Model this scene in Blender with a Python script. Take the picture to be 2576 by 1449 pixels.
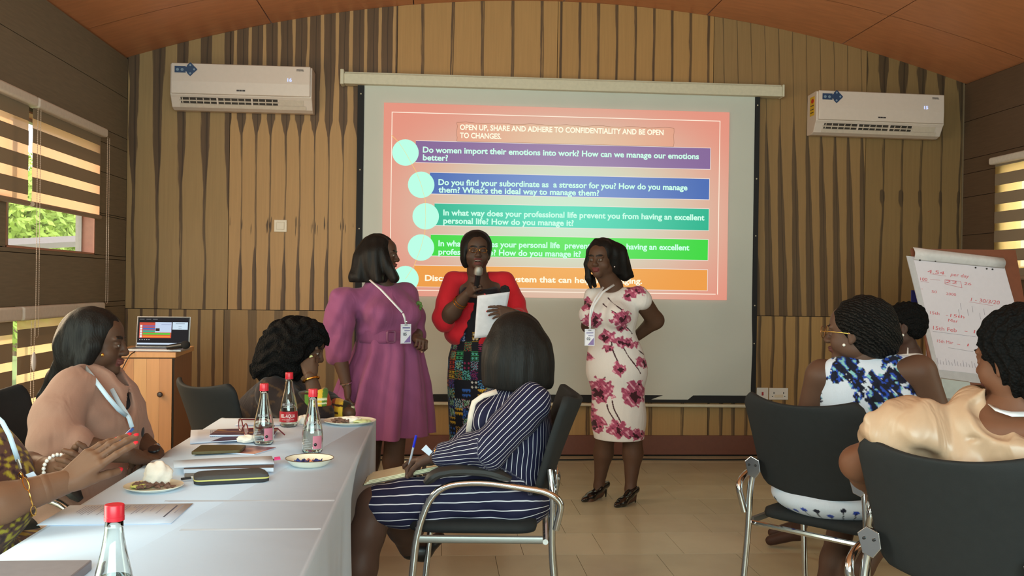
import bpy, bmesh, math, random
import numpy as np
from math import sin, cos, pi, radians, atan, sqrt
from mathutils import Vector, Matrix, Euler, Quaternion
random.seed(7); RNG = np.random.default_rng(7)
for o in list(bpy.data.objects): bpy.data.objects.remove(o)
S = bpy.context.scene
COL = S.collection
# ---------------------------------------------------------------- camera
FPX, CX, CY, CH = 2400.0, 1288.0, 724.5, 1.34
_psi = atan(.0771); _th = atan(9 / FPX); _ro = .014
_R0 = Vector((cos(_psi), -sin(_psi), 0)); FW = Vector((sin(_psi) * cos(_th), cos(_psi) * cos(_th), -sin(_th)))
_U0 = _R0.cross(FW)
RT = cos(_ro) * _R0 + sin(_ro) * _U0; UP = cos(_ro) * _U0 - sin(_ro) * _R0
cam = bpy.data.cameras.new('camera'); cam.sensor_width = 36; cam.lens = FPX / 2576 * 36; cam.clip_start = .05
camo = bpy.data.objects.new('camera', cam); COL.objects.link(camo)
camo.matrix_world = Matrix(((RT.x, UP.x, -FW.x, 0), (RT.y, UP.y, -FW.y, 0), (RT.z, UP.z, -FW.z, CH), (0, 0, 0, 1)))
S.camera = camo
CAMP = Vector((0, 0, CH))
def W(x, y, Y):      # point seen at photo pixel (x, y) that lies at real distance Y into the room
    d = FW + RT * ((x - CX) / FPX) - UP * ((y - CY) / FPX)
    return CAMP + d * (Y / d.y)
def WZ(x, y, Z):     # the same for a point lying at real height Z
    d = FW + RT * ((x - CX) / FPX) - UP * ((y - CY) / FPX)
    return CAMP + d * ((Z - CH) / d.z)
# ---------------------------------------------------------------- world, lamps, exposure
S.view_settings.view_transform = 'Standard'; S.view_settings.look = 'None'
S.view_settings.gamma = 1; S.view_settings.use_curve_mapping = False
S.view_settings.exposure = 0.02
LX, RX, BY, FY = -2.365, 4.223, 7.431, -2.2
def lin(c):
    return tuple(((v / 255) / 12.92 if v / 255 <= .04045 else ((v / 255 + .055) / 1.055) ** 2.4) for v in c[:3])
wd = bpy.data.worlds.new('daylight'); S.world = wd; wd.use_nodes = True
wd.node_tree.nodes['Background'].inputs[0].default_value = (.9, .97, 1, 1)
wd.node_tree.nodes['Background'].inputs[1].default_value = 2.9
def area(name, loc, size, rot, power, col):
    l = bpy.data.lights.new(name, 'AREA'); l.shape = 'RECTANGLE'; l.size, l.size_y = size; l.energy = power; l.color = col
    o = bpy.data.objects.new(name, l); COL.objects.link(o); o.location = loc; o.rotation_euler = rot
    return o
# daylight entering through the windows of the rear wall and of the near part of the side walls
area('rear_window_daylight', (-.3, FY + .04, 2.0), (4.6, 1.7), (radians(90), 0, 0), 300, (.71, .98, .98))
area('side_window_daylight', (LX + .04, 1.9, 1.65), (3.4, 1.3), (0, radians(-90), 0), 105, (.86, 1.0, .84))
area('far_side_window_daylight', (LX + .04, 4.5, 1.65), (.9, 1.2), (0, radians(-90), 0), 40, (1.0, .78, .52))
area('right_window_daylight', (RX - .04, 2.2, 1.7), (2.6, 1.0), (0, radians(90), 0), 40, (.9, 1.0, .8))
sun = bpy.data.lights.new('sun', 'SUN'); sun.energy = 5; sun.angle = radians(2); sun.color = (1, .86, .66)
suno = bpy.data.objects.new('sun', sun); COL.objects.link(suno)
suno.rotation_euler = Vector((1.0, .25, -.75)).to_track_quat('-Z', 'Y').to_euler()

# ---------------------------------------------------------------- helpers
MATS = {}
def nodes(name):
    m = bpy.data.materials.new(name); m.use_nodes = True
    nt = m.node_tree; b = nt.nodes['Principled BSDF']
    return m, nt, b
def N(nt, typ, **kw):
    n = nt.nodes.new(typ)
    for k, v in kw.items():
        if k.startswith('i_'):
            k = k[2:]; k = int(k) if k.isdigit() else k
            n.inputs[k].default_value = v
        else: setattr(n, k, v)
    return n
def L(nt, a, b): nt.links.new(a, b)
def math_(nt, op, a, b=None, c=None, clamp=False):
    n = nt.nodes.new('ShaderNodeMath'); n.operation = op; n.use_clamp = clamp
    for i, v in enumerate((a, b, c)):
        if v is None: continue
        if isinstance(v, (int, float)): n.inputs[i].default_value = v
        else: L(nt, v, n.inputs[i])
    return n.outputs[0]
def mixc(nt, f, a, b):
    n = nt.nodes.new('ShaderNodeMix'); n.data_type = 'RGBA'
    if isinstance(f, (int, float)): n.inputs[0].default_value = f
    else: L(nt, f, n.inputs[0])
    for i, v in ((6, a), (7, b)):
        if isinstance(v, tuple): n.inputs[i].default_value = (*v[:3], 1)
        else: L(nt, v, n.inputs[i])
    return n.outputs[2]
def mat(name, rgb, rough=.6, metal=0, spec=.5, var=.06, scale=40, bump=0, bscale=200, coat=0, sheen=0, alpha=None, stretch=None):
    """plain procedural material: base colour with slight noise variation, optional fine relief"""
    if name in MATS: return MATS[name]
    m, nt, b = nodes(name); c = lin(rgb)
    co = N(nt, 'ShaderNodeTexCoord').outputs['Object']
    if stretch:
        mp = N(nt, 'ShaderNodeMapping'); mp.inputs['Scale'].default_value = stretch; L(nt, co, mp.inputs[0]); co = mp.outputs[0]
    if var:
        nz = N(nt, 'ShaderNodeTexNoise', i_Scale=scale, i_Detail=3.0); L(nt, co, nz.inputs['Vector'])
        L(nt, mixc(nt, nz.outputs[0], tuple(max(0, v * (1 - 2 * var)) for v in c), tuple(min(1, v * (1 + 2 * var)) for v in c)), b.inputs['Base Color'])
    else: b.inputs['Base Color'].default_value = (*c, 1)
    if bump:
        n2 = N(nt, 'ShaderNodeTexNoise', i_Scale=bscale, i_Detail=2.0); L(nt, co, n2.inputs['Vector'])
        bp = N(nt, 'ShaderNodeBump', i_Strength=bump, i_Distance=.002); L(nt, n2.outputs[0], bp.inputs['Height']); L(nt, bp.outputs[0], b.inputs['Normal'])
    b.inputs['Roughness'].default_value = rough; b.inputs['Metallic'].default_value = metal
    b.inputs['Specular IOR Level'].default_value = spec
    b.inputs['Coat Weight'].default_value = coat; b.inputs['Sheen Weight'].default_value = sheen
    if alpha is not None: b.inputs['Alpha'].default_value = alpha
    MATS[name] = m; return m
def emit(name, rgb, st=1.0):
    if name in MATS: return MATS[name]
    m, nt, b = nodes(name); b.inputs['Base Color'].default_value = (0, 0, 0, 1); b.inputs['Roughness'].default_value = .9; b.inputs['Specular IOR Level'].default_value = 0
    b.inputs['Emission Color'].default_value = (*lin(rgb), 1); b.inputs['Emission Strength'].default_value = st
    MATS[name] = m; return m
def empty(name, loc, label=None, cat=None, group=None, kind=None):
    o = bpy.data.objects.new(name, None); COL.objects.link(o); o.location = loc; o.empty_display_size = .1
    return tag(o, label, cat, group, kind)
def tag(o, label=None, cat=None, group=None, kind=None):
    if label: o['label'] = label
    if cat: o['category'] = cat
    if group: o['group'] = group
    if kind: o['kind'] = kind
    return o
def rel(o, parent):
    """parent keeping the world place (parents are unrotated empties or meshes)"""
    if parent is not None:
        o.parent = parent
        p = parent; off = Vector((0, 0, 0))
        while p is not None: off += p.location; p = p.parent
        o.location = o.location - off
    return o
def rawobj(name, v, f, m, parent=None, smooth=False, attrs=None, mi=None):
    me = bpy.data.meshes.new(name)
    v = np.asarray(v, dtype=np.float64)
    org = np.zeros(3)
    if parent is not None:
        p = parent
        while p is not None: org += np.array(p.location); p = p.parent
    me.from_pydata((v - org).tolist(), [], f if isinstance(f, list) else f.tolist())
    for mm in (m if isinstance(m, (list, tuple)) else [m]): me.materials.append(mm)
    if mi is not None: me.polygons.foreach_set('material_index', mi)
    if smooth: me.polygons.foreach_set('use_smooth', [True] * len(me.polygons))
    for k, a in (attrs or {}).items():
        a = np.asarray(a, dtype=np.float32)
        if a.ndim == 1: at = me.attributes.new(k, 'FLOAT', 'POINT'); at.data.foreach_set('value', a)
        elif a.shape[1] == 3: at = me.attributes.new(k, 'FLOAT_VECTOR', 'POINT'); at.data.foreach_set('vector', a.ravel())
        else: at = me.attributes.new(k, 'FLOAT_COLOR', 'POINT'); at.data.foreach_set('color', a.ravel())
    me.update()
    o = bpy.data.objects.new(name, me); COL.objects.link(o)
    if parent is not None: o.parent = parent
    return o
class MB:
    def __init__(s): s.v = []; s.f = []; s.mi = []; s.cur = 0
    def add(s, vs, fs):
        b = len(s.v); s.v += [tuple(p) for p in vs]; s.f += [[b + i for i in f] for f in fs]; s.mi += [s.cur] * len(fs); return s
    def box(s, lo, hi, M=None):
        (a, b, c), (d, e, g) = lo, hi
        vs = [Vector(p) for p in ((a, b, c), (d, b, c), (d, e, c), (a, e, c), (a, b, g), (d, b, g), (d, e, g), (a, e, g))]
        if M is not None: vs = [M @ p for p in vs]
        return s.add(vs, [(0, 3, 2, 1), (4, 5, 6, 7), (0, 1, 5, 4), (1, 2, 6, 5), (2, 3, 7, 6), (3, 0, 4, 7)])
    def tube(s, pts, r, n=10, caps=True, closed=False, flat=1.0, up=None):
        pts = [Vector(p) for p in pts]; m = len(pts)
        rs = r if isinstance(r, (list, tuple)) else [r] * m
        rings = []; prev = None
        for i, p in enumerate(pts):
            if closed: t = pts[(i + 1) % m] - pts[i - 1]
            else: t = pts[min(i + 1, m - 1)] - pts[max(i - 1, 0)]
            t.normalize()
            if prev is None:
                a = Vector(up) if up else (Vector((0, 0, 1)) if abs(t.z) < .9 else Vector((1, 0, 0)))
                u = (a - t * a.dot(t)).normalized()
            else: u = (prev - t * prev.dot(t)).normalized()
            prev = u; w = t.cross(u)
            rings.append([p + u * rs[i] * flat * cos(2 * pi * k / n) + w * rs[i] * sin(2 * pi * k / n) for k in range(n)])
        vs = [q for rg in rings for q in rg]; fs = []
        for i in range(m if closed else m - 1):
            j = (i + 1) % m
            for k in range(n):
                fs.append((i * n + k, i * n + (k + 1) % n, j * n + (k + 1) % n, j * n + k))
        if caps and not closed: fs += [tuple(range(n - 1, -1, -1)), tuple((m - 1) * n + k for k in range(n))]
        return s.add(vs, fs)
    def lathe(s, prof, c=(0, 0, 0), n=24, M=None, caps=True):
        """prof: [(radius, z)...]"""
        vs = []; fs = []
        for r, z in prof:
            for k in range(n):
                p = Vector((r * cos(2 * pi * k / n), r * sin(2 * pi * k / n), z))
                if M is not None: p = M @ p
                vs.append(p + Vector(c))
        for i in range(len(prof) - 1):
            for k in range(n): fs.append((i * n + k, i * n + (k + 1) % n, (i + 1) * n + (k + 1) % n, (i + 1) * n + k))
        if caps: fs += [tuple(range(n - 1, -1, -1)), tuple((len(prof) - 1) * n + k for k in range(n))]
        return s.add(vs, fs)
    def prism(s, poly, d, M=None):
        """poly: list of 3-D points (planar), extruded by vector d"""
        n = len(poly); d = Vector(d); a = [Vector(p) for p in poly]; b = [p + d for p in a]
        vs = a + b
        if M is not None: vs = [M @ p for p in vs]
        return s.add(vs, [tuple(range(n)), tuple(range(2 * n - 1, n - 1, -1))] + [(i, i + n, (i + 1) % n + n, (i + 1) % n) for i in range(n)])
    def grid(s, fn, nu, nv):
        vs = [fn(i / nu, j / nv) for j in range(nv + 1) for i in range(nu + 1)]
        fs = [(j * (nu + 1) + i, j * (nu + 1) + i + 1, (j + 1) * (nu + 1) + i + 1, (j + 1) * (nu + 1) + i) for j in range(nv) for i in range(nu)]
        return s.add(vs, fs)
    def ball(s, c, r, n=10, m=6, M=None):
        r = r if isinstance(r, (tuple, list)) else (r, r, r); c = Vector(c); vs = []; fs = []
        for j in range(m + 1):
            for k in range(n):
                p = Vector((r[0] * sin(pi * j / m) * cos(2 * pi * k / n), r[1] * sin(pi * j / m) * sin(2 * pi * k / n), r[2] * cos(pi * j / m)))
                vs.append(c + (M @ p if M is not None else p))
        for j in range(m):
            for k in range(n): fs.append((j * n + k, (j + 1) * n + k, (j + 1) * n + (k + 1) % n, j * n + (k + 1) % n))
        return s.add(vs, fs)
    def build(s, name, m, parent=None, smooth=False, bev=0, bseg=2, solid=0, sub=0, fix=True, attrs=None, weld=False):
        o = rawobj(name, s.v, s.f, m, parent, False, attrs, s.mi if any(s.mi) else None)
        me = o.data
        if fix or weld:
            bm = bmesh.new(); bm.from_mesh(me)
            bmesh.ops.remove_doubles(bm, verts=bm.verts, dist=1e-5)
            if fix: bmesh.ops.recalc_face_normals(bm, faces=bm.faces)
            bm.to_mesh(me); bm.free()
        if smooth:
            me.polygons.foreach_set('use_smooth', [True] * len(me.polygons))
            if smooth != 'all': me.set_sharp_from_angle(angle=radians(38))
        if solid:
            md = o.modifiers.new('thick', 'SOLIDIFY'); md.thickness = solid; md.offset = 0
        if bev:
            md = o.modifiers.new('bevel', 'BEVEL'); md.width = bev; md.segments = bseg; md.limit_method = 'ANGLE'; md.angle_limit = radians(40)
        if sub:
            md = o.modifiers.new('sub', 'SUBSURF'); md.levels = md.render_levels = sub
        return o
def arc(c, r, a0, a1, n, ax=Vector((1, 0, 0)), ay=Vector((0, 0, 1))):
    return [Vector(c) + ax * (r * cos(a0 + (a1 - a0) * i / n)) + ay * (r * sin(a0 + (a1 - a0) * i / n)) for i in range(n + 1)]
def fillet(pts, r, n=5):
    """round the corners of a polyline"""
    pts = [Vector(p) for p in pts]; out = [pts[0]]
    for i in range(1, len(pts) - 1):
        a, b, c = pts[i - 1], pts[i], pts[i + 1]
        rr = r[i - 1] if isinstance(r, (list, tuple)) else r
        d1 = (a - b); d2 = (c - b); rr = min(rr, d1.length * .49, d2.length * .49)
        p, q = b + d1.normalized() * rr, b + d2.normalized() * rr
        for k in range(n + 1):
            t = k / n; out.append(p * (1 - t) ** 2 + b * 2 * t * (1 - t) + q * t * t)
    out.append(pts[-1]); return out
def text(s, m, origin, xdir, updir, height, width=None, bold=0, parent=None, name='lettering', depth=.0006, bend=None, shear=0, spacing=1):
    """flat lettering: cap height `height` (m), stretched to `width` if given"""
    cu = bpy.data.curves.new('t', 'FONT'); cu.body = s; cu.size = 1; cu.offset = bold; cu.shear = shear; cu.resolution_u = 3; cu.space_character = spacing
    o = bpy.data.objects.new('t', cu); COL.objects.link(o)
    me = bpy.data.meshes.new_from_object(o.evaluated_get(bpy.context.evaluated_depsgraph_get()))
    bpy.data.objects.remove(o)
    n = len(me.vertices); co = np.empty(n * 3); me.vertices.foreach_get('co', co); co = co.reshape(-1, 3)
    faces = [list(p.vertices) for p in me.polygons]; bpy.data.meshes.remove(me)
    sy = height / .69; x0, x1 = co[:, 0].min(), co[:, 0].max()
    sx = (width / (x1 - x0)) if width else sy * .95
    X = Vector(xdir).normalized(); U = Vector(updir).normalized(); Nn = X.cross(U)
    px, py = (co[:, 0] - x0) * sx, co[:, 1] * sy
    if bend: P = [bend(a, b) for a, b in zip(px, py)]
    else: P = [Vector(origin) + X * a + U * b + Nn * depth for a, b in zip(px, py)]
    return rawobj(name, [tuple(p) for p in P], faces, m, parent)
# ---------------------------------------------------------------- room shell
def ceil_z(x): return 3.562 - .0499 * (x - .93) ** 2
def veneer(name, x0, period, duty, z0, z1, light=(176, 138, 92), dark=(88, 64, 45), line=.05, slant=0, wob=.06, soft=.03, seed=0., lines=(), streak=None):
    """figured veneer: repeating dark heartwood stripes whose share of the period follows `duty` [(z, share)]"""
    m, nt, b = nodes(name)
    co = N(nt, 'ShaderNodeTexCoord').outputs['Object']
    sp = N(nt, 'ShaderNodeSeparateXYZ'); L(nt, co, sp.inputs[0]); X, Z = sp.outputs[0], sp.outputs[2]
    mp = N(nt, 'ShaderNodeMapping'); mp.inputs['Scale'].default_value = (9, 9, 1.6); mp.inputs['Location'].default_value = (seed, 0, seed); L(nt, co, mp.inputs[0])
    nz = N(nt, 'ShaderNodeTexNoise', i_Scale=1.0, i_Detail=3.0); L(nt, mp.outputs[0], nz.inputs['Vector'])
    t = math_(nt, 'DIVIDE', math_(nt, 'SUBTRACT', X, x0), period)
    t = math_(nt, 'ADD', t, math_(nt, 'MULTIPLY', math_(nt, 'SUBTRACT', nz.outputs[0], .5), wob * 4))
    if slant: t = math_(nt, 'ADD', t, math_(nt, 'MULTIPLY', math_(nt, 'SUBTRACT', Z, (z0 + z1) / 2), slant / period))
    fr = math_(nt, 'FRACT', t)
    d = math_(nt, 'MULTIPLY', math_(nt, 'ABSOLUTE', math_(nt, 'SUBTRACT', fr, .5)), 2)
    cr = N(nt, 'ShaderNodeValToRGB'); e = cr.color_ramp.elements
    pts = [((z - z0) / (z1 - z0), w) for z, w in duty]
    e[0].position, e[1].position = pts[0][0], pts[-1][0]
    for i, (p, w) in enumerate(pts):
        el = e[0] if i == 0 else (e[len(e) - 1] if i == len(pts) - 1 else e.new(p)); el.color = (w, w, w, 1)
    L(nt, math_(nt, 'DIVIDE', math_(nt, 'SUBTRACT', Z, z0), z1 - z0, clamp=True), cr.inputs[0])
    mg = N(nt, 'ShaderNodeMapping'); mg.inputs['Scale'].default_value = (60, 60, 2.2); mg.inputs['Location'].default_value = (seed * 3, 0, 0); L(nt, co, mg.inputs[0])
    gn = N(nt, 'ShaderNodeTexNoise', i_Scale=1.0, i_Detail=5.0, i_Roughness=.65); L(nt, mg.outputs[0], gn.inputs['Vector'])
    edge = math_(nt, 'ADD', d, math_(nt, 'MULTIPLY', math_(nt, 'SUBTRACT', gn.outputs[0], .5), .35))
    mk = N(nt, 'ShaderNodeMapRange', interpolation_type='SMOOTHSTEP'); L(nt, math_(nt, 'SUBTRACT', cr.outputs[0], edge), mk.inputs[0]); mk.inputs[1].default_value = -soft; mk.inputs[2].default_value = soft * 2
    # blotch across the sheet
    n3 = N(nt, 'ShaderNodeTexNoise', i_Scale=1.3, i_Detail=2.0); L(nt, co, n3.inputs['Vector'])
    l = lin(light); dk = lin(dark)
    base = mixc(nt, gn.outputs[0], tuple(v * .78 for v in l), tuple(v * 1.18 for v in l))
    base = mixc(nt, math_(nt, 'MULTIPLY', n3.outputs[0], .35), base, tuple(v * .8 for v in l))
    dkc = mixc(nt, gn.outputs[0], tuple(v * .6 for v in dk), tuple(v * 1.45 for v in dk))
    col = mixc(nt, math_(nt, 'MULTIPLY', mk.outputs[0], .93), base, dkc)
    if line:   # thin dark line along one side of every repeat
        ln = N(nt, 'ShaderNodeMapRange', interpolation_type='SMOOTHSTEP'); L(nt, math_(nt, 'ABSOLUTE', math_(nt, 'SUBTRACT', fr, .56)), ln.inputs[0]); ln.inputs[1].default_value = line * .4; ln.inputs[2].default_value = line; ln.inputs[3].default_value = .75; ln.inputs[4].default_value = 0
        col = mixc(nt, ln.outputs[0], col, tuple(v * .55 for v in dk))
    if streak:  # short dark streaks inside a height band
        za, zb, am = streak
        ms = N(nt, 'ShaderNodeMapping'); ms.inputs['Scale'].default_value = (75, 75, 5); L(nt, co, ms.inputs[0])
        sn = N(nt, 'ShaderNodeTexNoise', i_Scale=1.0, i_Detail=1.0); L(nt, ms.outputs[0], sn.inputs['Vector'])
        bandc = math_(nt, 'SUBTRACT', 1, math_(nt, 'DIVIDE', math_(nt, 'ABSOLUTE', math_(nt, 'SUBTRACT', Z, (za + zb) / 2)), (zb - za) / 2), clamp=True)
        sm = N(nt, 'ShaderNodeMapRange', interpolation_type='SMOOTHSTEP'); L(nt, math_(nt, 'MULTIPLY', sn.outputs[0], math_(nt, 'POWER', bandc, .3)), sm.inputs[0]); sm.inputs[1].default_value = .55; sm.inputs[2].default_value = .62
        inside = math_(nt, 'LESS_THAN', math_(nt, 'ABSOLUTE', math_(nt, 'SUBTRACT', fr, .5)), .3)
        col = mixc(nt, math_(nt, 'MULTIPLY', math_(nt, 'MULTIPLY', sm.outputs[0], inside), am), col, tuple(v * .5 for v in dk))
    L(nt, col, b.inputs['Base Color']); b.inputs['Roughness'].default_value = .55; b.inputs['Specular IOR Level'].default_value = .3
    bp = N(nt, 'ShaderNodeBump', i_Strength=.15, i_Distance=.002); L(nt, gn.outputs[0], bp.inputs['Height']); L(nt, bp.outputs[0], b.inputs['Normal'])
    return m
M_dark = mat('dark_backing', (38, 28, 20), .9)
# back wall: dark backing, plywood sheets with open joints
MBx = MB(); pts = [(x, BY + .012, ceil_z(x)) for x in np.linspace(RX + .1, LX - .1, 40)]
MBx.prism([(LX - .1, BY + .012, -.05), (RX + .1, BY + .012, -.05)] + pts, (0, .12, 0))
wall_back = tag(MBx.build('wall_back', M_dark), kind='structure')
SX = [LX, -1.604, -.342, .904, 2.152, 3.408, RX]; SEAM = 1.117
tops = [
 veneer('veneer_a', -2.23, .1775, [(1.1, .10), (1.6, .05), (2.0, .10), (2.35, .34), (2.7, .40), (3.5, .60)], 1.1, 3.5, seed=1.3, light=(164, 130, 86)),
 veneer('veneer_b', -1.57, .1095, [(1.1, .34), (1.42, .30), (1.6, .05), (1.9, .0), (2.2, .0), (2.45, .12), (2.58, .62), (2.8, .62), (3.0, .80), (3.5, .82)], 1.1, 3.5, seed=4.1, light=(184, 142, 94), streak=(1.62, 1.92, .9)),
 veneer('veneer_c', -.27, .232, [(1.1, .06), (2.6, .05), (3.0, .06), (3.3, .07), (3.6, .10)], 1.1, 3.6, seed=7.7, line=.03, wob=.04, light=(180, 136, 84)),
 veneer('veneer_d', 1.0, .1475, [(1.1, .08), (3.1, .09), (3.6, .12)], 1.1, 3.6, seed=9.2, line=.06, wob=.03, light=(176, 132, 80)),
 veneer('veneer_e', 2.2, .1125, [(1.1, .66), (1.45, .62), (1.75, .52), (2.05, .45), (2.35, .34), (2.6, .15), (2.72, .0), (3.6, .0)], 1.1, 3.6, seed=2.2, slant=.035, wob=.035, line=.035, light=(152, 118, 76), dark=(88, 68, 48)),
 veneer('veneer_f', 3.30, .163, [(1.1, .12), (1.6, .1), (2.0, .09), (2.06, .24), (2.13, .22), (2.15, .06), (2.7, .05), (2.9, .25), (3.1, .5), (3.5, .3)], 1.1, 3.5, seed=5.5, wob=.09, light=(140, 110, 70), dark=(78, 60, 42)),
]
bots = [
 veneer('veneer_g', -2.3, .108, [(0, .24), (1.2, .22)], 0, 1.2, seed=3.1, line=0, light=(164, 130, 86)),
 veneer('veneer_h', -1.32, .196, [(0, .38), (1.2, .36)], 0, 1.2, seed=6.3, line=0, light=(162, 126, 82), dark=(110, 86, 60)),
 veneer('veneer_i', -.2, .25, [(0, .05), (1.2, .04)], 0, 1.2, seed=8.8, line=.04, light=(178, 140, 90)),
 veneer('veneer_j', 2.2, .103, [(0, .3), (1.2, .26)], 0, 1.2, seed=1.9, line=.1, wob=.12, light=(172, 134, 84), dark=(112, 86, 58)),
]
G = .0022
for i in range(6):
    a, c = SX[i] + G, SX[i + 1] - G
    MBx = MB(); MBx.prism([(a, BY, SEAM + G), (c, BY, SEAM + G)] + [(x, BY, ceil_z(x) - .001) for x in np.linspace(c, a, 12)], (0, .012, 0))
    MBx.build('plywood_sheet', tops[i], wall_back, fix=True)
BXs = [LX, -1.63, -.40, .80, 2.145, 3.40, RX]
for i in range(6):
    a, c = BXs[i] + G, BXs[i + 1] - G
    MB().box((a, BY, .16), (c, BY + .012, SEAM - G)).build('plywood_sheet', bots[(0, 1, 2, 2, 3, 3)[i]], wall_back)
M_base = mat('red_brown_baseboard', (112, 66, 50), .5, bump=.1)
tag(MB().box((LX, BY - .018, .012), (RX, BY + .01, .164)).build('baseboard_back', M_base, bev=.002), kind='structure')
# side walls: horizontal dark planks around the window openings
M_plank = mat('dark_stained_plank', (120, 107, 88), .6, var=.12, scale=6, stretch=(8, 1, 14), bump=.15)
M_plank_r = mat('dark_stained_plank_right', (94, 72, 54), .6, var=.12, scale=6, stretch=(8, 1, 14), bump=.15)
M_reveal = mat('window_reveal_wood', (176, 120, 96), .6)
def side_wall(name, x, sgn, openings, m):
    """planks run along the room; openings = [(y0, y1, z0, z1)]"""
    root = tag(empty(name, (x, 0, 0)), kind='structure')
    zs = [0] + [1.176 + .305 * k for k in range(-3, 7)]
    th = .018
    for z0, z1 in zip(zs[:-1], zs[1:]):
        z1 = min(z1, 3.05)
        cuts = sorted(set([z0, z1] + [z for o in openings for z in o[2:] if z0 < z < z1]))
        for za, zb in zip(cuts[:-1], cuts[1:]):
            spans = [(FY, BY)]
            for (y0, y1, a, c) in openings:
                if a < (za + zb) / 2 < c:
                    spans = [s for (p, q) in spans for s in ((p, min(q, y0)), (max(p, y1), q)) if s[1] - s[0] > .01] if True else spans
            for (p, q) in spans:
                MB().box((x, p, za + .002), (x - sgn * th, q, zb - .002)).build('plank', m, root)
    bk = MB()   # dark backing behind the planks, with the same openings
    ys = sorted(set([FY, BY + .1] + [v for o in openings for v in o[:2]])); zz = sorted(set([0, 3.05] + [v for o in openings for v in o[2:]]))
    for p, q in zip(ys[:-1], ys[1:]):
        for a, c in zip(zz[:-1], zz[1:]):
            if any(o[0] < (p + q) / 2 < o[1] and o[2] < (a + c) / 2 < o[3] for o in openings): continue
            bk.box((x - sgn * th, p, a), (x - sgn * .11, q, c))
    bk.build('wall_core', M_dark, root)
    return root
OPL = [(5.42, 6.78, 1.507, 2.30), (4.6, 5.42, 1.80, 2.30), (4.6, 6.70, .32, 1.14)]
OPR = [(5.2, 6.86, 1.507, 2.28)]
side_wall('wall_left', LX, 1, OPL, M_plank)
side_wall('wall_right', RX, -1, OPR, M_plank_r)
M_plaster = mat('pale_plaster', (190, 180, 165), .8)
tag(MB().box((LX - .1, FY - .1, 0), (RX + .1, FY, 3.4)).build('wall_rear', M_plaster), kind='structure')
# ceiling: curved plywood boards
M_ceil = mat('orange_ceiling_plywood', (200, 130, 88), .42, var=.1, scale=3, stretch=(2, 9, 2), bump=.08)
ceiling = tag(empty('ceiling', (.93, 2.6, 3.0)), kind='structure')
cx_ = [LX - .11, -1.3, -.22, .95, 2.09, 3.2, RX + .11]; cy_ = [FY - .1, -.6, 1.8, 4.2, 6.62, BY + .1]
for i in range(6):
    for j in range(5):
        y0 = cy_[j]; y1 = cy_[j + 1]
        b_ = MB(); b_.grid(lambda u, v: Vector((cx_[i] + .003 + (cx_[i + 1] - cx_[i] - .0075) * u, y0 + .003 + (y1 - y0 - .0045) * v, ceil_z(cx_[i] + (cx_[i + 1] - cx_[i]) * u) + .0)), 10, 1)
        b_.grid(lambda u, v: Vector((cx_[i] + .003 + (cx_[i + 1] - cx_[i] - .0075) * u, y0 + .003 + (y1 - y0 - .0045) * v, ceil_z(cx_[i] + (cx_[i + 1] - cx_[i]) * u) + .012)), 10, 1)
        b_.build('ceiling_board', M_ceil, ceiling, smooth=True, fix=False)
b_ = MB(); b_.grid(lambda u, v: Vector((LX - .12 + (RX - LX + .24) * u, FY - .12 + (BY - FY + .24) * v, ceil_z(LX - .12 + (RX - LX + .24) * u) + .02)), 30, 1)
b_.grid(lambda u, v: Vector((LX - .12 + (RX - LX + .24) * u, FY - .12 + (BY - FY + .24) * v, ceil_z(LX - .12 + (RX - LX + .24) * u) + .10)), 30, 1)
b_.build('ceiling_deck', M_dark, ceiling, fix=False)
# floor: 40 cm tiles in running bond
def tilemat(k, rgb):
    m, nt, b = nodes('floor_tile_%d' % k); co = N(nt, 'ShaderNodeTexCoord').outputs['Object']
    n1 = N(nt, 'ShaderNodeTexNoise', i_Scale=3.0, i_Detail=6.0); L(nt, co, n1.inputs['Vector'])
    c = lin(rgb); L(nt, mixc(nt, n1.outputs[0], tuple(v * .8 for v in c), tuple(v * 1.2 for v in c)), b.inputs['Base Color'])
    b.inputs['Roughness'].default_value = .26; b.inputs['Specular IOR Level'].default_value = .45
    return m
TM = [tilemat(0, (190, 182, 156)), tilemat(1, (184, 176, 150)), tilemat(2, (196, 188, 162))]
floor = tag(MB().box((LX - .1, FY - .1, -.06), (RX + .1, BY + .1, -.006)).build('floor', mat('tile_grout', (112, 100, 82), .8)), kind='structure')
T = .405; ty0 = WZ(1700, 1340, 0).y; tx0 = WZ(1608, 1340, 0).x
meshes = {}
r0 = int((FY - ty0) / T) - 1; cnt = 0
far_tiles = MB()
for r in range(r0, int((BY - ty0) / T) + 2):
    y0, y1 = ty0 + r * T, ty0 + (r + 1) * T
    off = tx0 + (0 if r % 2 == 0 else T * .5 - .06)
    c0 = int((LX - off) / T) - 2
    for c in range(c0, c0 + 20):
        x0, x1 = off + c * T, off + (c + 1) * T
        a, b, p, q = max(x0, LX), min(x1, RX), max(y0, FY), min(y1, BY)
        if b - a < .01 or q - p < .01: continue
        vis = p > 3.2
        if vis: MB().box((a + .0012, p + .0012, -.006), (b - .0012, q - .0012, 0)).build('floor_tile', TM[(r * 7 + c * 3) % 3], floor, fix=False)
        else: far_tiles.box((a + .0012, p + .0012, -.006), (b - .0012, q - .0012, 0))
o = far_tiles.build('floor_tile_rest', TM[0], floor, fix=False); o['kind'] = 'stuff'; o.name = 'floor_tiling'
# corner trims of the back wall
M_trim = mat('pale_corner_strip', (120, 100, 74), .6)
tag(MB().box((RX - .012, BY - .012, .16), (RX - .001, BY, ceil_z(RX) - .003)).build('trim_1', M_trim), kind='structure')
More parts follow.
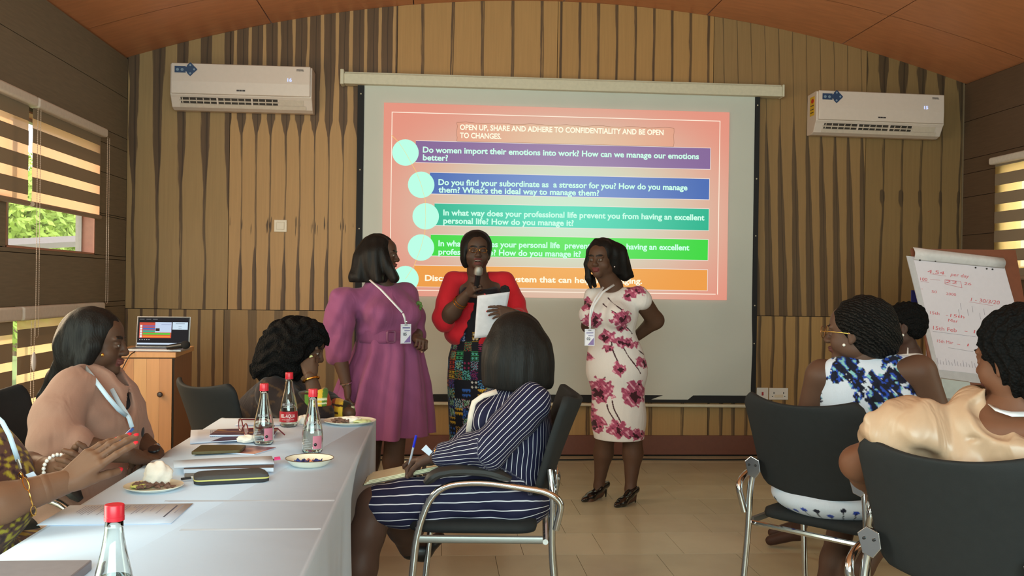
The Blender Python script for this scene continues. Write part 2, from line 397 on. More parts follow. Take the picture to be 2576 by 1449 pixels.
# black cable along the baseboard
cb = [(-1.2 + .25 * k, 7.24 + .015 * sin(k * 1.3), .006) for k in range(0, 22)]
tag(MB().tube(cb, .006, 6).build('floor_cable', mat('black_rubber', (24, 22, 22), .5), smooth=True), 'thin black cable lying on the tiles along the red-brown baseboard', 'cable')

# ---------------------------------------------------------------- windows
M_frame = mat('grey_window_frame', (150, 140, 130), .4)
M_glass, nt, b = nodes('window_glass'); b.inputs['Roughness'].default_value = .02; b.inputs['Base Color'].default_value = (.9, .95, .93, 1); b.inputs['Alpha'].default_value = .07
def window(n, x, sgn, y0, y1, z0, z1, mull):
    w = tag(empty('window_%d' % n, (x, (y0 + y1) / 2, z0)), kind='structure')
    d = -sgn
    rv = MB(); xa, xb = x + d * .001, x + d * .10
    rv.box((min(xa, xb), y0 - .0, z0 - .001), (max(xa, xb), y1, z0 + .010)); rv.box((min(xa, xb), y0, z1 - .010), (max(xa, xb), y1, z1 + .001))
    rv.box((min(xa, xb), y1 - .012, z0), (max(xa, xb), y1 + .001, z1)); rv.box((min(xa, xb), y0 - .001, z0), (max(xa, xb), y0 + .012, z1))
    rv.build('reveal', M_reveal, w)
    xf = x + d * .10; fr = MB(); t = .03
    for (a, b2, c, e) in [(y0, y1, z0, z0 + t * .6), (y0, y1, z1 - t, z1), (y0, y0 + t, z0, z1), (y1 - t, y1, z0, z1)] + [(m - t / 2, m + t / 2, z0, z1) for m in mull]:
        fr.box((xf - .02, a, c), (xf + .02, b2, e))
    fr.build('window_frame', M_frame, w)
    ms = [y0] + mull + [y1]
    for a, c in zip(ms[:-1], ms[1:]):
        MB().box((xf - .002, a + t / 2, z0 + .01), (xf + .002, c - t / 2, z1 - .02)).build('pane', M_glass, w)
    return w
window(1, LX, 1, 5.42, 6.78, 1.507, 2.30, [5.62])
window(2, LX, 1, 4.6, 6.70, .32, 1.14, [5.6])
window(3, RX, -1, 5.2, 6.86, 1.507, 2.28, [6.0])
# roller blinds of alternating opaque and sheer bands
def bandmat(name, rgb, tr, transp):
    m, nt, b = nodes(name); c = lin(rgb)
    out = nt.nodes['Material Output']
    tl = N(nt, 'ShaderNodeBsdfTranslucent'); tl.inputs[0].default_value = (*c, 1)
    df = N(nt, 'ShaderNodeBsdfDiffuse'); df.inputs[0].default_value = (*c, 1)
    tp = N(nt, 'ShaderNodeBsdfTransparent')
    wv = N(nt, 'ShaderNodeTexNoise', i_Scale=300.0); co = N(nt, 'ShaderNodeTexCoord'); L(nt, co.outputs['Object'], wv.inputs['Vector'])
    bp = N(nt, 'ShaderNodeBump', i_Strength=.1, i_Distance=.001); L(nt, wv.outputs[0], bp.inputs['Height']); L(nt, bp.outputs[0], df.inputs['Normal'])
    m1 = N(nt, 'ShaderNodeMixShader'); m1.inputs[0].default_value = tr; L(nt, df.outputs[0], m1.inputs[1]); L(nt, tl.outputs[0], m1.inputs[2])
    m2 = N(nt, 'ShaderNodeMixShader'); m2.inputs[0].default_value = transp; L(nt, m1.outputs[0], m2.inputs[1]); L(nt, tp.outputs[0], m2.inputs[2])
    L(nt, m2.outputs[0], out.inputs[0]); return m
M_band = bandmat('blind_opaque_band', (164, 146, 124), .28, 0); M_sheer = bandmat('blind_sheer_band', (238, 204, 172), .75, .14); M_sheer2 = bandmat('blind_sheer_band_bright', (240, 205, 160), .8, .35)
M_rail = mat('cream_blind_rail', (214, 202, 190), .45)
M_chain = mat('blind_chain_bead', (205, 180, 160), .4)
def blind(x, sgn, y0, y1, ztop, zbot, p, zb0, label, sheer, cassette=True, duty=.54, group=None, box=.06, railbot=True):
    r = empty('roller_blind', (x + sgn * .05, (y0 + y1) / 2, zbot), label, 'blind', group)
    xc = x + sgn * .045
    if cassette:
        cs = MB(); cs.box((min(x + sgn * .006, x + sgn * .075), y0 - .02, ztop - box), (max(x + sgn * .006, x + sgn * .075), y1 + .02, ztop)); cs.build('headrail', M_rail, r, bev=.015, bseg=4)
    z = ztop - box + .005; k = 0
    # opaque bands start at zb0 and go down with period p
    lo = zb0
    segs = []; top = ztop - box * .6
    while top > zbot + .005:
        a = max(lo, zbot); 
        if top - a > .002: segs.append((a, top, 1))
        top = a; lo = a - p * (1 - duty)
        a = max(lo, zbot)
        if top - a > .002: segs.append((a, top, 0))
        top = a; lo = a - p * duty
    for (a, c, op) in segs:
        xx = x + sgn * (.03 if op else .028)
        MB().box((xx - .0006, y0, a - (.004 if op else 0)), (xx + .0006, y1, c + (.004 if op else 0))).build('opaque_band' if op else 'sheer_band', M_band if op else sheer, r)
    if railbot: MB().tube([(x + sgn * .03, y0, zbot - .012), (x + sgn * .03, y1, zbot - .012)], .016, 8, flat=1).build('bottom_rail', mat('taupe_blind_rail', (150, 128, 108), .5), r, smooth=True)
    return r
def chain(x, ys, ztop, zbot, label):
    r = empty('blind_chain', (x, ys[0], zbot), label, 'chain')
    mb = MB(); n = int((ztop - zbot) / .012)
    for y in ys:
        for k in range(n): mb.ball((x, y + .002 * sin(k * .05), zbot + k * .012), .0032, 5, 3)
        mb.tube([(x, y, zbot), (x, y, ztop)], .0012, 4)
    mb.tube(arc((x, (ys[0] + ys[-1]) / 2, zbot), abs(ys[-1] - ys[0]) / 2 + .001, pi, 2 * pi, 6, ax=Vector((0, 1, 0))), .0012, 4)
    mb.build('bead_chain', M_chain, r)
blind(LX, 1, 5.68, 6.78, 2.375, 1.775, .140, 2.26, 'banded roller blind half lowered over the left window, beside the corner', M_sheer)
blind(LX, 1, 4.5, 5.625, 2.375, 1.775, .140, 2.235, 'banded roller blind cut by the left picture edge, upper row', M_sheer)
blind(LX, 1, 5.51, 6.765, 1.178, .30, .151, 1.10, 'banded roller blind hanging behind the woman in the taupe dress', M_sheer2, duty=.63, box=.078)
blind(LX, 1, 4.2, 5.45, 1.178, .30, .151, 1.03, 'banded roller blind low at the left picture edge', M_sheer2, duty=.63, box=.078)
blind(RX, -1, 5.0, 6.93, 2.35, 1.45, .143, 2.285, 'banded roller blind on the right wall behind the flip chart', bandmat('blind_sheer_band_yellow', (250, 222, 150), .8, .4), duty=.55, box=.055)
chain(LX + .09, (5.60, 5.64), 2.3, 1.02, 'bead chain hanging in the gap between the two upper left blinds')
chain(LX + .09, (6.74, 6.78), 2.31, 1.19, 'bead chain at the corner end of the upper left blind')
chain(LX + .10, (5.52, 5.56), 1.10, .62, 'short bead chain with clear weight before the lower left blind')
MB().ball((LX + .105, 5.54, .90), (.008, .016, .05), 8, 8)
cw = MB(); cw.ball((LX + .11, 5.535, .87), (.012, .02, .055), 10, 8)
tag(cw.build('chain_weight', mat('clear_plastic', (215, 205, 200), .15, spec=.8), smooth=True), 'clear teardrop weight on the bead chain of the lower left blind', 'weight')
# ---------------------------------------------------------------- outside the left window
M_leaf, nt, b = nodes('foliage'); co = N(nt, 'ShaderNodeTexCoord'); nz = N(nt, 'ShaderNodeTexNoise', i_Scale=2.5, i_Detail=2.0); L(nt, co.outputs['Object'], nz.inputs['Vector'])
L(nt, mixc(nt, nz.outputs[0], lin((120, 156, 60)), lin((216, 232, 110))), b.inputs['Base Color']); b.inputs['Roughness'].default_value = .6
def tree(c, R, n, label, trunk=True):
    t = empty('tree', (c[0], c[1], 0 if trunk else c[2] - R), label, 'tree')
    rs = np.random.default_rng(int(abs(c[1]) * 100)); mb = MB()
    for k in range(n):
        d = rs.normal(size=3); d /= np.linalg.norm(d); q = np.array(c) + d * R * np.array([1, 1, .8]) * (rs.random() ** .4)
        u = rs.normal(size=3); u /= np.linalg.norm(u); w = np.cross(u, d); w /= np.linalg.norm(w) + 1e-6
        l = .05 + .06 * rs.random(); u, w = Vector(u), Vector(w); q = Vector(q)
        mb.add([q - u * l, q + w * l * .35, q + u * l, q - w * l * .35], [(0, 1, 2, 3)])
    o = mb.build('leaves', M_leaf, t, fix=False); o['kind'] = 'stuff'
    MB().tube([(c[0], c[1], 0 if trunk else c[2] - R), (c[0] + .1, c[1], c[2])], .12, 8).build('trunk', mat('bark', (96, 78, 58), .9), t)
for (c, R, n, lb) in [((-7.2, 17.0, 2.3), 1.5, 9000, 'bright green leafy tree seen through the left window'),
                      ((-8.2, 21.2, 1.6), 1.4, 6000, 'low green shrub tree right of the large tree outside the window'),
                      ((-6.1, 13.2, .9), .85, 2500, 'green bush with long leaves at the window left edge')]: tree(c, R, n, lb)
rf = empty('outbuilding', (-8.6, 24.0, 0), 'brown roofed building behind the trees outside the left window', 'building')
MB().box((-11, 23, 0), (-6, 25, 2.0)).build('wall', mat('outbuilding_wall', (150, 130, 100), .8), rf)
MB().prism([(-11.8, 22.6, 1.9), (-5.4, 22.6, 1.9), (-5.4, 24.2, 3.3), (-11.8, 24.2, 3.3)], (0, 0, .1)).build('roof', mat('outbuilding_roof', (120, 96, 78), .8), rf)
rl = empty('railing', (-3.6, 8.8, 0), 'pale railing beam just outside the left window', 'railing')
a, b2 = Vector((-2.9, 7.3, 1.56)), Vector((-4.2, 9.3, 1.62))
a, b2 = W(0, 617, 8.0), W(208, 606, 9.0)
MB().tube([a + (a - b2) * .6, b2 + (b2 - a) * .5], .05, 4).build('beam', mat('railing_paint', (150, 136, 128), .6), rl)
MB().tube([Vector((a.x, a.y, 0)), a], .03, 6).build('post', mat('railing_paint', (150, 136, 128), .6), rl)
tag(MB().box((-30, -10, -.2), (LX - .12, 60, -.08)).build('ground', mat('outside_grass', (120, 140, 80), .9)), kind='structure')
# ---------------------------------------------------------------- projector screen and slide
SY = 7.36
scr = empty('projector_screen', (.93, SY, .41), 'wide pull-down projector screen with black side borders on the wood wall', 'projector screen')
M_case = mat('ivory_screen_case', (205, 196, 172), .5, bump=.1)
M_scrn = mat('matte_screen_fabric', (200, 200, 190), .85, var=.03, scale=2)
M_blk = mat('black_border', (26, 26, 28), .8)
y_ = SY - .02
q = MB(); q.box((-.735, SY - .05, 2.845), (2.672, SY + .055, 2.925)); q.box((-.735, SY - .03, 2.925), (2.672, SY + .055, 2.94)); q.build('case', M_case, scr, bev=.006)
q = MB(); q.box((-.765, SY - .055, 2.84), (-.735, SY + .055, 2.955)); q.build('end_cap', M_case, scr, bev=.008)
q = MB(); q.box((2.672, SY - .055, 2.842), (2.69, SY + .055, 2.94)); q.build('end_cap', M_case, scr, bev=.008)
def scrn_pt(u, v):
    x = -.585 + 3.055 * u; z = .455 + (2.86 - .455) * v
    w = .006 * sin(3 * x + 4 * z) * (1 - v) + .012 * (1 - v) * sin(2.2 * (x * 1.4 - z * 2.0) + 1) ** 3
    return Vector((x, SY + .006 + w * 1.7 * max(0, min(1, (1.25 - z) / .35)), z))
MB().grid(scrn_pt, 60, 40).build('screen_fabric', M_scrn, scr, smooth='all')
MB().box((-.635, SY, .455), (-.585, SY + .004, 2.85)).build('border', M_blk, scr)
MB().box((2.47, SY, .455), (2.51, SY + .004, 2.85)).build('border', M_blk, scr)
MB().box((-.635, SY - .001, .43), (2.51, SY + .003, .488)).build('border', M_blk, scr)
MB().tube([(-.66, SY, .42), (2.53, SY, .405)], .013, 8).build('bottom_bar', M_case, scr)
for zz in (2.78, 2.2, 1.75, 1.2, .9):
    MB().ball((-.61, SY - .002, zz), .006, 6, 4).build('rivet', M_case, scr); MB().ball((2.49, SY - .002, zz), .006, 6, 4).build('rivet', M_case, scr)
# the projected picture (light on the fabric)
SL = empty('projected_slide', (.91, SY - .006, 1.24), 'projected salmon slide with five coloured question bars in capital and plain text', 'slide')
def gl(name, rgb, rgb2=None, c=(.95, 1.85), r=(1.3, .8), rot=0, st=1.0):
    m, nt, b = nodes(name); b.inputs['Base Color'].default_value = (.02, .02, .02, 1); b.inputs['Roughness'].default_value = 1; b.inputs['Specular IOR Level'].default_value = 0
    if rgb2:
        co = N(nt, 'ShaderNodeTexCoord').outputs['Object']; sp = N(nt, 'ShaderNodeSeparateXYZ'); L(nt, co, sp.inputs[0])
        ge = N(nt, 'ShaderNodeNewGeometry'); sp = N(nt, 'ShaderNodeSeparateXYZ'); L(nt, ge.outputs['Position'], sp.inputs[0])
        a = math_(nt, 'DIVIDE', math_(nt, 'SUBTRACT', sp.outputs[0], c[0]), r[0]); d = math_(nt, 'DIVIDE', math_(nt, 'SUBTRACT', sp.outputs[2], c[1]), r[1])
        rr = math_(nt, 'SQRT', math_(nt, 'ADD', math_(nt, 'MULTIPLY', a, a), math_(nt, 'MULTIPLY', d, d)))
        mr = N(nt, 'ShaderNodeMapRange', interpolation_type='SMOOTHSTEP'); L(nt, rr, mr.inputs[0]); mr.inputs[1].default_value = 0; mr.inputs[2].default_value = 1.0
        L(nt, mixc(nt, mr.outputs[0], lin(rgb2), lin(rgb)), b.inputs['Emission Color'])
    else: b.inputs['Emission Color'].default_value = (*lin(rgb), 1)
    b.inputs['Emission Strength'].default_value = st; return m
G_bg = gl('slide_salmon', (226, 146, 126), (206, 234, 208), (.98, 1.90), (1.75, 1.1))
yb = SY - .008
def slide_rect(name, x0, z1, x1, z0, m, d=0, parent=None):
    return MB().box((x0, yb - d - .0015, z0), (x1, yb - d, z1)).build(name, m, parent or SL, fix=False)
def sx(x, y): return W(x, y, yb)
slide_rect('background', -.434, 2.716, 2.262, 1.24, G_bg)
G_wh = gl('slide_white_line', (255, 236, 215))
A, B_, C_ = sx(985.5, 281), sx(1810, 301.5), sx(1800, 741)
t = .006
q = MB()
for (a, c, d, e) in ((A.x, A.z - t, B_.x, A.z), (A.x, C_.z, C_.x, C_.z + t), (A.x, C_.z, A.x + t, A.z), (C_.x + .012, C_.z, C_.x + .012 + t, A.z)):
    q.box((a, yb - .003, min(c, e)), (d, yb - .0015, max(c, e)))
q.build('frame_line', G_wh, SL, fix=False)
G_ti = gl('title_frame_line', (150, 106, 82)); G_tb = gl('title_fill', (226, 158, 132), (226, 196, 164), (1.0, 2.45), (1.1, .4))
tl, tr, bl = sx(1149.8, 308), sx(1695, 321), sx(1149.8, 355.5)
slide_rect('title_box', tl.x, tl.z, tr.x, bl.z, G_tb, .0015)
def wavy(a, b, n, amp):
    return [a.lerp(b, i / n) + Vector((0, 0, amp * sin(i * 1.7) * (1 if (b - a).x > .1 else 0))) + Vector((amp * .6 * sin(i * 2.1) if (b - a).x < .1 else 0, 0, 0)) for i in range(n + 1)]
q = MB()
c4 = [Vector((tl.x, yb - .004, tl.z)), Vector((tr.x, yb - .004, tl.z)), Vector((tr.x, yb - .004, bl.z)), Vector((tl.x, yb - .004, bl.z))]
for i in range(4):
    a, b2 = c4[i], c4[(i + 1) % 4]; q.tube(wavy(a, b2, 24 if i % 2 == 0 else 5, .005), .004, 4, flat=.3)
q.build('title_frame', G_ti, SL, fix=False)
G_tx = gl('slide_aqua_text', (204, 255, 232)); G_tt = gl('slide_cream_text', (255, 250, 222))
G_ci = gl('slide_aqua_disc', (186, 255, 228)); G_ye = gl('slide_yellow_line', (250, 205, 110))
X_ = Vector((1, 0, 0)); Z_ = Vector((0, 0, 1))
def stext(s, x0, x1, yb_, m, h):
    a, b2 = sx(x0, yb_), sx(x1, yb_ + .0135 * (x1 - x0) + 0)
    text(s, m, (a.x, yb - .004, a.z), X_, Z_, h, b2.x - a.x, bold=.028, parent=SL, name='text_line')
bars = [((134, 104, 152), (170, 148, 180), 1046, 358.5, 1786.6, 373.4, 425.6), ((74, 108, 178), (134, 158, 210), 1081.6, 440, 1784, 450.5, 502),
        ((44, 178, 140), (104, 222, 190), 1093, 517.6, 1783, 526, 579.5), ((62, 214, 66), (112, 232, 112), 1083.5, 597, 1780.7, 603, 654.4),
        ((236, 156, 72), (244, 186, 112), 1042.5, 673.4, 1779.3, 679, 730.8)]
G_bl = gl('slide_bar_edge', (236, 226, 220))
for i, (c1, c2, xl, yl, xr, yt, yb2) in enumerate(bars):
    a, b2 = sx(xr, yt), sx(xr - 1, yb2); l0 = sx(xl, yl)
    slide_rect('bar_edge', l0.x, a.z + .004, a.x + .004, b2.z - .004, G_bl, .0012)
    slide_rect('bar', l0.x, a.z, a.x, b2.z, gl('slide_bar_%d' % i, c1, c2, (.98, 1.92), (1.3, 1.1)), .0026)
rs_ = 33 * yb / 2400 * 1.0
cpts = [(1020, 384), (1059.6, 465), (1071, 544.4), (1059, 622.8), (1020, 702)]
cw_ = [sx(*p) for p in cpts]
arcp = [sx(985.5, 340.6)] + [sx(*p) for p in ((1003, 358), (1020, 384), (1047, 432), (1059.6, 465), (1070, 504), (1071, 544.4), (1069, 584), (1059, 622.8), (1042, 668), (1020, 702))]
MB().tube([Vector((p.x, yb - .0045, p.z)) for p in arcp], .006, 4, flat=.3).build('connector_line', G_ye, SL, fix=False)
for p in cw_: MB().lathe([(rs_, 0), (rs_, .001)], (p.x, yb - .006, p.z), 32, Matrix.Rotation(radians(90), 3, 'X').to_4x4()).build('disc', G_ci, SL, fix=False)
stext('OPEN UP, SHARE AND ADHERE TO CONFIDENTIALITY AND BE OPEN', 1156.8, 1669, 326.5, G_tt, .040)
stext('TO CHANGES.', 1156.8, 1261, 347, G_tt, .040)
stext('Do women import their emotions into work? How can we manage our emotions', 1063.7, 1757.8, 383.5, G_tx, .043)
stext('better?', 1063.7, 1127, 403, G_tx, .043)
stext('Do you find your subordinate as  a stressor for you? How do you manage', 1102.8, 1729, 465, G_tx, .043)
stext('them? What\u2019s the ideal way to manage them?', 1102.8, 1507, 484, G_tx, .043)
stext('In what way does your professional life prevent you from having an excellent', 1115, 1771.6, 541.5, G_tx, .043)
stext('personal life? How do you manage it?', 1115, 1443, 562, G_tx, .043)
stext('In what way does your personal life  prevent you from having an excellent', 1102.8, 1733.6, 619, G_tx, .043)
stext('professional life? How do you manage it?', 1102.8, 1461, 640, G_tx, .043)
stext('Discuss the support system that can help in managing.', 1069, 1615, 706, G_tt, .043)
# ---------------------------------------------------------------- air conditioners
M_ac = mat('warm_white_plastic', (216, 198, 186), .35, var=.02); M_acd = mat('dark_vent', (60, 52, 46), .7); M_acs = mat('vent_louvre', (205, 188, 172), .4)
M_navy = mat('navy_sticker', (38, 62, 98), .4); M_stk = mat('sticker_print', (120, 140, 160), .5); M_prt = mat('dark_print', (60, 50, 52), .6)
E_dig = emit('blue_white_digits', (176, 190, 255), 1.6)
def aircon(x0, x1, zt, zb, tilt, digits, label, sticker=False):
    r = empty('air_conditioner', ((x0 + x1) / 2, 7.42, zb - .1), label, 'air conditioner', None)
    M = Matrix.Translation(((x0 + x1) / 2, 0, zt)) @ Matrix.Rotation(tilt, 4, 'Y'); w = (x1 - x0) / 2
    H = zt - zb
    def P(x, y, z): return M @ Vector((x, y, z))
    body = [(7.42, -.01), (7.25, -.004), (7.232, -.01), (7.228, -H + .0), (7.245, -H - .02), (7.285, -H - .085), (7.33, -H - .1), (7.42, -H - .095)]
    q = MB(); q.prism([P(-w - .012, y, z) for y, z in body], (P(1, 0, 0) - P(0, 0, 0)) * (2 * w + .024)); q.build('body', M_ac, r, bev=.006)
    q = MB(); q.prism([P(-w, y, z) for y, z in [(7.228, -.002), (7.212, -.008), (7.206, -H * .6), (7.21, -H + .006), (7.228, -H + .002)]], (P(1, 0, 0) - P(0, 0, 0)) * 2 * w); q.build('front_panel', M_ac, r, bev=.004)
    # outlet opening and louvres on the slanted underside
    a = Vector((0, 7.238, -H - .012)); b_ = Vector((0, 7.283, -H - .083)); dn = (b_ - a).normalized(); nn = Vector((0, -dn.z * -1, dn.y)); nn = Vector((0, dn.z, -dn.y))
    if nn.y > 0: nn = -nn
    def V(x, t, h): p = a + (b_ - a) * t + nn * h; return P(x, p.y, p.z)
    def slab(xa, xb, ta, tb, h0, h1, nm, mm):
        q = MB(); vs = [V(x, t, h) for h in (h0, h1) for x, t in ((xa, ta), (xb, ta), (xb, tb), (xa, tb))]
        q.add(vs, [(0, 3, 2, 1), (4, 5, 6, 7), (0, 1, 5, 4), (1, 2, 6, 5), (2, 3, 7, 6), (3, 0, 4, 7)]); return q.build(nm, mm, r)
    slab(-w * .88, w * .52, .08, .62, -.002, .002, 'outlet', M_acd)
    slab(-w * .9, w * .93, .64, .98, -.002, .006, 'flap', M_acs)
    slab(w * .54, w * .9, .1, .6, -.002, .003, 'outlet_cover', M_acs)
    slab(-w * .9, w * .54, .30, .40, .002, .009, 'louvre', M_acs)
    for k in range(14): slab(-w * .86 + k * w * .1, -w * .86 + k * w * .1 + .006, .1, .62, .001, .005, 'vane', M_acs)
    for xx in (-w * .36, w * .14): slab(xx, xx + .012, .02, .64, .002, .014, 'louvre_rib', M_ac)
    # stickers and print
    def front(x, z, d=.0012): return P(x, 7.2085 - d, z)
    def fr(xa, za, xb, zb_, mm, nm, d=.001):
        q = MB(); q.add([front(xa, za, d), front(xb, za, d), front(xb, zb_, d), front(xa, zb_, d), front(xa, za, d + .001), front(xb, za, d + .001), front(xb, zb_, d + .001), front(xa, zb_, d + .001)], [(0, 3, 2, 1), (4, 5, 6, 7), (0, 1, 5, 4), (1, 2, 6, 5), (2, 3, 7, 6), (3, 0, 4, 7)]); return q.build(nm, mm, r)
    fr(-w + .025, -.03, -w + .105, -.078, M_navy, 'sticker')
    for k in range(2): 
        q = MB(); q.lathe([(.011, 0), (.011, .001)], (0, 0, 0), 14, Matrix.Translation(front(-w + .046 + k * .034, -.056, .003)) @ Matrix.Rotation(radians(90), 4, 'X')); q.build('sticker_disc', M_stk, r)
    q = MB()
    for k, (dx, dz) in enumerate(((0, 0), (0, .026), (.026, 0), (0, -.026), (-.02, 0))):
        s_ = .022 if k else .024; cx, cz = -w + .138 + dx, -.052 + dz
        pl = [(cx + s_ * (1.15 if j % 2 == 0 else .85) * cos(j * pi / 4), cz + s_ * (1.15 if j % 2 == 0 else .85) * sin(j * pi / 4)) for j in range(8)]
        d = .0012 + .0004 * k; q.prism([front(a_, b2, d) for a_, b2 in pl], (0, -.0012, 0))
    q.build('sticker', M_navy, r)
    for (dx, dz) in ((0, .03), (.028, 0), (0, -.03)):
        MB().ball(front(-w + .138 + dx, -.052 + dz, .0045), (.008, .001, .008), 10, 6).build('sticker_disc', M_stk, r)
    xd = P(1, 0, 0) - P(0, 0, 0); zd = P(0, 0, 1) - P(0, 0, 0)
    text('INVERTER', M_prt, front(w - .10, -.045, .003), xd, zd, .009, .055, parent=r, name='print'); fr(w - .10, -.030, w - .05, -.034, M_prt, 'print')
    for k, (a_, b2) in enumerate(((-.03, -.012), (-.010, .006), (.008, .012), (.014, .032))): fr(a_, -H + .04, b2, -H + .029, M_prt, 'emblem', .003)
    text(digits, E_dig, front(w - .165, -H * .52, .003), xd, zd, .024, .032, bold=.02, parent=r, name='digits')
    if sticker:
        q = MB(); q.add([P(-w - .0125, 7.36, -.04), P(-w - .0125, 7.27, -.04), P(-w - .0125, 7.27, -.19), P(-w - .0125, 7.36, -.19)], [(0, 1, 2, 3)]); q.build('yellow_sticker', mat('yellow_label', (222, 176, 40), .5), r, solid=.001)
        q = MB(); q.ball(P(-w - .0135, 7.31, -.075), (.001, .028, .018), 8, 6); q.build('sticker_star', mat('red_label', (200, 50, 30), .5), r)
        for zz in (-.11, -.14, -.165): MB().box(P(-w - .0142, 7.285, zz - .003), P(-w - .0132, 7.345, zz + .003)).build('print', M_prt, r)
    return r
aircon(-1.985, -.975, 2.946, 2.712, 0, '16', 'split air conditioner reading 16, left of the projector screen')
aircon(2.928, 3.938, 2.884, 2.648, .009, '15', 'split air conditioner reading 15 with yellow side label, right of the screen', True)
# switch and sockets
M_sw = mat('cream_switch', (222, 204, 180), .4, var=.02); M_wsk = mat('white_socket', (226, 218, 210), .4, var=.02)
r = empty('light_switch', (-1.212, BY, 1.717), 'square cream light switch on the wood wall left of the screen', 'switch')
MB().box((-1.261, BY - .012, 1.717), (-1.164, BY + .001, 1.810)).build('plate', M_sw, r, bev=.004)
MB().box((-1.242, BY - .018, 1.735), (-1.183, BY - .01, 1.792)).build('rocker', M_sw, r, bev=.003)
r = empty('isolator_switch', (2.585, BY, .445), 'square white wall switch with red rocker beside the double socket', 'switch')
MB().box((2.538, BY - .012, .452), (2.632, BY + .001, .545)).build('plate', M_wsk, r, bev=.003)
MB().box((2.578, BY - .018, .484), (2.592, BY - .01, .512)).build('rocker', mat('red_rocker', (170, 30, 40), .4), r, bev=.002)
r = empty('wall_socket', (2.72, BY, .445), 'wide white double power socket low on the wall right of the screen', 'socket')
MB().box((2.640, BY - .012, .45), (2.795, BY + .001, .544)).build('plate', M_wsk, r, bev=.003)
MB().box((2.683, BY - .014, .468), (2.752, BY - .01, .49)).build('centre_panel', M_sw, r, bev=.001)
for xx in (2.678, 2.757):
    q = MB(); q.box((xx - .003, BY - .0135, .497), (xx + .003, BY - .011, .512)); q.box((xx - .016, BY - .0135, .474), (xx - .008, BY - .011, .480)); q.box((xx + .006, BY - .0135, .474), (xx + .014, BY - .011, .480)); q.build('pin_holes', M_blk, r)
# ---------------------------------------------------------------- cabinet with laptop
M_maple = mat('maple_door', (190, 136, 84), .38, var=.08, scale=4, stretch=(14, 14, .8)); M_cabs = mat('brown_cabinet_side', (128, 84, 54), .5, var=.1, scale=5, stretch=(14, 14, 1))
def cab():
    # front (door) face looks to the camera; right side is seen obliquely
    Y0 = 5.55
    a = W(294, 893, Y0); b_ = W(429, 890, Y0)
    zt = W(360, 886, Y0).z
    base = empty('side_cabinet', ((a.x + b_.x) / 2 + .1, Y0 + .25, 0), 'maple cabinet with a dark knob carrying the open laptop', 'cabinet')
    x0, x1 = a.x - .05, b_.x + .03; dp = .55
    M = Matrix.Translation((x1, Y0, 0)) @ Matrix.Rotation(radians(4), 4, 'Z')
    w = x1 - x0
    MB().box((-w + .01, .02, .06), (-.01, dp, zt - .03), M).build('carcass', M_cabs, base, bev=.002)
    MB().box((-w, -.004, zt - .03), (.0, dp + .01, zt), M).build('top', M_maple, base, bev=.003)
    for k in range(5):
        ww = (w - .03) / 5
        MB().box((-w + .01 + k * ww, 0, .08), (-w + .01 + (k + 1) * ww - .0008, .018, zt - .036), M).build('door_stave', mat('maple_door_%d' % (k % 3), [(190, 134, 82), (180, 122, 72), (196, 144, 90)][k % 3], .38, var=.07, scale=4, stretch=(14, 14, .8)), base)
    MB().box((-.018, .004, .08), (-.012, .02, zt - .036), M).build('door_gap', M_dark, base)
    MB().box((-w + .02, .04, 0), (-.02, dp - .02, .06), M).build('plinth', M_dark, base)
    kx = W(405, 991, Y0); q = M.inverted() @ kx
    q2 = MB(); q2.lathe([(.006, 0), (.006, .014), (.014, .018), (.016, .026), (.010, .032), (.002, .033)], (0, 0, 0), 14, M @ Matrix.Translation((q.x, .0, q.z)) @ Matrix.Rotation(radians(90), 4, 'X')); q2.build('knob', mat('dark_knob', (60, 44, 38), .3), base, smooth=True)
    return M, w, zt, base
CM, CW, CZ, cabo = cab()
M_sil = mat('silver_aluminium', (178, 174, 176), .35, metal=.6, var=.02); M_bez = mat('black_bezel', (18, 18, 22), .3)
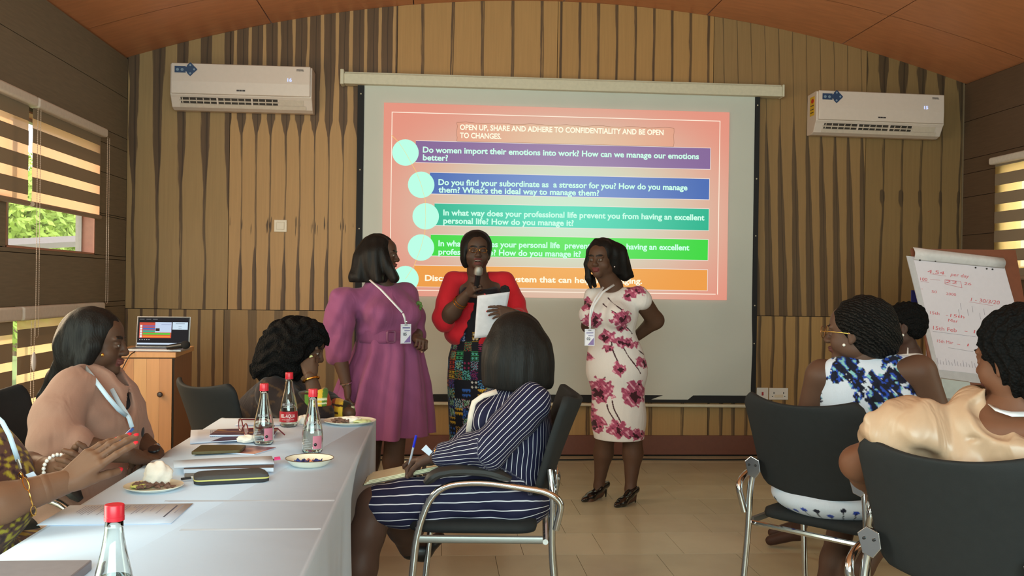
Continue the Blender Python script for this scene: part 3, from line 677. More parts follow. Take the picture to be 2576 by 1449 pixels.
def laptop():
    Yl = 5.78
    tl, tr, bl_, br = W(343, 795, Yl), W(475, 794, Yl), W(341, 874, Yl), W(476, 876, Yl)
    x0, x1 = bl_.x, br.x; zb = CZ + .012; 
    r = empty('laptop', ((x0 + x1) / 2, Yl, CZ), 'open laptop showing the slide, on top of the maple cabinet', 'laptop')
    MB().box((x0 - .005, Yl - .20, CZ + .001), (x1 + .005, Yl + .0, CZ + .014)).build('base', M_sil, r, bev=.003)
    MB().box((x0 + .02, Yl - .12, CZ + .014), (x1 - .02, Yl - .02, CZ + .0155)).build('keyboard', M_bez, r)
    h = tl.z - zb; w = x1 - x0
    M = Matrix.Translation((x0, Yl, zb)) @ Matrix.Rotation(radians(-8), 4, 'X')
    MB().box((0, 0, 0), (w, .006, h), M).build('lid', M_sil, r, bev=.002)
    MB().box((.003, -.0015, .004), (w - .003, 0, h - .003), M).build('bezel', M_bez, r)
    def R(nm, u0, v0, u1, v1, rgb, d, st=1.0):   # u right 0..1, v down 0..1
        mn = 'lcd_%d_%d_%d' % rgb
        MB().box((.008 + u0 * (w - .016), -.002 - d * .0004, .01 + (1 - v1) * (h - .018)), (.008 + u1 * (w - .016), -.0015 - d * .0004, .01 + (1 - v0) * (h - .018)), M).build(nm, emit(mn, rgb, st), r, fix=False)
    R('display', 0, 0, 1, 1, (44, 42, 44), 0)
    R('taskbar', 0, .90, 1, .96, (206, 222, 240), 1)
    R('slide_preview', .03, .17, .66, .73, (206, 84, 66), 1)
    for k, c in enumerate(((140, 104, 150), (84, 112, 180), (70, 170, 150), (96, 200, 70), (240, 140, 60))):
        R('preview_bar', .1, .27 + k * .092, .64, .335 + k * .092, c, 2)
        R('preview_disc', .045, .265 + k * .092, .085, .34 + k * .092, (240, 236, 235), 3)
    R('dialog_window', .34, .16, .66, .53, (196, 212, 236), 4); R('dialog_picture', .35, .38, .43, .48, (60, 44, 36), 5); R('dialog_line', .46, .24, .65, .26, (150, 160, 190), 5)
    R('notes_window', .68, .155, .98, .42, (206, 226, 240), 3); R('notes_line', .74, .2, .92, .22, (150, 160, 175), 4); R('notes_line', .8, .3, .86, .32, (150, 160, 175), 4); R('notes_line', .8, .36, .86, .38, (150, 160, 175), 4)
    for k in range(5): R('toolbar_icon', .04 + k * .045, .77, .06 + k * .045, .8, (190, 190, 190), 2)
    for k in range(3): R('menu_text', .03 + k * .13, .05, .12 + k * .13, .065, (150, 150, 150), 2)
laptop()
# wireless microphone lying before the laptop
r = empty('microphone', (W(450, 872, 5.565).x, 5.565, CZ), 'black microphone lying on the cabinet in front of the laptop', 'microphone')
p0, p1 = W(420, 874, 5.56), W(478, 866, 5.555)
q = MB(); c = p1.lerp(p0, .35); q.tube([p0, c], [.014, .018], 10); q.build('handle', M_bez, r, smooth=True)
MB().ball(p1.lerp(p0, .2), (.028, .024, .024), 14, 10).build('foam_head', mat('black_foam', (20, 19, 20), .95), r, smooth=True)
# power cable from the cabinet
tag(MB().tube(fillet([W(340, 884, 5.535), W(326, 893, 5.50), W(304, 935, 5.50), W(292, 980, 5.50)], .03), .003, 6).build('power_cord', mat('black_rubber', (24, 22, 22), .5), smooth=True), 'thin black cord hanging from the cabinet top at the left corner', 'cord')
# ---------------------------------------------------------------- table and cloth
TX0, TX1, TY0, TY1, TZ = -.93, -.262, .75, 4.18, .75
tb = empty('meeting_table', ((TX0 + TX1) / 2, 2.5, 0), 'long table hidden under a white tablecloth', 'table')
MB().box((TX0 + .03, TY0 + .03, TZ - .034), (TX1 - .03, TY1 - .03, TZ - .006)).build('tabletop', mat('table_wood', (120, 84, 54), .5), tb)
for x in (TX0 + .08, TX1 - .08):
    for y in (TY0 + .1, 2.4, TY1 - .1): MB().tube([(x, y, 0), (x, y, TZ - .034)], .02, 8).build('leg', mat('dark_leg', (40, 38, 38), .5), tb)
M_cloth, nt, b = nodes('white_tablecloth'); co = N(nt, 'ShaderNodeTexCoord').outputs['Object']
n1 = N(nt, 'ShaderNodeTexNoise', i_Scale=5.0, i_Detail=4.0); L(nt, co, n1.inputs['Vector']); n2 = N(nt, 'ShaderNodeTexNoise', i_Scale=420.0); L(nt, co, n2.inputs['Vector'])
b1 = N(nt, 'ShaderNodeBump', i_Strength=.35, i_Distance=.01); L(nt, n1.outputs[0], b1.inputs['Height']); b2_ = N(nt, 'ShaderNodeBump', i_Strength=.1, i_Distance=.001); L(nt, n2.outputs[0], b2_.inputs['Height']); L(nt, b1.outputs[0], b2_.inputs['Normal']); L(nt, b2_.outputs[0], b.inputs['Normal'])
b.inputs['Base Color'].default_value = (*lin((196, 208, 226)), 1); b.inputs['Roughness'].default_value = .8
def cloth():
    # closed perimeter rings from the table top outwards and down
    per = []; r = .012
    N1, N2 = 120, 24
    for i in range(N1): per.append((TX1, TY0 + (TY1 - TY0) * i / N1, 1, 0))
    for i in range(N2): per.append((TX1 - (TX1 - TX0) * i / N2, TY1, 0, 1))
    for i in range(N1): per.append((TX0, TY1 - (TY1 - TY0) * i / N1, -1, 0))
    for i in range(N2): per.append((TX0 + (TX1 - TX0) * i / N2, TY0, 0, -1))
    n = len(per); mb = MB(); vs = []; rings = 18
    xc, yc = (TX0 + TX1) / 2, (TY0 + TY1) / 2
    for j in range(rings):
        if j == 0: out, z = -r, TZ + .0001
        elif j < 5:
            a = (j - 1) / 3 * pi / 2; out = -r + r * sin(a); z = TZ - r + r * cos(a)
        else:
            t = (j - 4) / (rings - 5); out = .0; z = TZ - r - t * .70
        for k, (x, y, nx, ny) in enumerate(per):
            t = max(0, (j - 4) / (rings - 5)); s_ = x + y
            wv = .014 * t * (sin(s_ * 9 + (1.2 if nx else 0)) + .5 * sin(s_ * 21 + 2) + .35 * sin(s_ * 37)) + .012 * t - (.075 * min(1, t * 4) * max(0, 1 - abs(y - 3.5) / .55) if nx > 0 else 0)
            cornery = max(0, 1 - min(abs(y - TY1), abs(y - TY0)) / .12) if nx else max(0, 1 - min(abs(x - TX0), abs(x - TX1)) / .12)
            wv += -.0 * t * cornery
            o = out + wv
            vs.append((x + nx * o, y + ny * o, z))
    fs = [(j * n + k, j * n + (k + 1) % n, (j + 1) * n + (k + 1) % n, (j + 1) * n + k) for j in range(rings - 1) for k in range(n)]
    mb.add(vs, fs)
    ob = mb.build('tablecloth', M_cloth, None, smooth='all')
    # flat top sheet, gently uneven
    return ob
clo = cloth()
bm = bmesh.new(); bm.from_mesh(clo.data)
ed = [e for e in bm.edges if e.is_boundary and all(v.co.z > TZ - .001 for v in e.verts)]
bmesh.ops.contextual_create(bm, geom=ed); bm.to_mesh(clo.data); bm.free()
tag(clo, 'white tablecloth draped over the long table in the foreground', 'tablecloth')
# two ironed-in creases crossing the top
for yy, x0_ in ((2.60, -.72), (2.30, -.60)):
    q = MB(); n_ = 24; q.add([p for i in range(n_ + 1) for p in ((x0_ + (TX1 - .01 - x0_) * i / n_, yy - .008, TZ + .0003), (x0_ + (TX1 - .01 - x0_) * i / n_, yy + .001 * sin(i), TZ + .0013 * sin(pi * i / n_)), (x0_ + (TX1 - .01 - x0_) * i / n_, yy + .009, TZ + .0003))], [(3 * i + k, 3 * i + k + 1, 3 * i + k + 4, 3 * i + k + 3) for i in range(n_) for k in (0, 1)]); q.build('crease', M_cloth, clo, smooth='all', fix=False)
# ---------------------------------------------------------------- bottles
M_gl, nt, b = nodes('clear_bottle_glass'); b.inputs['Transmission Weight'].default_value = 1; b.inputs['Roughness'].default_value = .02; b.inputs['IOR'].default_value = 1.45; b.inputs['Base Color'].default_value = (.93, .98, .96, 1)
M_wa, nt, b = nodes('water'); b.inputs['Transmission Weight'].default_value = 1; b.inputs['Roughness'].default_value = 0; b.inputs['IOR'].default_value = 1.33; b.inputs['Base Color'].default_value = (.92, .99, .97, 1)
M_cap = mat('red_screw_cap', (206, 34, 52), .35, var=.03); M_lab = mat('red_paper_label', (178, 30, 44), .5, var=.03); M_lw = mat('label_white', (236, 230, 226), .6)
M_lgr = mat('pale_label_print', (176, 176, 182), .6); M_lpk = mat('pink_label_print', (196, 120, 140), .6)
PRF = [(.0, .004), (.022, .0015), (.030, 0), (.0345, .006), (.036, .016), (.0363, .05), (.0355, .068), (.0330, .086), (.0292, .105), (.0245, .125), (.0200, .145), (.0165, .165), (.0145, .182), (.0138, .200)]
def rad(z):
    for (r0, z0), (r1, z1) in zip(PRF[2:-1], PRF[3:]):
        if z0 <= z <= z1: return r0 + (r1 - r0) * (z - z0) / max(1e-6, z1 - z0)
    return .0138
def bottle(x, y, label, level, kind, face=-90, s=1.0, group=None):
    r = empty('water_bottle', (x, y, TZ), label, 'bottle', group)
    c = (x, y, TZ + .0005)
    th = .0028
    inner = [(max(0, rr - th), z + (.004 if i < 3 else 0)) for i, (rr, z) in enumerate(PRF)]
    prof = PRF + inner[::-1]
    q = MB(); q.lathe([(max(rr, .0003), z) for rr, z in prof], c, 28, caps=False); q.build('glass', M_gl, r, smooth='all', fix=True)
    w = [(max(.0003, rad(z) - th - .0004), z) for z in np.linspace(.008, level, 9)]
    w = [(.0003, .0075)] + w + [(.0003, level + .0002)]
    MB().lathe(w, c, 24).build('water', M_wa, r, smooth=True)
    cp = [(.0003, .2195), (.0148, .2195), (.0156, .218), (.0156, .2005), (.0160, .2), (.0160, .1935), (.0150, .193), (.0140, .193)]
    q = MB(); q.lathe(cp[::-1], c, 26); q.build('cap', M_cap, r, smooth=True)
    for k in range(26):
        pass
    def pat(z0, z1, a0, a1, m, nm, off=.0006):
        q = MB(); n = 12
        q.grid(lambda u, v: Vector((x + (rad(z0 + (z1 - z0) * v) + off) * cos(radians(a0 + (a1 - a0) * u)), y + (rad(z0 + (z1 - z0) * v) + off) * sin(radians(a0 + (a1 - a0) * u)), c[2] + z0 + (z1 - z0) * v)), n, 4)
        return q.build(nm, m, r, smooth='all', fix=False)
    def btxt(s_, z, a, h, wd_, m, off=.0012, bold=.01):
        def bend(px, py):
            zz = z + py; R_ = rad(zz) + off; ang = radians(a) + px / rad(z)
            return Vector((x + R_ * cos(ang), y + R_ * sin(ang), c[2] + zz))
        text(s_, m, (0, 0, 0), X_, Z_, h, wd_, bold, r, 'label_text', bend=bend)
    if kind == 'red':
        pat(.022, .064, face - 78, face + 78, M_lab, 'label'); btxt('BEL-AQUA', .040, face - 50, .014, .060, M_lw); btxt('NATURAL MINERAL WATER', .030, face - 40, .004, .05, M_lw, bold=0); btxt('750 ml', .025, face - 10, .003, .012, M_lw, bold=0)
        btxt('BEL-AQUA', .088, face - 44, .009, .046, M_lgr); btxt('MINERAL', .080, face - 34, .004, .034, M_lgr, bold=0)
    elif kind == 'back':
        pat(.018, .062, face + 5, face + 60, M_lpk, 'label_patch', .0008)
        q = MB(); a_ = radians(face + 18); q.ball((x + .0366 * cos(a_), y + .0366 * sin(a_), c[2] + .033), (.006, .003, .006), 10, 6); q.build('label_dot', M_bez, r)
        for k in range(6): pat(.02 + k * .006, .0212 + k * .006, face - 55, face - (5 + 9 * (k % 3)), M_lgr, 'label_print', .0008)
        btxt('BEL-AQUA', .104, face - 40, .008, .036, M_lgr)
    elif kind == 'front':
        btxt('BEL-AQUA', .092, face - 88, .0130, .058, mat('red_glass_print', (190, 34, 48), .4), .0010, .008)
        btxt('STILL', .0845, face - 52, .004, .014, M_lpk, bold=0); btxt('WATER', .078, face - 52, .004, .018, M_lpk, bold=0)
        pat(.018, .07, face - 60, face + 5, M_lgr, 'label_patch', .0008)
    return r
bottle(-.622, 3.50, 'half-full glass water bottle beside the red-framed spectacles', .075, 'back', -82)
bottle(-.599, 3.93, 'glass water bottle with a red paper label facing the camera', .078, 'red', -86)
bottle(-.426, 3.33, 'glass water bottle standing behind the small dish of wrappers', .078, 'back', -86)
bottle(W(288, 1270, 1.61).x, 1.61, 'large foreground glass bottle with red cap and red print, near picture bottom', .10, 'front', -74)
# ---------------------------------------------------------------- crockery
M_pot = mat('cream_porcelain', (238, 234, 214), .2, var=.02, coat=.5); M_meat = mat('brown_meat', (112, 82, 70), .7, var=.25, scale=60, bump=.4, bscale=90); M_nap = mat('white_napkin', (240, 234, 224), .9, var=.05, bump=.2)
M_rice = mat('yellow_green_scraps', (196, 200, 110), .8, var=.2, scale=80); M_rim = mat('gold_rim', (110, 84, 60), .35, metal=.5)
def plate(x, y, R, dep, label, cat='plate', rim=False):
    r = empty('plate' if cat == 'plate' else 'dish', (x, y, TZ), label, cat)
    pr = [(.0003, .003), (R * .6, .003), (R * .62, .001), (R * .66, .001), (R * .8, dep * .35), (R, dep), (R, dep + .002), (R * .8, dep * .42 + .003), (R * .6, .006), (.0003, .006)]
    MB().lathe(pr, (x, y, TZ), 40).build('rim' if False else 'body', M_pot, r, smooth=True)
    if rim: MB().tube(arc((x, y, TZ + dep + .0015), R, 0, 2 * pi, 40, ax=Vector((1, 0, 0)), ay=Vector((0, 1, 0)))[:-1], .0013, 5, closed=True).build('rim_line', M_rim, r)
    return r
def crumple(name, c, r, m, label, cat, seed, parent=None, amp=.35):
    bm = bmesh.new(); bmesh.ops.create_icosphere(bm, subdivisions=4, radius=1)
    rs = np.random.default_rng(seed); ds = rs.normal(size=(14, 3)); ds /= np.linalg.norm(ds, axis=1)[:, None]
    for v in bm.verts:
        p = np.array(v.co); k = np.abs(np.sin(ds @ p * 2.3)).mean() * 2 - 1.2 + .35 * np.max(ds @ p) - .9 * np.min(np.abs(ds[:6] @ p)) ** .5 + .45
        v.co = Vector(p * (1 + amp * (k + .3 * sin(7 * p[0] + 5 * p[1] * p[2]))))
        v.co = Vector((c[0] + v.co.x * r[0], c[1] + v.co.y * r[1], max(c[2] - r[2] * .92, c[2] + v.co.z * r[2])))
    vs = [tuple(v.co) for v in bm.verts]; fs = [[v.index for v in f.verts] for f in bm.faces]; bm.free()
    o = rawobj(name, vs, fs, m, parent, smooth=True)
    if label: tag(o, label, cat)
    return o
def meat(c, n, sx_, sy_, seed, label):
    root = empty('meat_scraps', c, label, 'food'); rs = random.Random(seed)
    for k in range(n):
        a = rs.random() * 6.28; R = rs.random() ** .5; p = Vector(c) + Vector((cos(a) * R * sx_, sin(a) * R * sy_, .004 + .008 * rs.random())); d = Vector((rs.uniform(-1, 1), rs.uniform(-.6, .6), rs.uniform(-.2, .3))).normalized()
        l = rs.uniform(.008, .018); MB().tube([p - d * l, p - d * l * .3 + Vector((0, 0, .004)), p + d * l * .4, p + d * l], [.002, rs.uniform(.003, .006), rs.uniform(.003, .006), .0015], 6).build('scrap', M_meat, root, smooth=True)
plate(-.789, 2.745, .08, .012, 'small cream plate with crumpled napkin and meat scraps near the paper')
meat((-.785, 2.73, TZ + .006), 26, .055, .03, 3, 'brown meat scraps on the plate with the crumpled napkin')
o = crumple('napkin', (-.785, 2.765, TZ + .036), (.032, .022, .030), M_nap, 'crumpled white napkin standing on the nearer cream plate', 'napkin', 4)
plate(-.36, 4.015, .108, .014, 'cream plate with leftovers at the far right corner of the table')
meat((-.40, 4.0, TZ + .006), 20, .035, .03, 5, 'dark meat scraps on the far plate')
crumple('napkin', (-.355, 4.02, TZ + .016), (.035, .022, .012), M_nap, 'torn white napkin lying on the far plate', 'napkin', 6)
crumple('cabbage_scraps', (-.31, 4.01, TZ + .012), (.03, .03, .006), mat('pale_green_cabbage', (206, 216, 160), .7, var=.15), 'pale green cabbage scraps on the far plate', 'food', 8)
crumple('rice_scraps', (-.822, 2.75, TZ + .012), (.026, .03, .006), M_rice, 'yellow-green scraps at the left of the nearer plate', 'food', 9)
plate(-.404, 3.095, .076, .024, 'small white dish with dark rim line holding torn wrappers', 'dish', True)
wr = empty('sweet_wrapper', (-.42, 3.095, TZ + .01), 'torn blue and orange sweet wrapper in the small dish', 'wrapper')
M_wb = mat('blue_foil', (52, 84, 176), .25, metal=.3, var=.2, scale=90); M_wo = mat('orange_foil', (226, 140, 110), .35, var=.1); M_wd = mat('navy_foil', (40, 52, 110), .3, var=.1)
for (a, c, e, m, n_) in (((-.452, 3.10), (-.425, 3.088), .012, M_wb, 'foil_piece'), ((-.43, 3.095), (-.405, 3.085), .010, M_wd, 'foil_piece'), ((-.418, 3.10), (-.392, 3.092), .012, M_wo, 'foil_piece'), ((-.395, 3.095), (-.365, 3.10), .006, M_wd, 'foil_piece')):
    q = MB(); q.grid(lambda u, v: Vector((a[0] + (c[0] - a[0]) * u, a[1] + (c[1] - a[1]) * u + (v - .5) * e * 2, TZ + .0135 + .005 * sin(u * 9 + v * 5) + .004 * v)), 8, 3); q.build(n_, m, wr, smooth='all', solid=.0004)
crumple('tissue', (W(612, 1108, 3.45).x, 3.52, TZ + .016), (.03, .02, .012), M_nap, 'small crumpled tissue between the phone and the nearest bottle', 'tissue', 12)
crumple('tissue', (-.545, 3.99, TZ + .018), (.020, .018, .017), M_nap, 'small crumpled tissue right of the red-labelled bottle', 'tissue', 15)
crumple('tissue', (W(404, 1168, 2.95).x, 3.0, TZ - .02), (.018, .02, .012), mat('orange_tissue', (226, 160, 110), .8), 'small orange scrap below the seated woman\'s wrist at the table edge', 'scrap', 17)
# ---------------------------------------------------------------- papers, books, phones
M_pap = mat('white_paper', (204, 214, 232), .7, var=.02); M_ink = mat('grey_ink', (150, 156, 178), .8); M_ink2 = mat('dark_ink', (84, 88, 110), .8)
def sheet(pts, z, m, name, parent=None, th=.0008, curl=0):
    """quad sheet from 4 floor-plan points"""
    p = [Vector(a) for a in pts]
    q = MB(); q.grid(lambda u, v: Vector((*((p[0] * (1 - u) + p[1] * u) * (1 - v) + (p[3] * (1 - u) + p[2] * u) * v), z + curl * (u * (1 - u)) * 1 + .0)), 8, 2)
    return q.build(name, m, parent, smooth='all', solid=th)
def lerp2(p, u, v): p = [Vector(a) for a in p]; return (p[0] * (1 - u) + p[1] * u) * (1 - v) + (p[3] * (1 - u) + p[2] * u) * v
# printed page in the left foreground
pp = [tuple(WZ(92, 1322, TZ + .002).xy), tuple(WZ(430, 1317, TZ + .002).xy), tuple(WZ(486, 1267, TZ + .002).xy), tuple(WZ(176, 1272, TZ + .002).xy)]
r = empty('printed_page', (-.8, 2.45, TZ), 'printed page lying behind the large foreground bottle, overhanging the table edge', 'paper')
sheet(pp, TZ + .0025, M_pap, 'page', r)
rs = random.Random(5)
def marks(parent, pp, z, u0, u1, v0, v1, m, ax='v', th=.004, name='print_line'):
    a, b2 = (lerp2(pp, u0, v0), lerp2(pp, u1, v0)); c, d = (lerp2(pp, u1, v1), lerp2(pp, u0, v1))
    q = MB(); q.add([(*a, z), (*b2, z), (*c, z), (*d, z)], [(0, 1, 2, 3)]); return q.build(name, m, parent, fix=False)
for k in range(30):
    u = .14 + k * .024
    if .80 < u < .84: continue
    marks(r, pp, TZ + .0031, u, u + .009, .92 - .5 * rs.random(), .94, M_ink)
marks(r, pp, TZ + .0031, .88, .895, .3, .9, M_ink2); marks(r, pp, TZ + .0031, .93, .94, .5, .92, M_ink)
# booklet pile under the spectacles
def booklet(pts, z, h, cover, name, label, cat, pages=True, cov=None):
    r = empty(name, (pts[0][0], pts[0][1], z), label, cat)
    q = MB(); q.prism([(a, b2, z + .0006) for a, b2 in pts], (0, 0, h - .0012)); q.build('page_block', M_pap, r)
    q = MB(); q.prism([(a, b2, z + h - .0006) for a, b2 in pts], (0, 0, .0008)); q.build('cover', cover, r)
    return r
def purple_art(name, a, c, d):
    m, nt, b = nodes(name); co = N(nt, 'ShaderNodeTexCoord').outputs['Object']
    mp = N(nt, 'ShaderNodeMapping'); mp.inputs['Scale'].default_value = (8, 14, 1); L(nt, co, mp.inputs[0])
    n1 = N(nt, 'ShaderNodeTexNoise', i_Scale=1.0, i_Detail=4.0); L(nt, mp.outputs[0], n1.inputs['Vector'])
    cr = N(nt, 'ShaderNodeValToRGB'); e = cr.color_ramp.elements; e[0].position = .35; e[0].color = (*lin(a), 1); e[1].position = .65; e[1].color = (*lin(c), 1); k = e.new(.5); k.color = (*lin(d), 1)
    L(nt, n1.outputs[0], cr.inputs[0]); L(nt, cr.outputs[0], b.inputs['Base Color']); b.inputs['Roughness'].default_value = .35; return m
Pq = lambda x, y, z=TZ: tuple(WZ(x, y, z).xy)
r = empty('document', (-.9, 3.6, TZ), 'white document with small print under the brochures at the left table edge', 'paper')
pq = [Pq(478, 1118), Pq(640, 1106), Pq(642, 1080), Pq(480, 1086)]
sheet(pq, TZ + .004, M_pap, 'page', r, .006)
for k in range(6): marks(r, pq, TZ + .0074, .30 + k * .03, .315 + k * .03, .3, .9, M_ink)
booklet([Pq(527, 1094, .765), Pq(690, 1094, .765), Pq(700, 1077, .765), Pq(548, 1080, .765)], TZ + .0085, .007, purple_art('brochure_purple', (60, 40, 60), (190, 150, 90), (96, 66, 96)), 'brochure', 'purple-brown glossy brochure under the red-framed spectacles', 'brochure')
booklet([Pq(530, 1119, .75), Pq(640, 1113, .75), Pq(660, 1104, .75), Pq(560, 1108, .75)], TZ + .0085, .004, purple_art('brochure_blue', (54, 48, 110), (90, 80, 150), (70, 60, 90)), 'brochure', 'brochure with a blue-violet cover partly hidden by the tissue', 'brochure')
booklet([Pq(513, 1139), Pq(640, 1145), Pq(694, 1129), Pq(600, 1122)], TZ + .0005, .004, purple_art('brochure_sunset', (70, 42, 66), (200, 140, 120), (130, 80, 90)), 'brochure', 'glossy brochure with dusky pink cover under the phone', 'brochure')
r = empty('paper_sheet', (-.62, 4.1, TZ), 'blank sheet of paper at the far end of the table behind the spectacles', 'paper')
sheet([Pq(590, 1072), Pq(745, 1072), Pq(742, 1056), Pq(612, 1056)], TZ + .003, M_pap, 'page', r)
# gold phone in case
def slabphone(c4, z, h, m, name, label, cat, scr=None):
    r = empty(name, (c4[0][0], c4[0][1], z), label, cat)
    P = fillet([Vector((*c4[0], z)).lerp(Vector((*c4[1], z)), .5)] + [Vector((*p, z)) for p in c4[1:]] + [Vector((*c4[0], z))] + [Vector((*c4[0], z)).lerp(Vector((*c4[1], z)), .5)], .012, 4)[:-1]
    q = MB(); q.prism(P, (0, 0, h)); q.build('body', m, r, bev=.0015)
    return r, P
M_gph = mat('bronze_phone_case', (92, 82, 52), .35, metal=.4, var=.1)
r, P = slabphone([Pq(480, 1137, .765), Pq(606, 1132, .765), Pq(620, 1119, .765), Pq(506, 1119, .765)], TZ + .0055, .010, M_gph, 'smartphone', 'bronze-cased phone lying face down on the pink brochure', 'phone')
# notebooks stack and black pouch
r, P = slabphone([Pq(463, 1202), Pq(688, 1187), Pq(690, 1172), Pq(470, 1180)], TZ + .0005, .008, mat('grey_laptop_shell', (120, 112, 104), .5), 'tablet', 'thin grey tablet at the bottom of the notebook pile', 'tablet')
nb = booklet([Pq(462, 1186, .765), Pq(688, 1182, .765), Pq(690, 1160, .765), Pq(468, 1164, .765)], TZ + .009, .013, mat('brown_notebook_cover', (92, 72, 62), .5), 'notebook', 'thick notebook with a brown cover above the grey tablet', 'notebook')
r = empty('paper_stack', (-.72, 3.2, TZ + .025), 'loose white papers resting on top of the notebook pile', 'paper')
sheet([Pq(438, 1168, .785), Pq(690, 1158, .785), Pq(684, 1140, .785), Pq(436, 1152, .785)], TZ + .0245, M_pap, 'page', r, .004, curl=.006)
tag(MB().prism([(*Pq(690, 1160, .77), TZ + .022), (*Pq(706, 1158, .77), TZ + .022), (*Pq(704, 1152, .77), TZ + .022), (*Pq(690, 1154, .77), TZ + .022)], (0, 0, .003)).build('sticky_note', mat('hot_pink_note', (240, 70, 150), .6)), 'hot pink sticky tab poking out of the notebook pile', 'sticky note')
pc = empty('zip_pouch', (-.61, 2.95, TZ), 'black zipped power-bank pouch with a yellow zip', 'pouch')
c4 = [Vector((*Pq(488, 1224, .75), TZ)), Vector((*Pq(680, 1214, .75), TZ)), Vector((*Pq(664, 1186, .765), TZ)), Vector((*Pq(486, 1196, .765), TZ))]
cc = sum(c4, Vector()) / 4
def ring(s_, z): 
    P = [cc + (p - cc) * s_ for p in c4]; mid = P[0].lerp(P[1], .5); out = fillet([mid] + P[1:] + [P[0], mid], .022, 5)[:-1]
    return [Vector((p.x, p.y, TZ + z)) for p in out]
def shell(zs, nm, m):
    mb = MB(); vs = []; n = None
    for s_, z in zs:
        R_ = ring(s_, z); n = len(R_); vs += R_
    fs = [(j * n + k, j * n + (k + 1) % n, (j + 1) * n + (k + 1) % n, (j + 1) * n + k) for j in range(len(zs) - 1) for k in range(n)] + [tuple(range(n - 1, -1, -1)), tuple((len(zs) - 1) * n + k for k in range(n))]
    mb.add(vs, fs); return mb.build(nm, m, pc, smooth=True)
M_pou = mat('black_eva_fabric', (44, 44, 48), .8, bump=.3)
shell([(.93, .001), (1.0, .004), (1.0, .0125)], 'lower_half', M_pou); shell([(1.005, .0126), (1.005, .0165)], 'zip', mat('yellow_zip', (206, 198, 110), .6)); shell([(1.0, .0166), (.98, .024), (.9, .028)], 'upper_half', mat('dark_grey_eva', (70, 68, 68), .8, bump=.3))
ub = empty('usb_plug', (-.75, 2.9, TZ), 'dark usb plug with white tip left of the zipped pouch', 'plug')
a, c = Vector((*Pq(456, 1212), TZ + .008)), Vector((*Pq(480, 1209), TZ + .008))
MB().tube([a, c], .006, 8, flat=.6).build('plug_body', M_pou, ub, bev=.001); MB().tube([c, c + (c - a) * .6], .0045, 4).build('plug_tip', mat('white_plastic', (226, 226, 226), .4), ub)
MB().tube(fillet([c + (c - a) * .4, c + (c - a) * .7 + Vector((.0, .02, .004)), Vector((*Pq(498, 1222), TZ + .01))], .01), .002, 6).build('wrist_strap', M_pou, ub, smooth=True)
# spectacles with red frame, upside down on the brochure
sp_ = empty('spectacles', (W(600, 1075, 3.62).x, 3.62, TZ + .016), 'dark red framed spectacles standing folded open on the brochure', 'spectacles')
M_rf = mat('dark_red_acetate', (112, 22, 34), .25, coat=.5)
def ovl(c, rx, rz, M): return [M @ Vector((c + rx * cos(a) * (1 - .12 * abs(sin(2 * a))), 0, rz * sin(a))) for a in np.linspace(0, 2 * pi, 22)[:-1]]
Ms = Matrix.Translation((W(612, 1068, 3.62).x, 3.62, TZ + .016 + .027)) @ Matrix.Rotation(radians(-62), 4, 'Z') @ Matrix.Rotation(radians(8), 4, 'Y')
for s_ in (-1, 1):
    MB().tube(ovl(.034 * s_, .027, .023, Ms), .0022, 6, closed=True).build('lens_rim', M_rf, sp_, smooth=True)
    MB().tube([Ms @ Vector((.062 * s_, 0, .012)), Ms @ Vector((.064 * s_, .02, .012)), Ms @ Vector((.062 * s_, .11, .006)), Ms @ Vector((.060 * s_, .14, -.022))], .0026, 6).build('temple', M_rf, sp_, smooth=True)
    q = MB(); q.prism([Ms @ Vector((.034 * s_ + .026 * cos(a), -.0004, .022 * sin(a))) for a in np.linspace(0, 2 * pi, 18)[:-1]], (0, .0006, 0)); q.build('lens', mat('lens_clear', (210, 190, 190), .05, alpha=.25), sp_)
MB().tube([Ms @ Vector((-.008, 0, .004)), Ms @ Vector((0, -.002, .008)), Ms @ Vector((.008, 0, .004))], .0022, 6).build('bridge', M_rf, sp_, smooth=True)
# dark phone beside the far plate, grey folder at the near corner
slabphone([Pq(776, 1068, .76), Pq(806, 1062, .76), Pq(806, 1050, .76), Pq(780, 1055, .76)], TZ + .001, .018, mat('dark_wallet', (46, 42, 42), .5), 'wallet', 'dark wallet at the far table end beside the kente sleeve', 'wallet')
tag(MB().box((TX0 + .03, 1.25, TZ + .001), (-.690, 1.985, TZ + .022)).build('folder', mat('lavender_grey_folder', (132, 128, 136), .6), bev=.003), 'lavender grey folder at the near left corner of the table', 'folder')
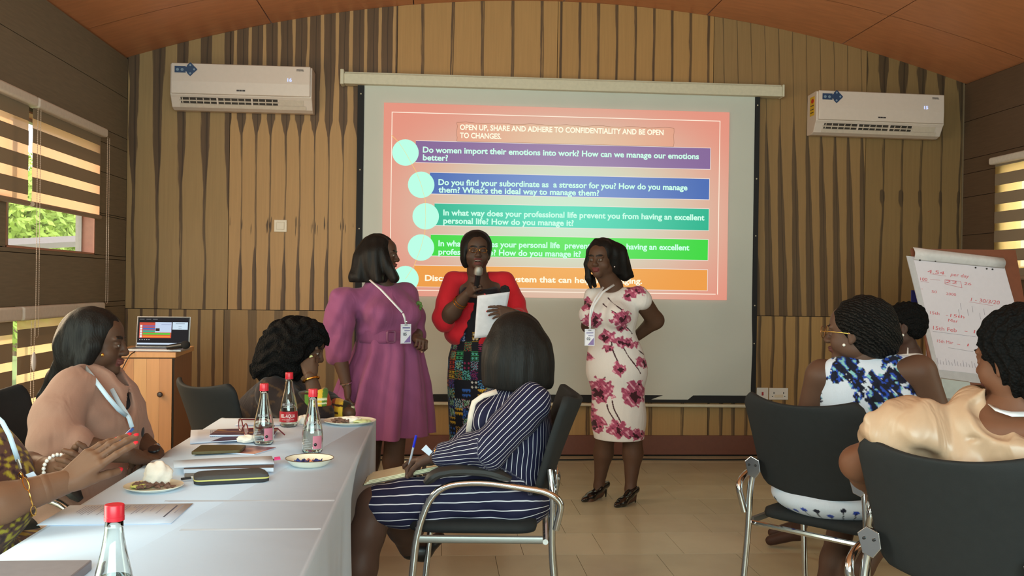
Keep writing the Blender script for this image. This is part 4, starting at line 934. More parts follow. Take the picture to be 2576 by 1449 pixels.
# ---------------------------------------------------------------- signed-distance figure modelling
def V3(p): return np.array(tuple(p), dtype=np.float64)
class SDF:
    def __init__(s): s.P = []; s.cuts = []; s.warp = None
    def cone(s, a, b, ra, rb=None, k=.02, tag=0, op=0, flat=None):
        """tapered capsule; flat=(axis, factor): thickness along axis times factor"""
        s.P.append(('c', V3(a), V3(b), ra, ra if rb is None else rb, k, tag, op, flat)); return s
    def chain(s, pts, rs, k=.02, tag=0, op=0, flat=None):
        for i in range(len(pts) - 1): s.cone(pts[i], pts[i + 1], rs[i], rs[i + 1], k, tag, op, flat)
        return s
    def ell(s, c, r, R=None, k=.02, tag=0, op=0):
        s.P.append(('e', V3(c), V3(r if isinstance(r, (tuple, list)) else (r, r, r)), None if R is None else np.array(R.to_3x3() if hasattr(R, 'to_3x3') else R), 0, k, tag, op, None)); return s
    def cut(s, p, n): s.cuts.append((V3(p), V3(Vector(n).normalized()))); return s
    @staticmethod
    def dist(pr, Q):
        if pr[0] == 'c':
            _, a, b, ra, rb, k, tg, op, flat = pr
            sc = 1.0
            if flat is not None:
                ax = V3(Vector(flat[0]).normalized()); f = flat[1]
                Q = Q + ((Q - a) @ ax)[..., None] * ax * (1 / f - 1)
                b = b + ((b - a) @ ax) * ax * (1 / f - 1); sc = min(1.0, .5 + .5 * f)
            ab = b - a; L2 = max(ab @ ab, 1e-12); d = Q - a
            t = np.clip((d @ ab) / L2, 0, 1)
            return (np.sqrt(((d - t[..., None] * ab) ** 2).sum(-1)) - (ra + (rb - ra) * t)) * sc
        _, c, r, R, _, k, tg, op, _ = pr
        d = Q - c
        if R is not None: d = d @ R
        k0 = np.sqrt(((d / r) ** 2).sum(-1)); k1 = np.sqrt(((d / (r * r)) ** 2).sum(-1)) + 1e-9
        return k0 * (k0 - 1) / k1
    def bounds(s, pr):
        if pr[0] == 'c':
            r = max(pr[3], pr[4]) * (max(1, pr[8][1]) if pr[8] else 1)
            return np.minimum(pr[1], pr[2]) - r, np.maximum(pr[1], pr[2]) + r
        r = pr[2].max() if pr[3] is not None else pr[2]
        return pr[1] - r, pr[1] + r
    def mesh(s, h):
        lo = np.min([s.bounds(p)[0] for p in s.P if p[7] == 0], 0) - 3 * h; hi = np.max([s.bounds(p)[1] for p in s.P if p[7] == 0], 0) + 3 * h
        n = np.ceil((hi - lo) / h).astype(int) + 1
        F = np.full(n, .09, dtype=np.float32)
        for pr in s.P:
            k = pr[5]; a, b = s.bounds(pr); pad = k + .012
            i0 = np.maximum(((a - pad - lo) / h).astype(int), 0); i1 = np.minimum(np.ceil((b + pad - lo) / h).astype(int) + 1, n)
            if (i1 <= i0).any(): continue
            g = [lo[q] + h * np.arange(i0[q], i1[q]) for q in range(3)]
            Q = np.stack(np.meshgrid(*g, indexing='ij'), -1)
            if s.warp is not None: Q = s.warp(Q)
            d = s.dist(pr, Q).astype(np.float32)
            sl = tuple(slice(i0[q], i1[q]) for q in range(3)); f = F[sl]
            if pr[7] == 0:
                hh = np.maximum(k - np.abs(f - d), 0) / k; F[sl] = np.minimum(f, d) - hh * hh * k * .25
            else:
                d = -d; hh = np.maximum(k - np.abs(f - d), 0) / k; F[sl] = np.maximum(f, d) + hh * hh * k * .25
        if s.cuts:
            g = [lo[q] + h * np.arange(n[q]) for q in range(3)]
            for p, nn in s.cuts:
                d = (g[0] - p[0])[:, None, None] * nn[0] + (g[1] - p[1])[None, :, None] * nn[1] + (g[2] - p[2])[None, None, :] * nn[2]
                F = np.maximum(F, d)
        return nets(F, lo, h)
    def tags(s, v):
        best = np.full(len(v), 1e9); tg = np.zeros(len(v), int); Q = s.warp(v) if s.warp is not None else v
        for pr in s.P:
            if pr[7]: continue
            d = s.dist(pr, Q) - pr[6] * 1e-5
            m = d < best; best[m] = d[m]; tg[m] = pr[6]
        return tg
def nets(F, lo, h):
    S_ = F < 0; n = F.shape
    c = np.zeros([q - 1 for q in n], np.int8)
    offs = [(i, j, k) for i in (0, 1) for j in (0, 1) for k in (0, 1)]
    for o in offs: c += S_[o[0]:n[0] - 1 + o[0], o[1]:n[1] - 1 + o[1], o[2]:n[2] - 1 + o[2]]
    I = np.argwhere((c > 0) & (c < 8)); idx = np.full(c.shape, -1, np.int32); idx[tuple(I.T)] = np.arange(len(I))
    acc = np.zeros((len(I), 3)); cnt = np.zeros(len(I))
    for a in range(3):
        for o in offs:
            if o[a]: continue
            p = I + np.array(o); q = p.copy(); q[:, a] += 1
            f0 = F[tuple(p.T)]; f1 = F[tuple(q.T)]; m = (f0 < 0) != (f1 < 0)
            t = np.where(m, f0 / np.where(m, f0 - f1, 1), 0); X = p.astype(float); X[:, a] += t
            acc += X * m[:, None]; cnt += m
    v = lo + h * acc / cnt[:, None]
    fs = []
    for a in range(3):
        b, d = (a + 1) % 3, (a + 2) % 3
        sl0 = [slice(None)] * 3; sl1 = [slice(None)] * 3; sl0[a] = slice(0, -1); sl1[a] = slice(1, None)
        s0, s1 = S_[tuple(sl0)], S_[tuple(sl1)]
        E = np.argwhere(s0 != s1); E = E[(E[:, b] > 0) & (E[:, d] > 0) & (E[:, b] < n[b] - 1) & (E[:, d] < n[d] - 1)]
        ins = s0[tuple(E.T)]
        def cell(db, dd):
            q = E.copy(); q[:, b] -= db; q[:, d] -= dd; return idx[tuple(q.T)]
        quad = np.stack([cell(1, 1), cell(0, 1), cell(0, 0), cell(1, 0)], 1)
        quad[~ins] = quad[~ins][:, ::-1]; fs.append(quad)
    f = np.concatenate(fs); f = f[(f >= 0).all(1)]
    return v, f
def smoothmesh(v, f, it=1):
    for _ in range(it):
        s_ = np.zeros_like(v); c = np.zeros(len(v))
        for a, b in ((0, 1), (1, 2), (2, 3), (3, 0)):
            np.add.at(s_, f[:, a], v[f[:, b]]); np.add.at(s_, f[:, b], v[f[:, a]]); np.add.at(c, f[:, a], 1); np.add.at(c, f[:, b], 1)
        v = v * .5 + .5 * s_ / np.maximum(c, 1)[:, None]
    return v
def hsh(a, b=0.0): return (np.sin(a * 127.1 + b * 311.7) * 43758.5453) % 1.0
def vcmat(name, rough=.55, spec=.4, sheen=0, nvar=.12, nscale=60, coat=0, sss=0, bump=.05, bscale=400, metal=0, fold=0):
    """material reading the mesh's own dye / skin colour attribute, with fine procedural mottling"""
    if name in MATS: return MATS[name]
    m, nt, b = nodes(name); at = N(nt, 'ShaderNodeAttribute', attribute_name='dye')
    co = N(nt, 'ShaderNodeTexCoord').outputs['Object']; nz = N(nt, 'ShaderNodeTexNoise', i_Scale=float(nscale), i_Detail=3.0); L(nt, co, nz.inputs['Vector'])
    mr = N(nt, 'ShaderNodeMapRange'); L(nt, nz.outputs[0], mr.inputs[0]); mr.inputs[3].default_value = 1 - nvar; mr.inputs[4].default_value = 1 + nvar
    vm = N(nt, 'ShaderNodeVectorMath', operation='SCALE'); L(nt, at.outputs['Color'], vm.inputs[0]); L(nt, mr.outputs[0], vm.inputs['Scale']); L(nt, vm.outputs[0], b.inputs['Base Color'])
    if bump:
        n2 = N(nt, 'ShaderNodeTexNoise', i_Scale=float(bscale)); L(nt, co, n2.inputs['Vector']); bp = N(nt, 'ShaderNodeBump', i_Strength=bump, i_Distance=.002); L(nt, n2.outputs[0], bp.inputs['Height']); L(nt, bp.outputs[0], b.inputs['Normal'])
        if fold:
            mpf = N(nt, 'ShaderNodeMapping'); mpf.inputs['Rotation'].default_value = (.3, .5, .4); mpf.inputs['Scale'].default_value = (11, 11, 4); L(nt, co, mpf.inputs[0])
            nf = N(nt, 'ShaderNodeTexNoise', i_Scale=1.0, i_Detail=2.0, i_Distortion=1.2); L(nt, mpf.outputs[0], nf.inputs['Vector']); bf = N(nt, 'ShaderNodeBump', i_Strength=fold, i_Distance=.02); L(nt, nf.outputs[0], bf.inputs['Height']); L(nt, bf.outputs[0], bp.inputs['Normal'])
    b.inputs['Roughness'].default_value = rough; b.inputs['Specular IOR Level'].default_value = spec; b.inputs['Sheen Weight'].default_value = sheen; b.inputs['Coat Weight'].default_value = coat; b.inputs['Metallic'].default_value = metal
    MATS[name] = m; return m
M_skin = vcmat('skin', .55, .25, nvar=.10, nscale=30, bump=.06, bscale=300)
M_fab = vcmat('printed_fabric', .78, .2, sheen=.1, nvar=.05, nscale=200, bump=.12, bscale=500, fold=.35)
M_satin = vcmat('satin_fabric', .36, .5, nvar=.03, nscale=100, bump=.04, fold=.55)
M_hair, nt, b = nodes('black_hair'); co = N(nt, 'ShaderNodeTexCoord').outputs['Object']; mp = N(nt, 'ShaderNodeMapping'); mp.inputs['Scale'].default_value = (260, 260, 14); L(nt, co, mp.inputs[0])
n1 = N(nt, 'ShaderNodeTexNoise', i_Scale=1.0, i_Detail=2.0); L(nt, mp.outputs[0], n1.inputs['Vector']); L(nt, mixc(nt, n1.outputs[0], lin((9, 8, 8)), lin((36, 32, 30))), b.inputs['Base Color'])
bp = N(nt, 'ShaderNodeBump', i_Strength=.5, i_Distance=.003); L(nt, n1.outputs[0], bp.inputs['Height']); L(nt, bp.outputs[0], b.inputs['Normal']); b.inputs['Roughness'].default_value = .5; b.inputs['Specular IOR Level'].default_value = .16
M_curl, nt, b = nodes('curly_black_hair'); co = N(nt, 'ShaderNodeTexCoord').outputs['Object']
vo = N(nt, 'ShaderNodeTexVoronoi', i_Scale=130.0); L(nt, co, vo.inputs['Vector']); L(nt, mixc(nt, vo.outputs['Distance'], lin((22, 20, 20)), lin((8, 8, 8))), b.inputs['Base Color']); bp = N(nt, 'ShaderNodeBump', i_Strength=.9, i_Distance=.006, invert=True); L(nt, vo.outputs['Distance'], bp.inputs['Height']); L(nt, bp.outputs[0], b.inputs['Normal']); b.inputs['Roughness'].default_value = .8; b.inputs['Specular IOR Level'].default_value = .1
M_braid, nt, b = nodes('braided_black_hair'); co = N(nt, 'ShaderNodeTexCoord').outputs['Object']
mpb = N(nt, 'ShaderNodeMapping'); mpb.inputs['Rotation'].default_value = (.4, .9, .2); L(nt, co, mpb.inputs[0])
wv = N(nt, 'ShaderNodeTexWave', i_Scale=32.0, i_Distortion=5.0, i_Detail=2.0); wv.inputs['Detail Scale'].default_value = 3.0; L(nt, mpb.outputs[0], wv.inputs['Vector']); L(nt, mixc(nt, wv.outputs[1], lin((8, 8, 8)), lin((38, 34, 32))), b.inputs['Base Color'])
bp = N(nt, 'ShaderNodeBump', i_Strength=1.0, i_Distance=.006); L(nt, wv.outputs[1], bp.inputs['Height']); L(nt, bp.outputs[0], b.inputs['Normal']); b.inputs['Roughness'].default_value = .7; b.inputs['Specular IOR Level'].default_value = .12
def frame(C, az, pitch=0, roll=0, s=1.0):
    """local x = figure's right, y = forwards, z = up; az 0 looks into the room, 90 to the right, 180 to the camera"""
    return Matrix.Translation(C) @ Matrix.Rotation(radians(-az), 4, 'Z') @ Matrix.Rotation(radians(pitch), 4, 'X') @ Matrix.Rotation(radians(roll), 4, 'Y') @ Matrix.Scale(s, 4)
SK, LIP, NAIL, TEETH, BROW, PALM = 0, 1, 2, 3, 4, 5
def head(sd, M, open_=False, ears=True, full=.0, lid=0):
    s = M.median_scale; R = M.to_3x3().normalized()
    E = lambda c, r, k=.012, tag=0, op=0: sd.ell(M @ Vector(c), tuple(q * s for q in r), R, k * s, tag, op)
    Cn = lambda a, b, ra, rb, k=.012, tag=0, op=0: sd.cone(M @ Vector(a), M @ Vector(b), ra * s, rb * s, k * s, tag, op)
    E((0, -.018, .035), (.074, .094, .085), .03); E((0, .025, -.035), (.058, .062, .068), .03)
    Cn((0, .02, -.01), (0, .05, -.088), .055, .026, .03)
    E((0, .045, .04), (.058, .045, .05), .03)
    for q in (-1, 1):
        E((.040 * q, .052, -.036), (.026 + full, .028, .030), .02); E((.030 * q, .079, .020), (.024, .010, .007), .012)
        E((.048 * q, .005, -.062), (.020 + full, .035, .026), .025)
        E((.031 * q, .096, .001), (.017, .016, .0095), .010, 0, 1)
        E((.031 * q, .0775, .001), (.0135, .0125, .0125), .003, 0)
        E((.031 * q, .0800, .0085 - lid * .006), (.0160, .0122 + lid * .002, .0056 + lid * .003), .003, 0); E((.031 * q, .0795, -.0085), (.0150, .0115, .0042), .003, 0)
        E((.032 * q, .0865, .026), (.020, .005, .0034), .003, BROW)
        E((.0125 * q, .096, -.033), (.0100, .012, .0085), .007)
        if ears:
            E((.077 * q, -.008, -.008), (.008, .018, .030), .006); E((.085 * q, -.002, -.008), (.005, .009, .018), .004, 0, 1); E((.078 * q, -.002, -.034), (.006, .008, .010), .006)
    Cn((0, .086, .012), (0, .105, -.026), .0075, .0115, .014); E((0, .104, -.031), (.0105, .0105, .009), .008)
    if open_:
        E((0, .086, -.0655), (.0185, .018, .009), .004, 0, 1); E((0, .083, -.0615), (.015, .008, .004), .002, TEETH)
        E((0, .0895, -.0540), (.0235, .011, .0055), .005, LIP); E((0, .086, -.0780), (.0200, .011, .0068), .006, LIP)
    else:
        E((0, .0905, -.0575), (.0235, .0125, .0058), .006, LIP); E((0, .0885, -.0675), (.0205, .0125, .0070), .006, LIP)
        Cn((-.02, .099, -.0625), (.02, .099, -.0625), .0012, .0012, .002, 0, 1)
    E((0, .068, -.096), (.021, .020, .017), .022)
def eyes(M, root):
    s = M.median_scale
    for q in (-1, 1):
        c = M @ Vector((.031 * q, .0800, .0008)); R = M.to_3x3().normalized()
        e = MB().ball(c, .0122 * s, 14, 10); o = e.build('eyeball', mat('eye_white', (158, 146, 138), .25), root, smooth=True)
        c2 = M @ Vector((.031 * q, .0893, .0008)); MB().ball(c2, (.0066 * s, .0036 * s, .0066 * s), 12, 8, M=R.to_4x4()).build('iris', mat('dark_iris', (34, 20, 14), .1), o, smooth=True)
def hand(sd, wrist, tip, back, side, curl=(.3, .35, .4, .45), thumb=(.5, .3), s=1.0, spread=.12, fore=None, fr=.026, nail=NAIL, splay=None):
    """palm from the wrist towards `tip` direction; back = direction the back of the hand faces; side +1: thumb towards local +x"""
    w = Vector(wrist); y = Vector(tip).normalized(); z = Vector(back); z = (z - y * z.dot(y)).normalized(); x = y.cross(z) * side
    P = lambda a, b, c: w + (x * a + y * b + z * c) * s
    if fore is not None: sd.cone(fore, w, fr * 1.25, .0225 * s, .02)
    roots = []
    for i, (bx, tx) in enumerate(((.014, .030), (.005, .010), (-.004, -.009), (-.013, -.027))):
        e = (.083, .086, .081, .073)[i]; sd.cone(P(bx, .005, 0), P(tx, e, -.001), .0150 * s, .0108 * s, .014 * s); roots.append((tx, e))
    sd.ell(P(.020, .035, -.010), (.020 * s, .026 * s, .013 * s), Matrix((x, y, z)).transposed(), .015 * s); sd.ell(P(-.018, .035, -.010), (.015 * s, .03 * s, .012 * s), Matrix((x, y, z)).transposed(), .015 * s)
    Ls = ((.042, .026, .021), (.046, .029, .022), (.043, .027, .022), (.034, .021, .020)); rr = (.0090, .0092, .0088, .0078)
    for i, (tx, e) in enumerate(roots):
        a = 0; sp = spread * (1.1, .3, -.4, -1.2)[i]; p = P(tx, e, -.001); r = rr[i] * s
        cu = curl[i] if hasattr(curl, '__len__') else curl
        for j, l in enumerate(Ls[i]):
            a += cu * (1.0, 1.1, .7)[j]
            d = (y * cos(a) * cos(sp) + x * sin(sp) * cos(a) - z * sin(a)).normalized(); q = p + d * l * s
            sd.cone(p, q, r, r * .92, .004 * s); p = q; r *= .92
            if j == 2 and nail is not None:
                up = (z * cos(a) + y * sin(a)); sd.ell(q + up * r * .55 + d * r * .1, (r * .75, r * 1.2, r * .5), Matrix((up.cross(d) * -1, d, up)).transposed(), .001, nail)
    ta, tc = thumb
    p = P(.018, .014, -.006); d = (y * cos(ta) + x * sin(ta) - z * .35).normalized(); q = p + d * .042 * s
    sd.cone(p, q, .0150 * s, .0122 * s, .012 * s); d = (d + (-x * tc * .4 + y * .3 - z * tc)).normalized(); p = q; q = p + d * .032 * s; sd.cone(p, q, .0118 * s, .0102 * s, .004 * s)
    d = (d + (-x * tc * .4 - z * tc * .6)).normalized(); p = q; q = p + d * .026 * s; sd.cone(p, q, .0102 * s, .0088 * s, .004 * s)
    if nail is not None:
        up = (z - d * z.dot(d)).normalized(); sd.ell(q + up * .0045 * s + d * .003 * s, (.007 * s, .009 * s, .004 * s), Matrix((up.cross(d) * -1, d, up)).transposed(), .001, nail)
def colorize(v, tg, skin, lips=(92, 52, 46), nails=(180, 120, 110), brow=(24, 18, 16)):
    pal = {SK: skin, LIP: lips, NAIL: nails, TEETH: (190, 182, 170), BROW: brow}
    c = np.ones((len(v), 4)); t = np.zeros((len(v), 3))
    for k, q in pal.items(): t[tg == k] = lin(q)
    c[:, :3] = t; return c
def merge(parts):
    vs, fs, cs = [], [], []; b = 0
    for v, f, c in parts: vs.append(v); fs.append(f + b); cs.append(c); b += len(v)
    return np.concatenate(vs), np.concatenate(fs), np.concatenate(cs)
def body_mesh(root, parts, skin, **kw):
    """parts: [(sdf, voxel)] -> one skin mesh"""
    out = []
    for sd, h in parts:
        v, f = sd.mesh(h); out.append((v, f, colorize(v, sd.tags(v), skin, **kw)))
    v, f, c = merge(out)
    return rawobj('body', v, f, M_skin, root, True, {'dye': c})
def cloth_mesh(root, sd, h, name, colfn, m=None, sm=1, attrs=None):
    v, f = sd.mesh(h)
    if sm: v = smoothmesh(v, f, sm)
    tg = sd.tags(v); at = {}
    if colfn is not None:
        c = np.ones((len(v), 4)); r = colfn(v, tg); c[:, :3] = r; at['dye'] = c
    if attrs: at.update(attrs(v, tg))
    return rawobj(name, v, f, m or M_fab, root, True, at)
def solid_col(rgb): return lambda v, tg: np.array(lin(rgb))[None, :].repeat(len(v), 0)
def hair_mesh(root, sd, h, m=None, sm=1, name='hair'):
    v, f = sd.mesh(h)
    if sm: v = smoothmesh(v, f, sm)
    return rawobj(name, v, f, m or M_hair, root, True)
def strand_warp(amp=.004, fx=90, fz=6, seed=0):
    def w(Q):
        a = np.sin(Q[..., 0] * fx + np.sin(Q[..., 2] * fz + seed) * 2) * amp; b = np.sin(Q[..., 1] * fx * 1.1 + np.cos(Q[..., 2] * fz) * 2 + 1) * amp
        R_ = Q.copy(); R_[..., 0] += b; R_[..., 1] += a; R_[..., 2] += (a + b) * .4; return R_
    return w
def curl_warp(amp=.006, f=110):
    def w(Q):
        R_ = Q.copy(); x, y, z = Q[..., 0], Q[..., 1], Q[..., 2]
        R_[..., 0] += amp * np.sin(f * y + 3 * np.sin(40 * z)) ; R_[..., 1] += amp * np.sin(f * z + 3 * np.sin(37 * x)); R_[..., 2] += amp * np.sin(f * x + 3 * np.sin(43 * y)); return R_
    return w
def person(x, y, label): return empty('person', (x, y, 0), label, 'person')
def ribbon(pts, w, nrm, m, parent, name='strap', th=.0012):
    """flat strap along a polyline, width w, lying perpendicular to nrm"""
    pts = [Vector(p) for p in pts]; q = MB(); vs = []
    for i, p in enumerate(pts):
        t = (pts[min(i + 1, len(pts) - 1)] - pts[max(i - 1, 0)]).normalized(); nn = Vector(nrm[i] if isinstance(nrm, list) else nrm); s_ = t.cross(nn).normalized()
        vs += [p - s_ * w / 2, p + s_ * w / 2]
    q.add(vs, [(2 * i, 2 * i + 1, 2 * i + 3, 2 * i + 2) for i in range(len(pts) - 1)])
    return q.build(name, m, parent, smooth='all', solid=th)
M_lan = mat('pale_blue_lanyard', (186, 206, 222), .5, var=.02); M_lanw = mat('white_lanyard', (222, 222, 226), .5, var=.02)
M_gold = mat('gold', (212, 160, 80), .22, metal=1, var=.02); M_silv = mat('silver', (200, 200, 205), .2, metal=1, var=.02); M_pearl = mat('pearl', (236, 230, 222), .2, coat=.6, var=.02)
M_chrome = mat('chrome_tube', (205, 205, 205), .13, metal=1, var=.02)
M_satm = mat('satin_steel', (150, 150, 146), .42, metal=.8, var=.02)
M_vinyl = mat('black_mesh_upholstery', (34, 35, 36), .75, var=.08, bump=.25, bscale=700, spec=.3)
M_pad = mat('black_arm_pad', (32, 30, 30), .5, var=.03)
def badge(name_loc, top, rt, up, label, text_='05', w=.062, h=.105, strap=(), sw=.012, nrm=(0, -1, 0), lan=None):
    r = empty('name_badge', name_loc, label, 'badge'); rt, up = Vector(rt).normalized(), Vector(up).normalized(); n = rt.cross(up); n = -n if n.y > 0 else n
    c = Vector(top); P = lambda a, b, d=0: c + rt * a - up * b + n * d
    def pl(nm, a0, b0, a1, b1, d, m, th=.001):
        q = MB(); q.prism([P(a0, b0, d), P(a1, b0, d), P(a1, b1, d), P(a0, b1, d)], n * th); return q.build(nm, m, r)
    pl('holder', -w / 2, 0, w / 2, h, 0, mat('clear_badge_holder', (206, 208, 222), .25), .003); pl('card', -w / 2 + .005, .014, w / 2 - .005, h - .005, .003, mat('badge_card', (228, 230, 244), .5))
    pl('slot', -.010, .004, .010, .008, .003, M_bez)
    MB().prism([P(-w / 2 + .02, h - .006, .004), P(w / 2 - .005, h - .006, .004), P(w / 2 - .005, h - .05, .004)], n * .0006).build('purple_corner', mat('badge_purple', (134, 112, 172), .5), r)
    for k, (a, b2) in enumerate(((.018, .022), (.026, .029), (.037, .041))): pl('badge_print', -w / 2 + (.010 if k < 2 else .022), a, w / 2 - .008, b2, .0042, mat('badge_ink', (92, 86, 150), .5), .0004)
    text(text_, mat('badge_digit', (50, 50, 60), .5), P(-w / 2 + .014, .066, .0052), rt, up, .016, .022, bold=.02, parent=r, name='badge_number')
    for s_ in strap: ribbon(s_, sw, nrm, lan or M_lanw, r)
    MB().ball(P(0, -.012, 0), (.009, .003, .009), 10, 6).build('reel', M_silv, r, smooth=True)
    return r
# ---------------------------------------------------------------- chairs
def chair(x, y, az, label, zs=1.0, arms=True, group=None):
    r = empty('conference_chair', (x, y, 0), label, 'chair', group)
    M = Matrix.Translation((x, y, 0)) @ Matrix.Rotation(radians(-az), 4, 'Z') @ Matrix.Diagonal((1, 1, zs, 1))
    P = lambda a, b, c: M @ Vector((a, b, c))
    # seat pad
    q = MB(); out = []
    pts = fillet([(0, .24, 0), (.235, .235, 0), (.22, -.22, 0), (-.22, -.22, 0), (-.235, .235, 0), (0, .24, 0)], [.10, .07, .07, .10], 6)[:-1]
    n = len(pts); vs = []
    for s_, z in ((.90, .472), (.985, .478), (1.0, .490), (.985, .506), (.9, .515), (.5, .517)): vs += [P(p.x * s_, p.y * s_, z + .012 * max(0, 1 - abs(p.x) / .3) * 0) for p in pts]
    fs = [(j * n + k, j * n + (k + 1) % n, (j + 1) * n + (k + 1) % n, (j + 1) * n + k) for j in range(5) for k in range(n)] + [tuple(range(n - 1, -1, -1)), tuple(5 * n + k for k in range(n))]
    q.add(vs, fs); q.build('seat', M_vinyl, r, smooth='all')
    # wrap-around back shell
    def bs(u, v, off):
        a = (u - .5) * 2; w = .205 + .035 * v; cr = .55
        ex = 1 - .16 * max(0, (v - .86) / .14) ** 2 * 1 - .12 * max(0, (.14 - v) / .14) ** 2
        x = w * a * ex; z = .585 + .345 * v + .028 * v * abs(a) ** 2.2 - .018 * (1 - v) * (abs(a) ** 2) * -1
        yy = -.235 - .105 * v - .02 * v * v + .060 * a * a * (.6 + .4 * v) + off
        return P(x, yy, z)
    q = MB(); nu, nv = 24, 16; th = .026
    A = [bs(i / nu, j / nv, 0) for j in range(nv + 1) for i in range(nu + 1)]; B = [bs(i / nu, j / nv, -th) for j in range(nv + 1) for i in range(nu + 1)]
    nn = len(A); fs = []
    for j in range(nv):
        for i in range(nu):
            a, b, c, d = j * (nu + 1) + i, j * (nu + 1) + i + 1, (j + 1) * (nu + 1) + i + 1, (j + 1) * (nu + 1) + i
            fs += [(a, b, c, d), (d + nn, c + nn, b + nn, a + nn)]
    for i in range(nu):
        fs += [(i, i + nn, i + 1 + nn, i + 1)]; t_ = nv * (nu + 1) + i; fs += [(t_, t_ + 1, t_ + 1 + nn, t_ + nn)]
    for j in range(nv):
        a = j * (nu + 1); fs += [(a, a + nu + 1, a + nu + 1 + nn, a + nn)]; a += nu; fs += [(a, a + nn, a + nu + 1 + nn, a + nu + 1)]
    q.add(A + B, fs); q.build('backrest', M_vinyl, r, smooth='all', bev=.010, bseg=3)
    for s_ in (-1, 1):
        # rear leg with bracket
        leg = [P(.205 * s_, -.262, .70 if arms else .56), P(.225 * s_, -.275, .60 if arms else .54), P(.232 * s_, -.27, .44), P(.245 * s_, -.315, 0)]
        MB().tube(fillet(leg, .08), .0125, 10).build('rear_leg', M_chrome, r, smooth=True)
        if arms: q = MB(); q.prism([P(.205 * s_ + dx, -.272 - .012, .66 + dz) for dx, dz in ((-.035, .03), (-.01, .052), (.025, .04), (.032, .0), (.01, -.03), (-.02, -.02))], M.to_3x3() @ Vector((0, -.006, 0))); b_ = q.build('bracket', M_silv, r, bev=.002)
        for dx, dz in (((-.015, .02), (.012, .02)) if arms else ()): MB().ball(P(.205 * s_ + dx, -.292, .66 + dz), .0045, 8, 5).build('screw', M_bez, b_, smooth=True)
        # front leg sweeping up into the arm loop
        arm = [P(.262 * s_, .235, 0), P(.262 * s_, .19, .42)] if not arms else [P(.262 * s_, .235, 0), P(.262 * s_, .19, .50), P(.262 * s_, .13, .645), P(.262 * s_, -.02, .665), P(.262 * s_, -.25, .635), P(.258 * s_, -.305, .60), P(.24 * s_, -.285, .50)]
        MB().tube(fillet(arm, .1 if not arms else [.2, .1, .1, .05, .04], 6), .0125, 10, flat=1).build('front_leg', M_chrome, r, smooth=True)
        if not arms: continue
        q = MB(); pd = [P(.262 * s_, .165, .655), P(.262 * s_, .13, .69), P(.262 * s_, .05, .705), P(.262 * s_, -.06, .70), P(.262 * s_, -.13, .675)]
        q.tube(fillet(pd, .05, 4), [.012] + [.024] * (len(fillet(pd, .05, 4)) - 2) + [.012], 10, flat=.8); q.build('armrest', M_pad, r, smooth=True)
        MB().tube([P(.235 * s_, -.24, .462), P(.262 * s_, .19, .464)], .010, 8, flat=1.4).build('seat_rail', M_satm, r, smooth=True)
    MB().tube([P(-.262, .19, .455), P(.262, .19, .455)], .010, 8).build('cross_bar', M_chrome, r, smooth=True); MB().tube([P(-.235, -.25, .455), P(.235, -.25, .455)], .010, 8).build('cross_bar', M_chrome, r, smooth=True)
    return r
# ================================================================ PEOPLE
def local_axes(az):
    f = Vector((sin(radians(az)), cos(radians(az)), 0)); return Vector((f.y, -f.x, 0)), f     # right, forward
def azR(az): return Matrix.Rotation(radians(-az), 3, 'Z')
def skirt(root, name, rings, az, pleat=(0, 0), m=None, col=None, nth=96, nt=60, close=True, attrs=None, phase=0.0, seam=0):
    """loft: rings [(centre, half width, half depth)], optional pleats (count, depth)"""
    rt, fw = local_axes(az); P = []; T = []
    for j in range(nt + 1):
        t = j / nt * (len(rings) - 1); i = min(int(t), len(rings) - 2); s_ = t - i; s2 = s_ * s_ * (3 - 2 * s_) * .5 + s_ * .5
        c = rings[i][0].lerp(rings[i + 1][0], s2); a = rings[i][1] * (1 - s2) + rings[i + 1][1] * s2; b = rings[i][2] * (1 - s2) + rings[i + 1][2] * s2
        for k in range(nth):
            th = 2 * pi * k / nth; w = 1 + pleat[1] * (j / nt) ** .6 * (sin(pleat[0] * th + phase) + .45 * sin(pleat[0] * 1.7 * th + 2 * phase + j * .03) + .2 * sin(pleat[0] * 3.1 * th))
            P.append(c + rt * (a * w * cos(th)) + fw * (b * w * sin(th))); T.append((th, j / nt))
    v = np.array([tuple(p) for p in P]); T = np.array(T)
    f = [[j * nth + k, j * nth + (k + 1) % nth, (j + 1) * nth + (k + 1) % nth, (j + 1) * nth + k] for j in range(nt) for k in range(nth)]
    if close: f.append(list(range(nth)))
    at = {}
    if col is not None: c = np.ones((len(v), 4)); c[:, :3] = col(v, T); at['dye'] = c
    if attrs: at.update(attrs(v, T))
    o = rawobj(name, v, f, m or M_fab, root, True, at)
    md = o.modifiers.new('thick', 'SOLIDIFY'); md.thickness = .004; md.offset = -1
    return o
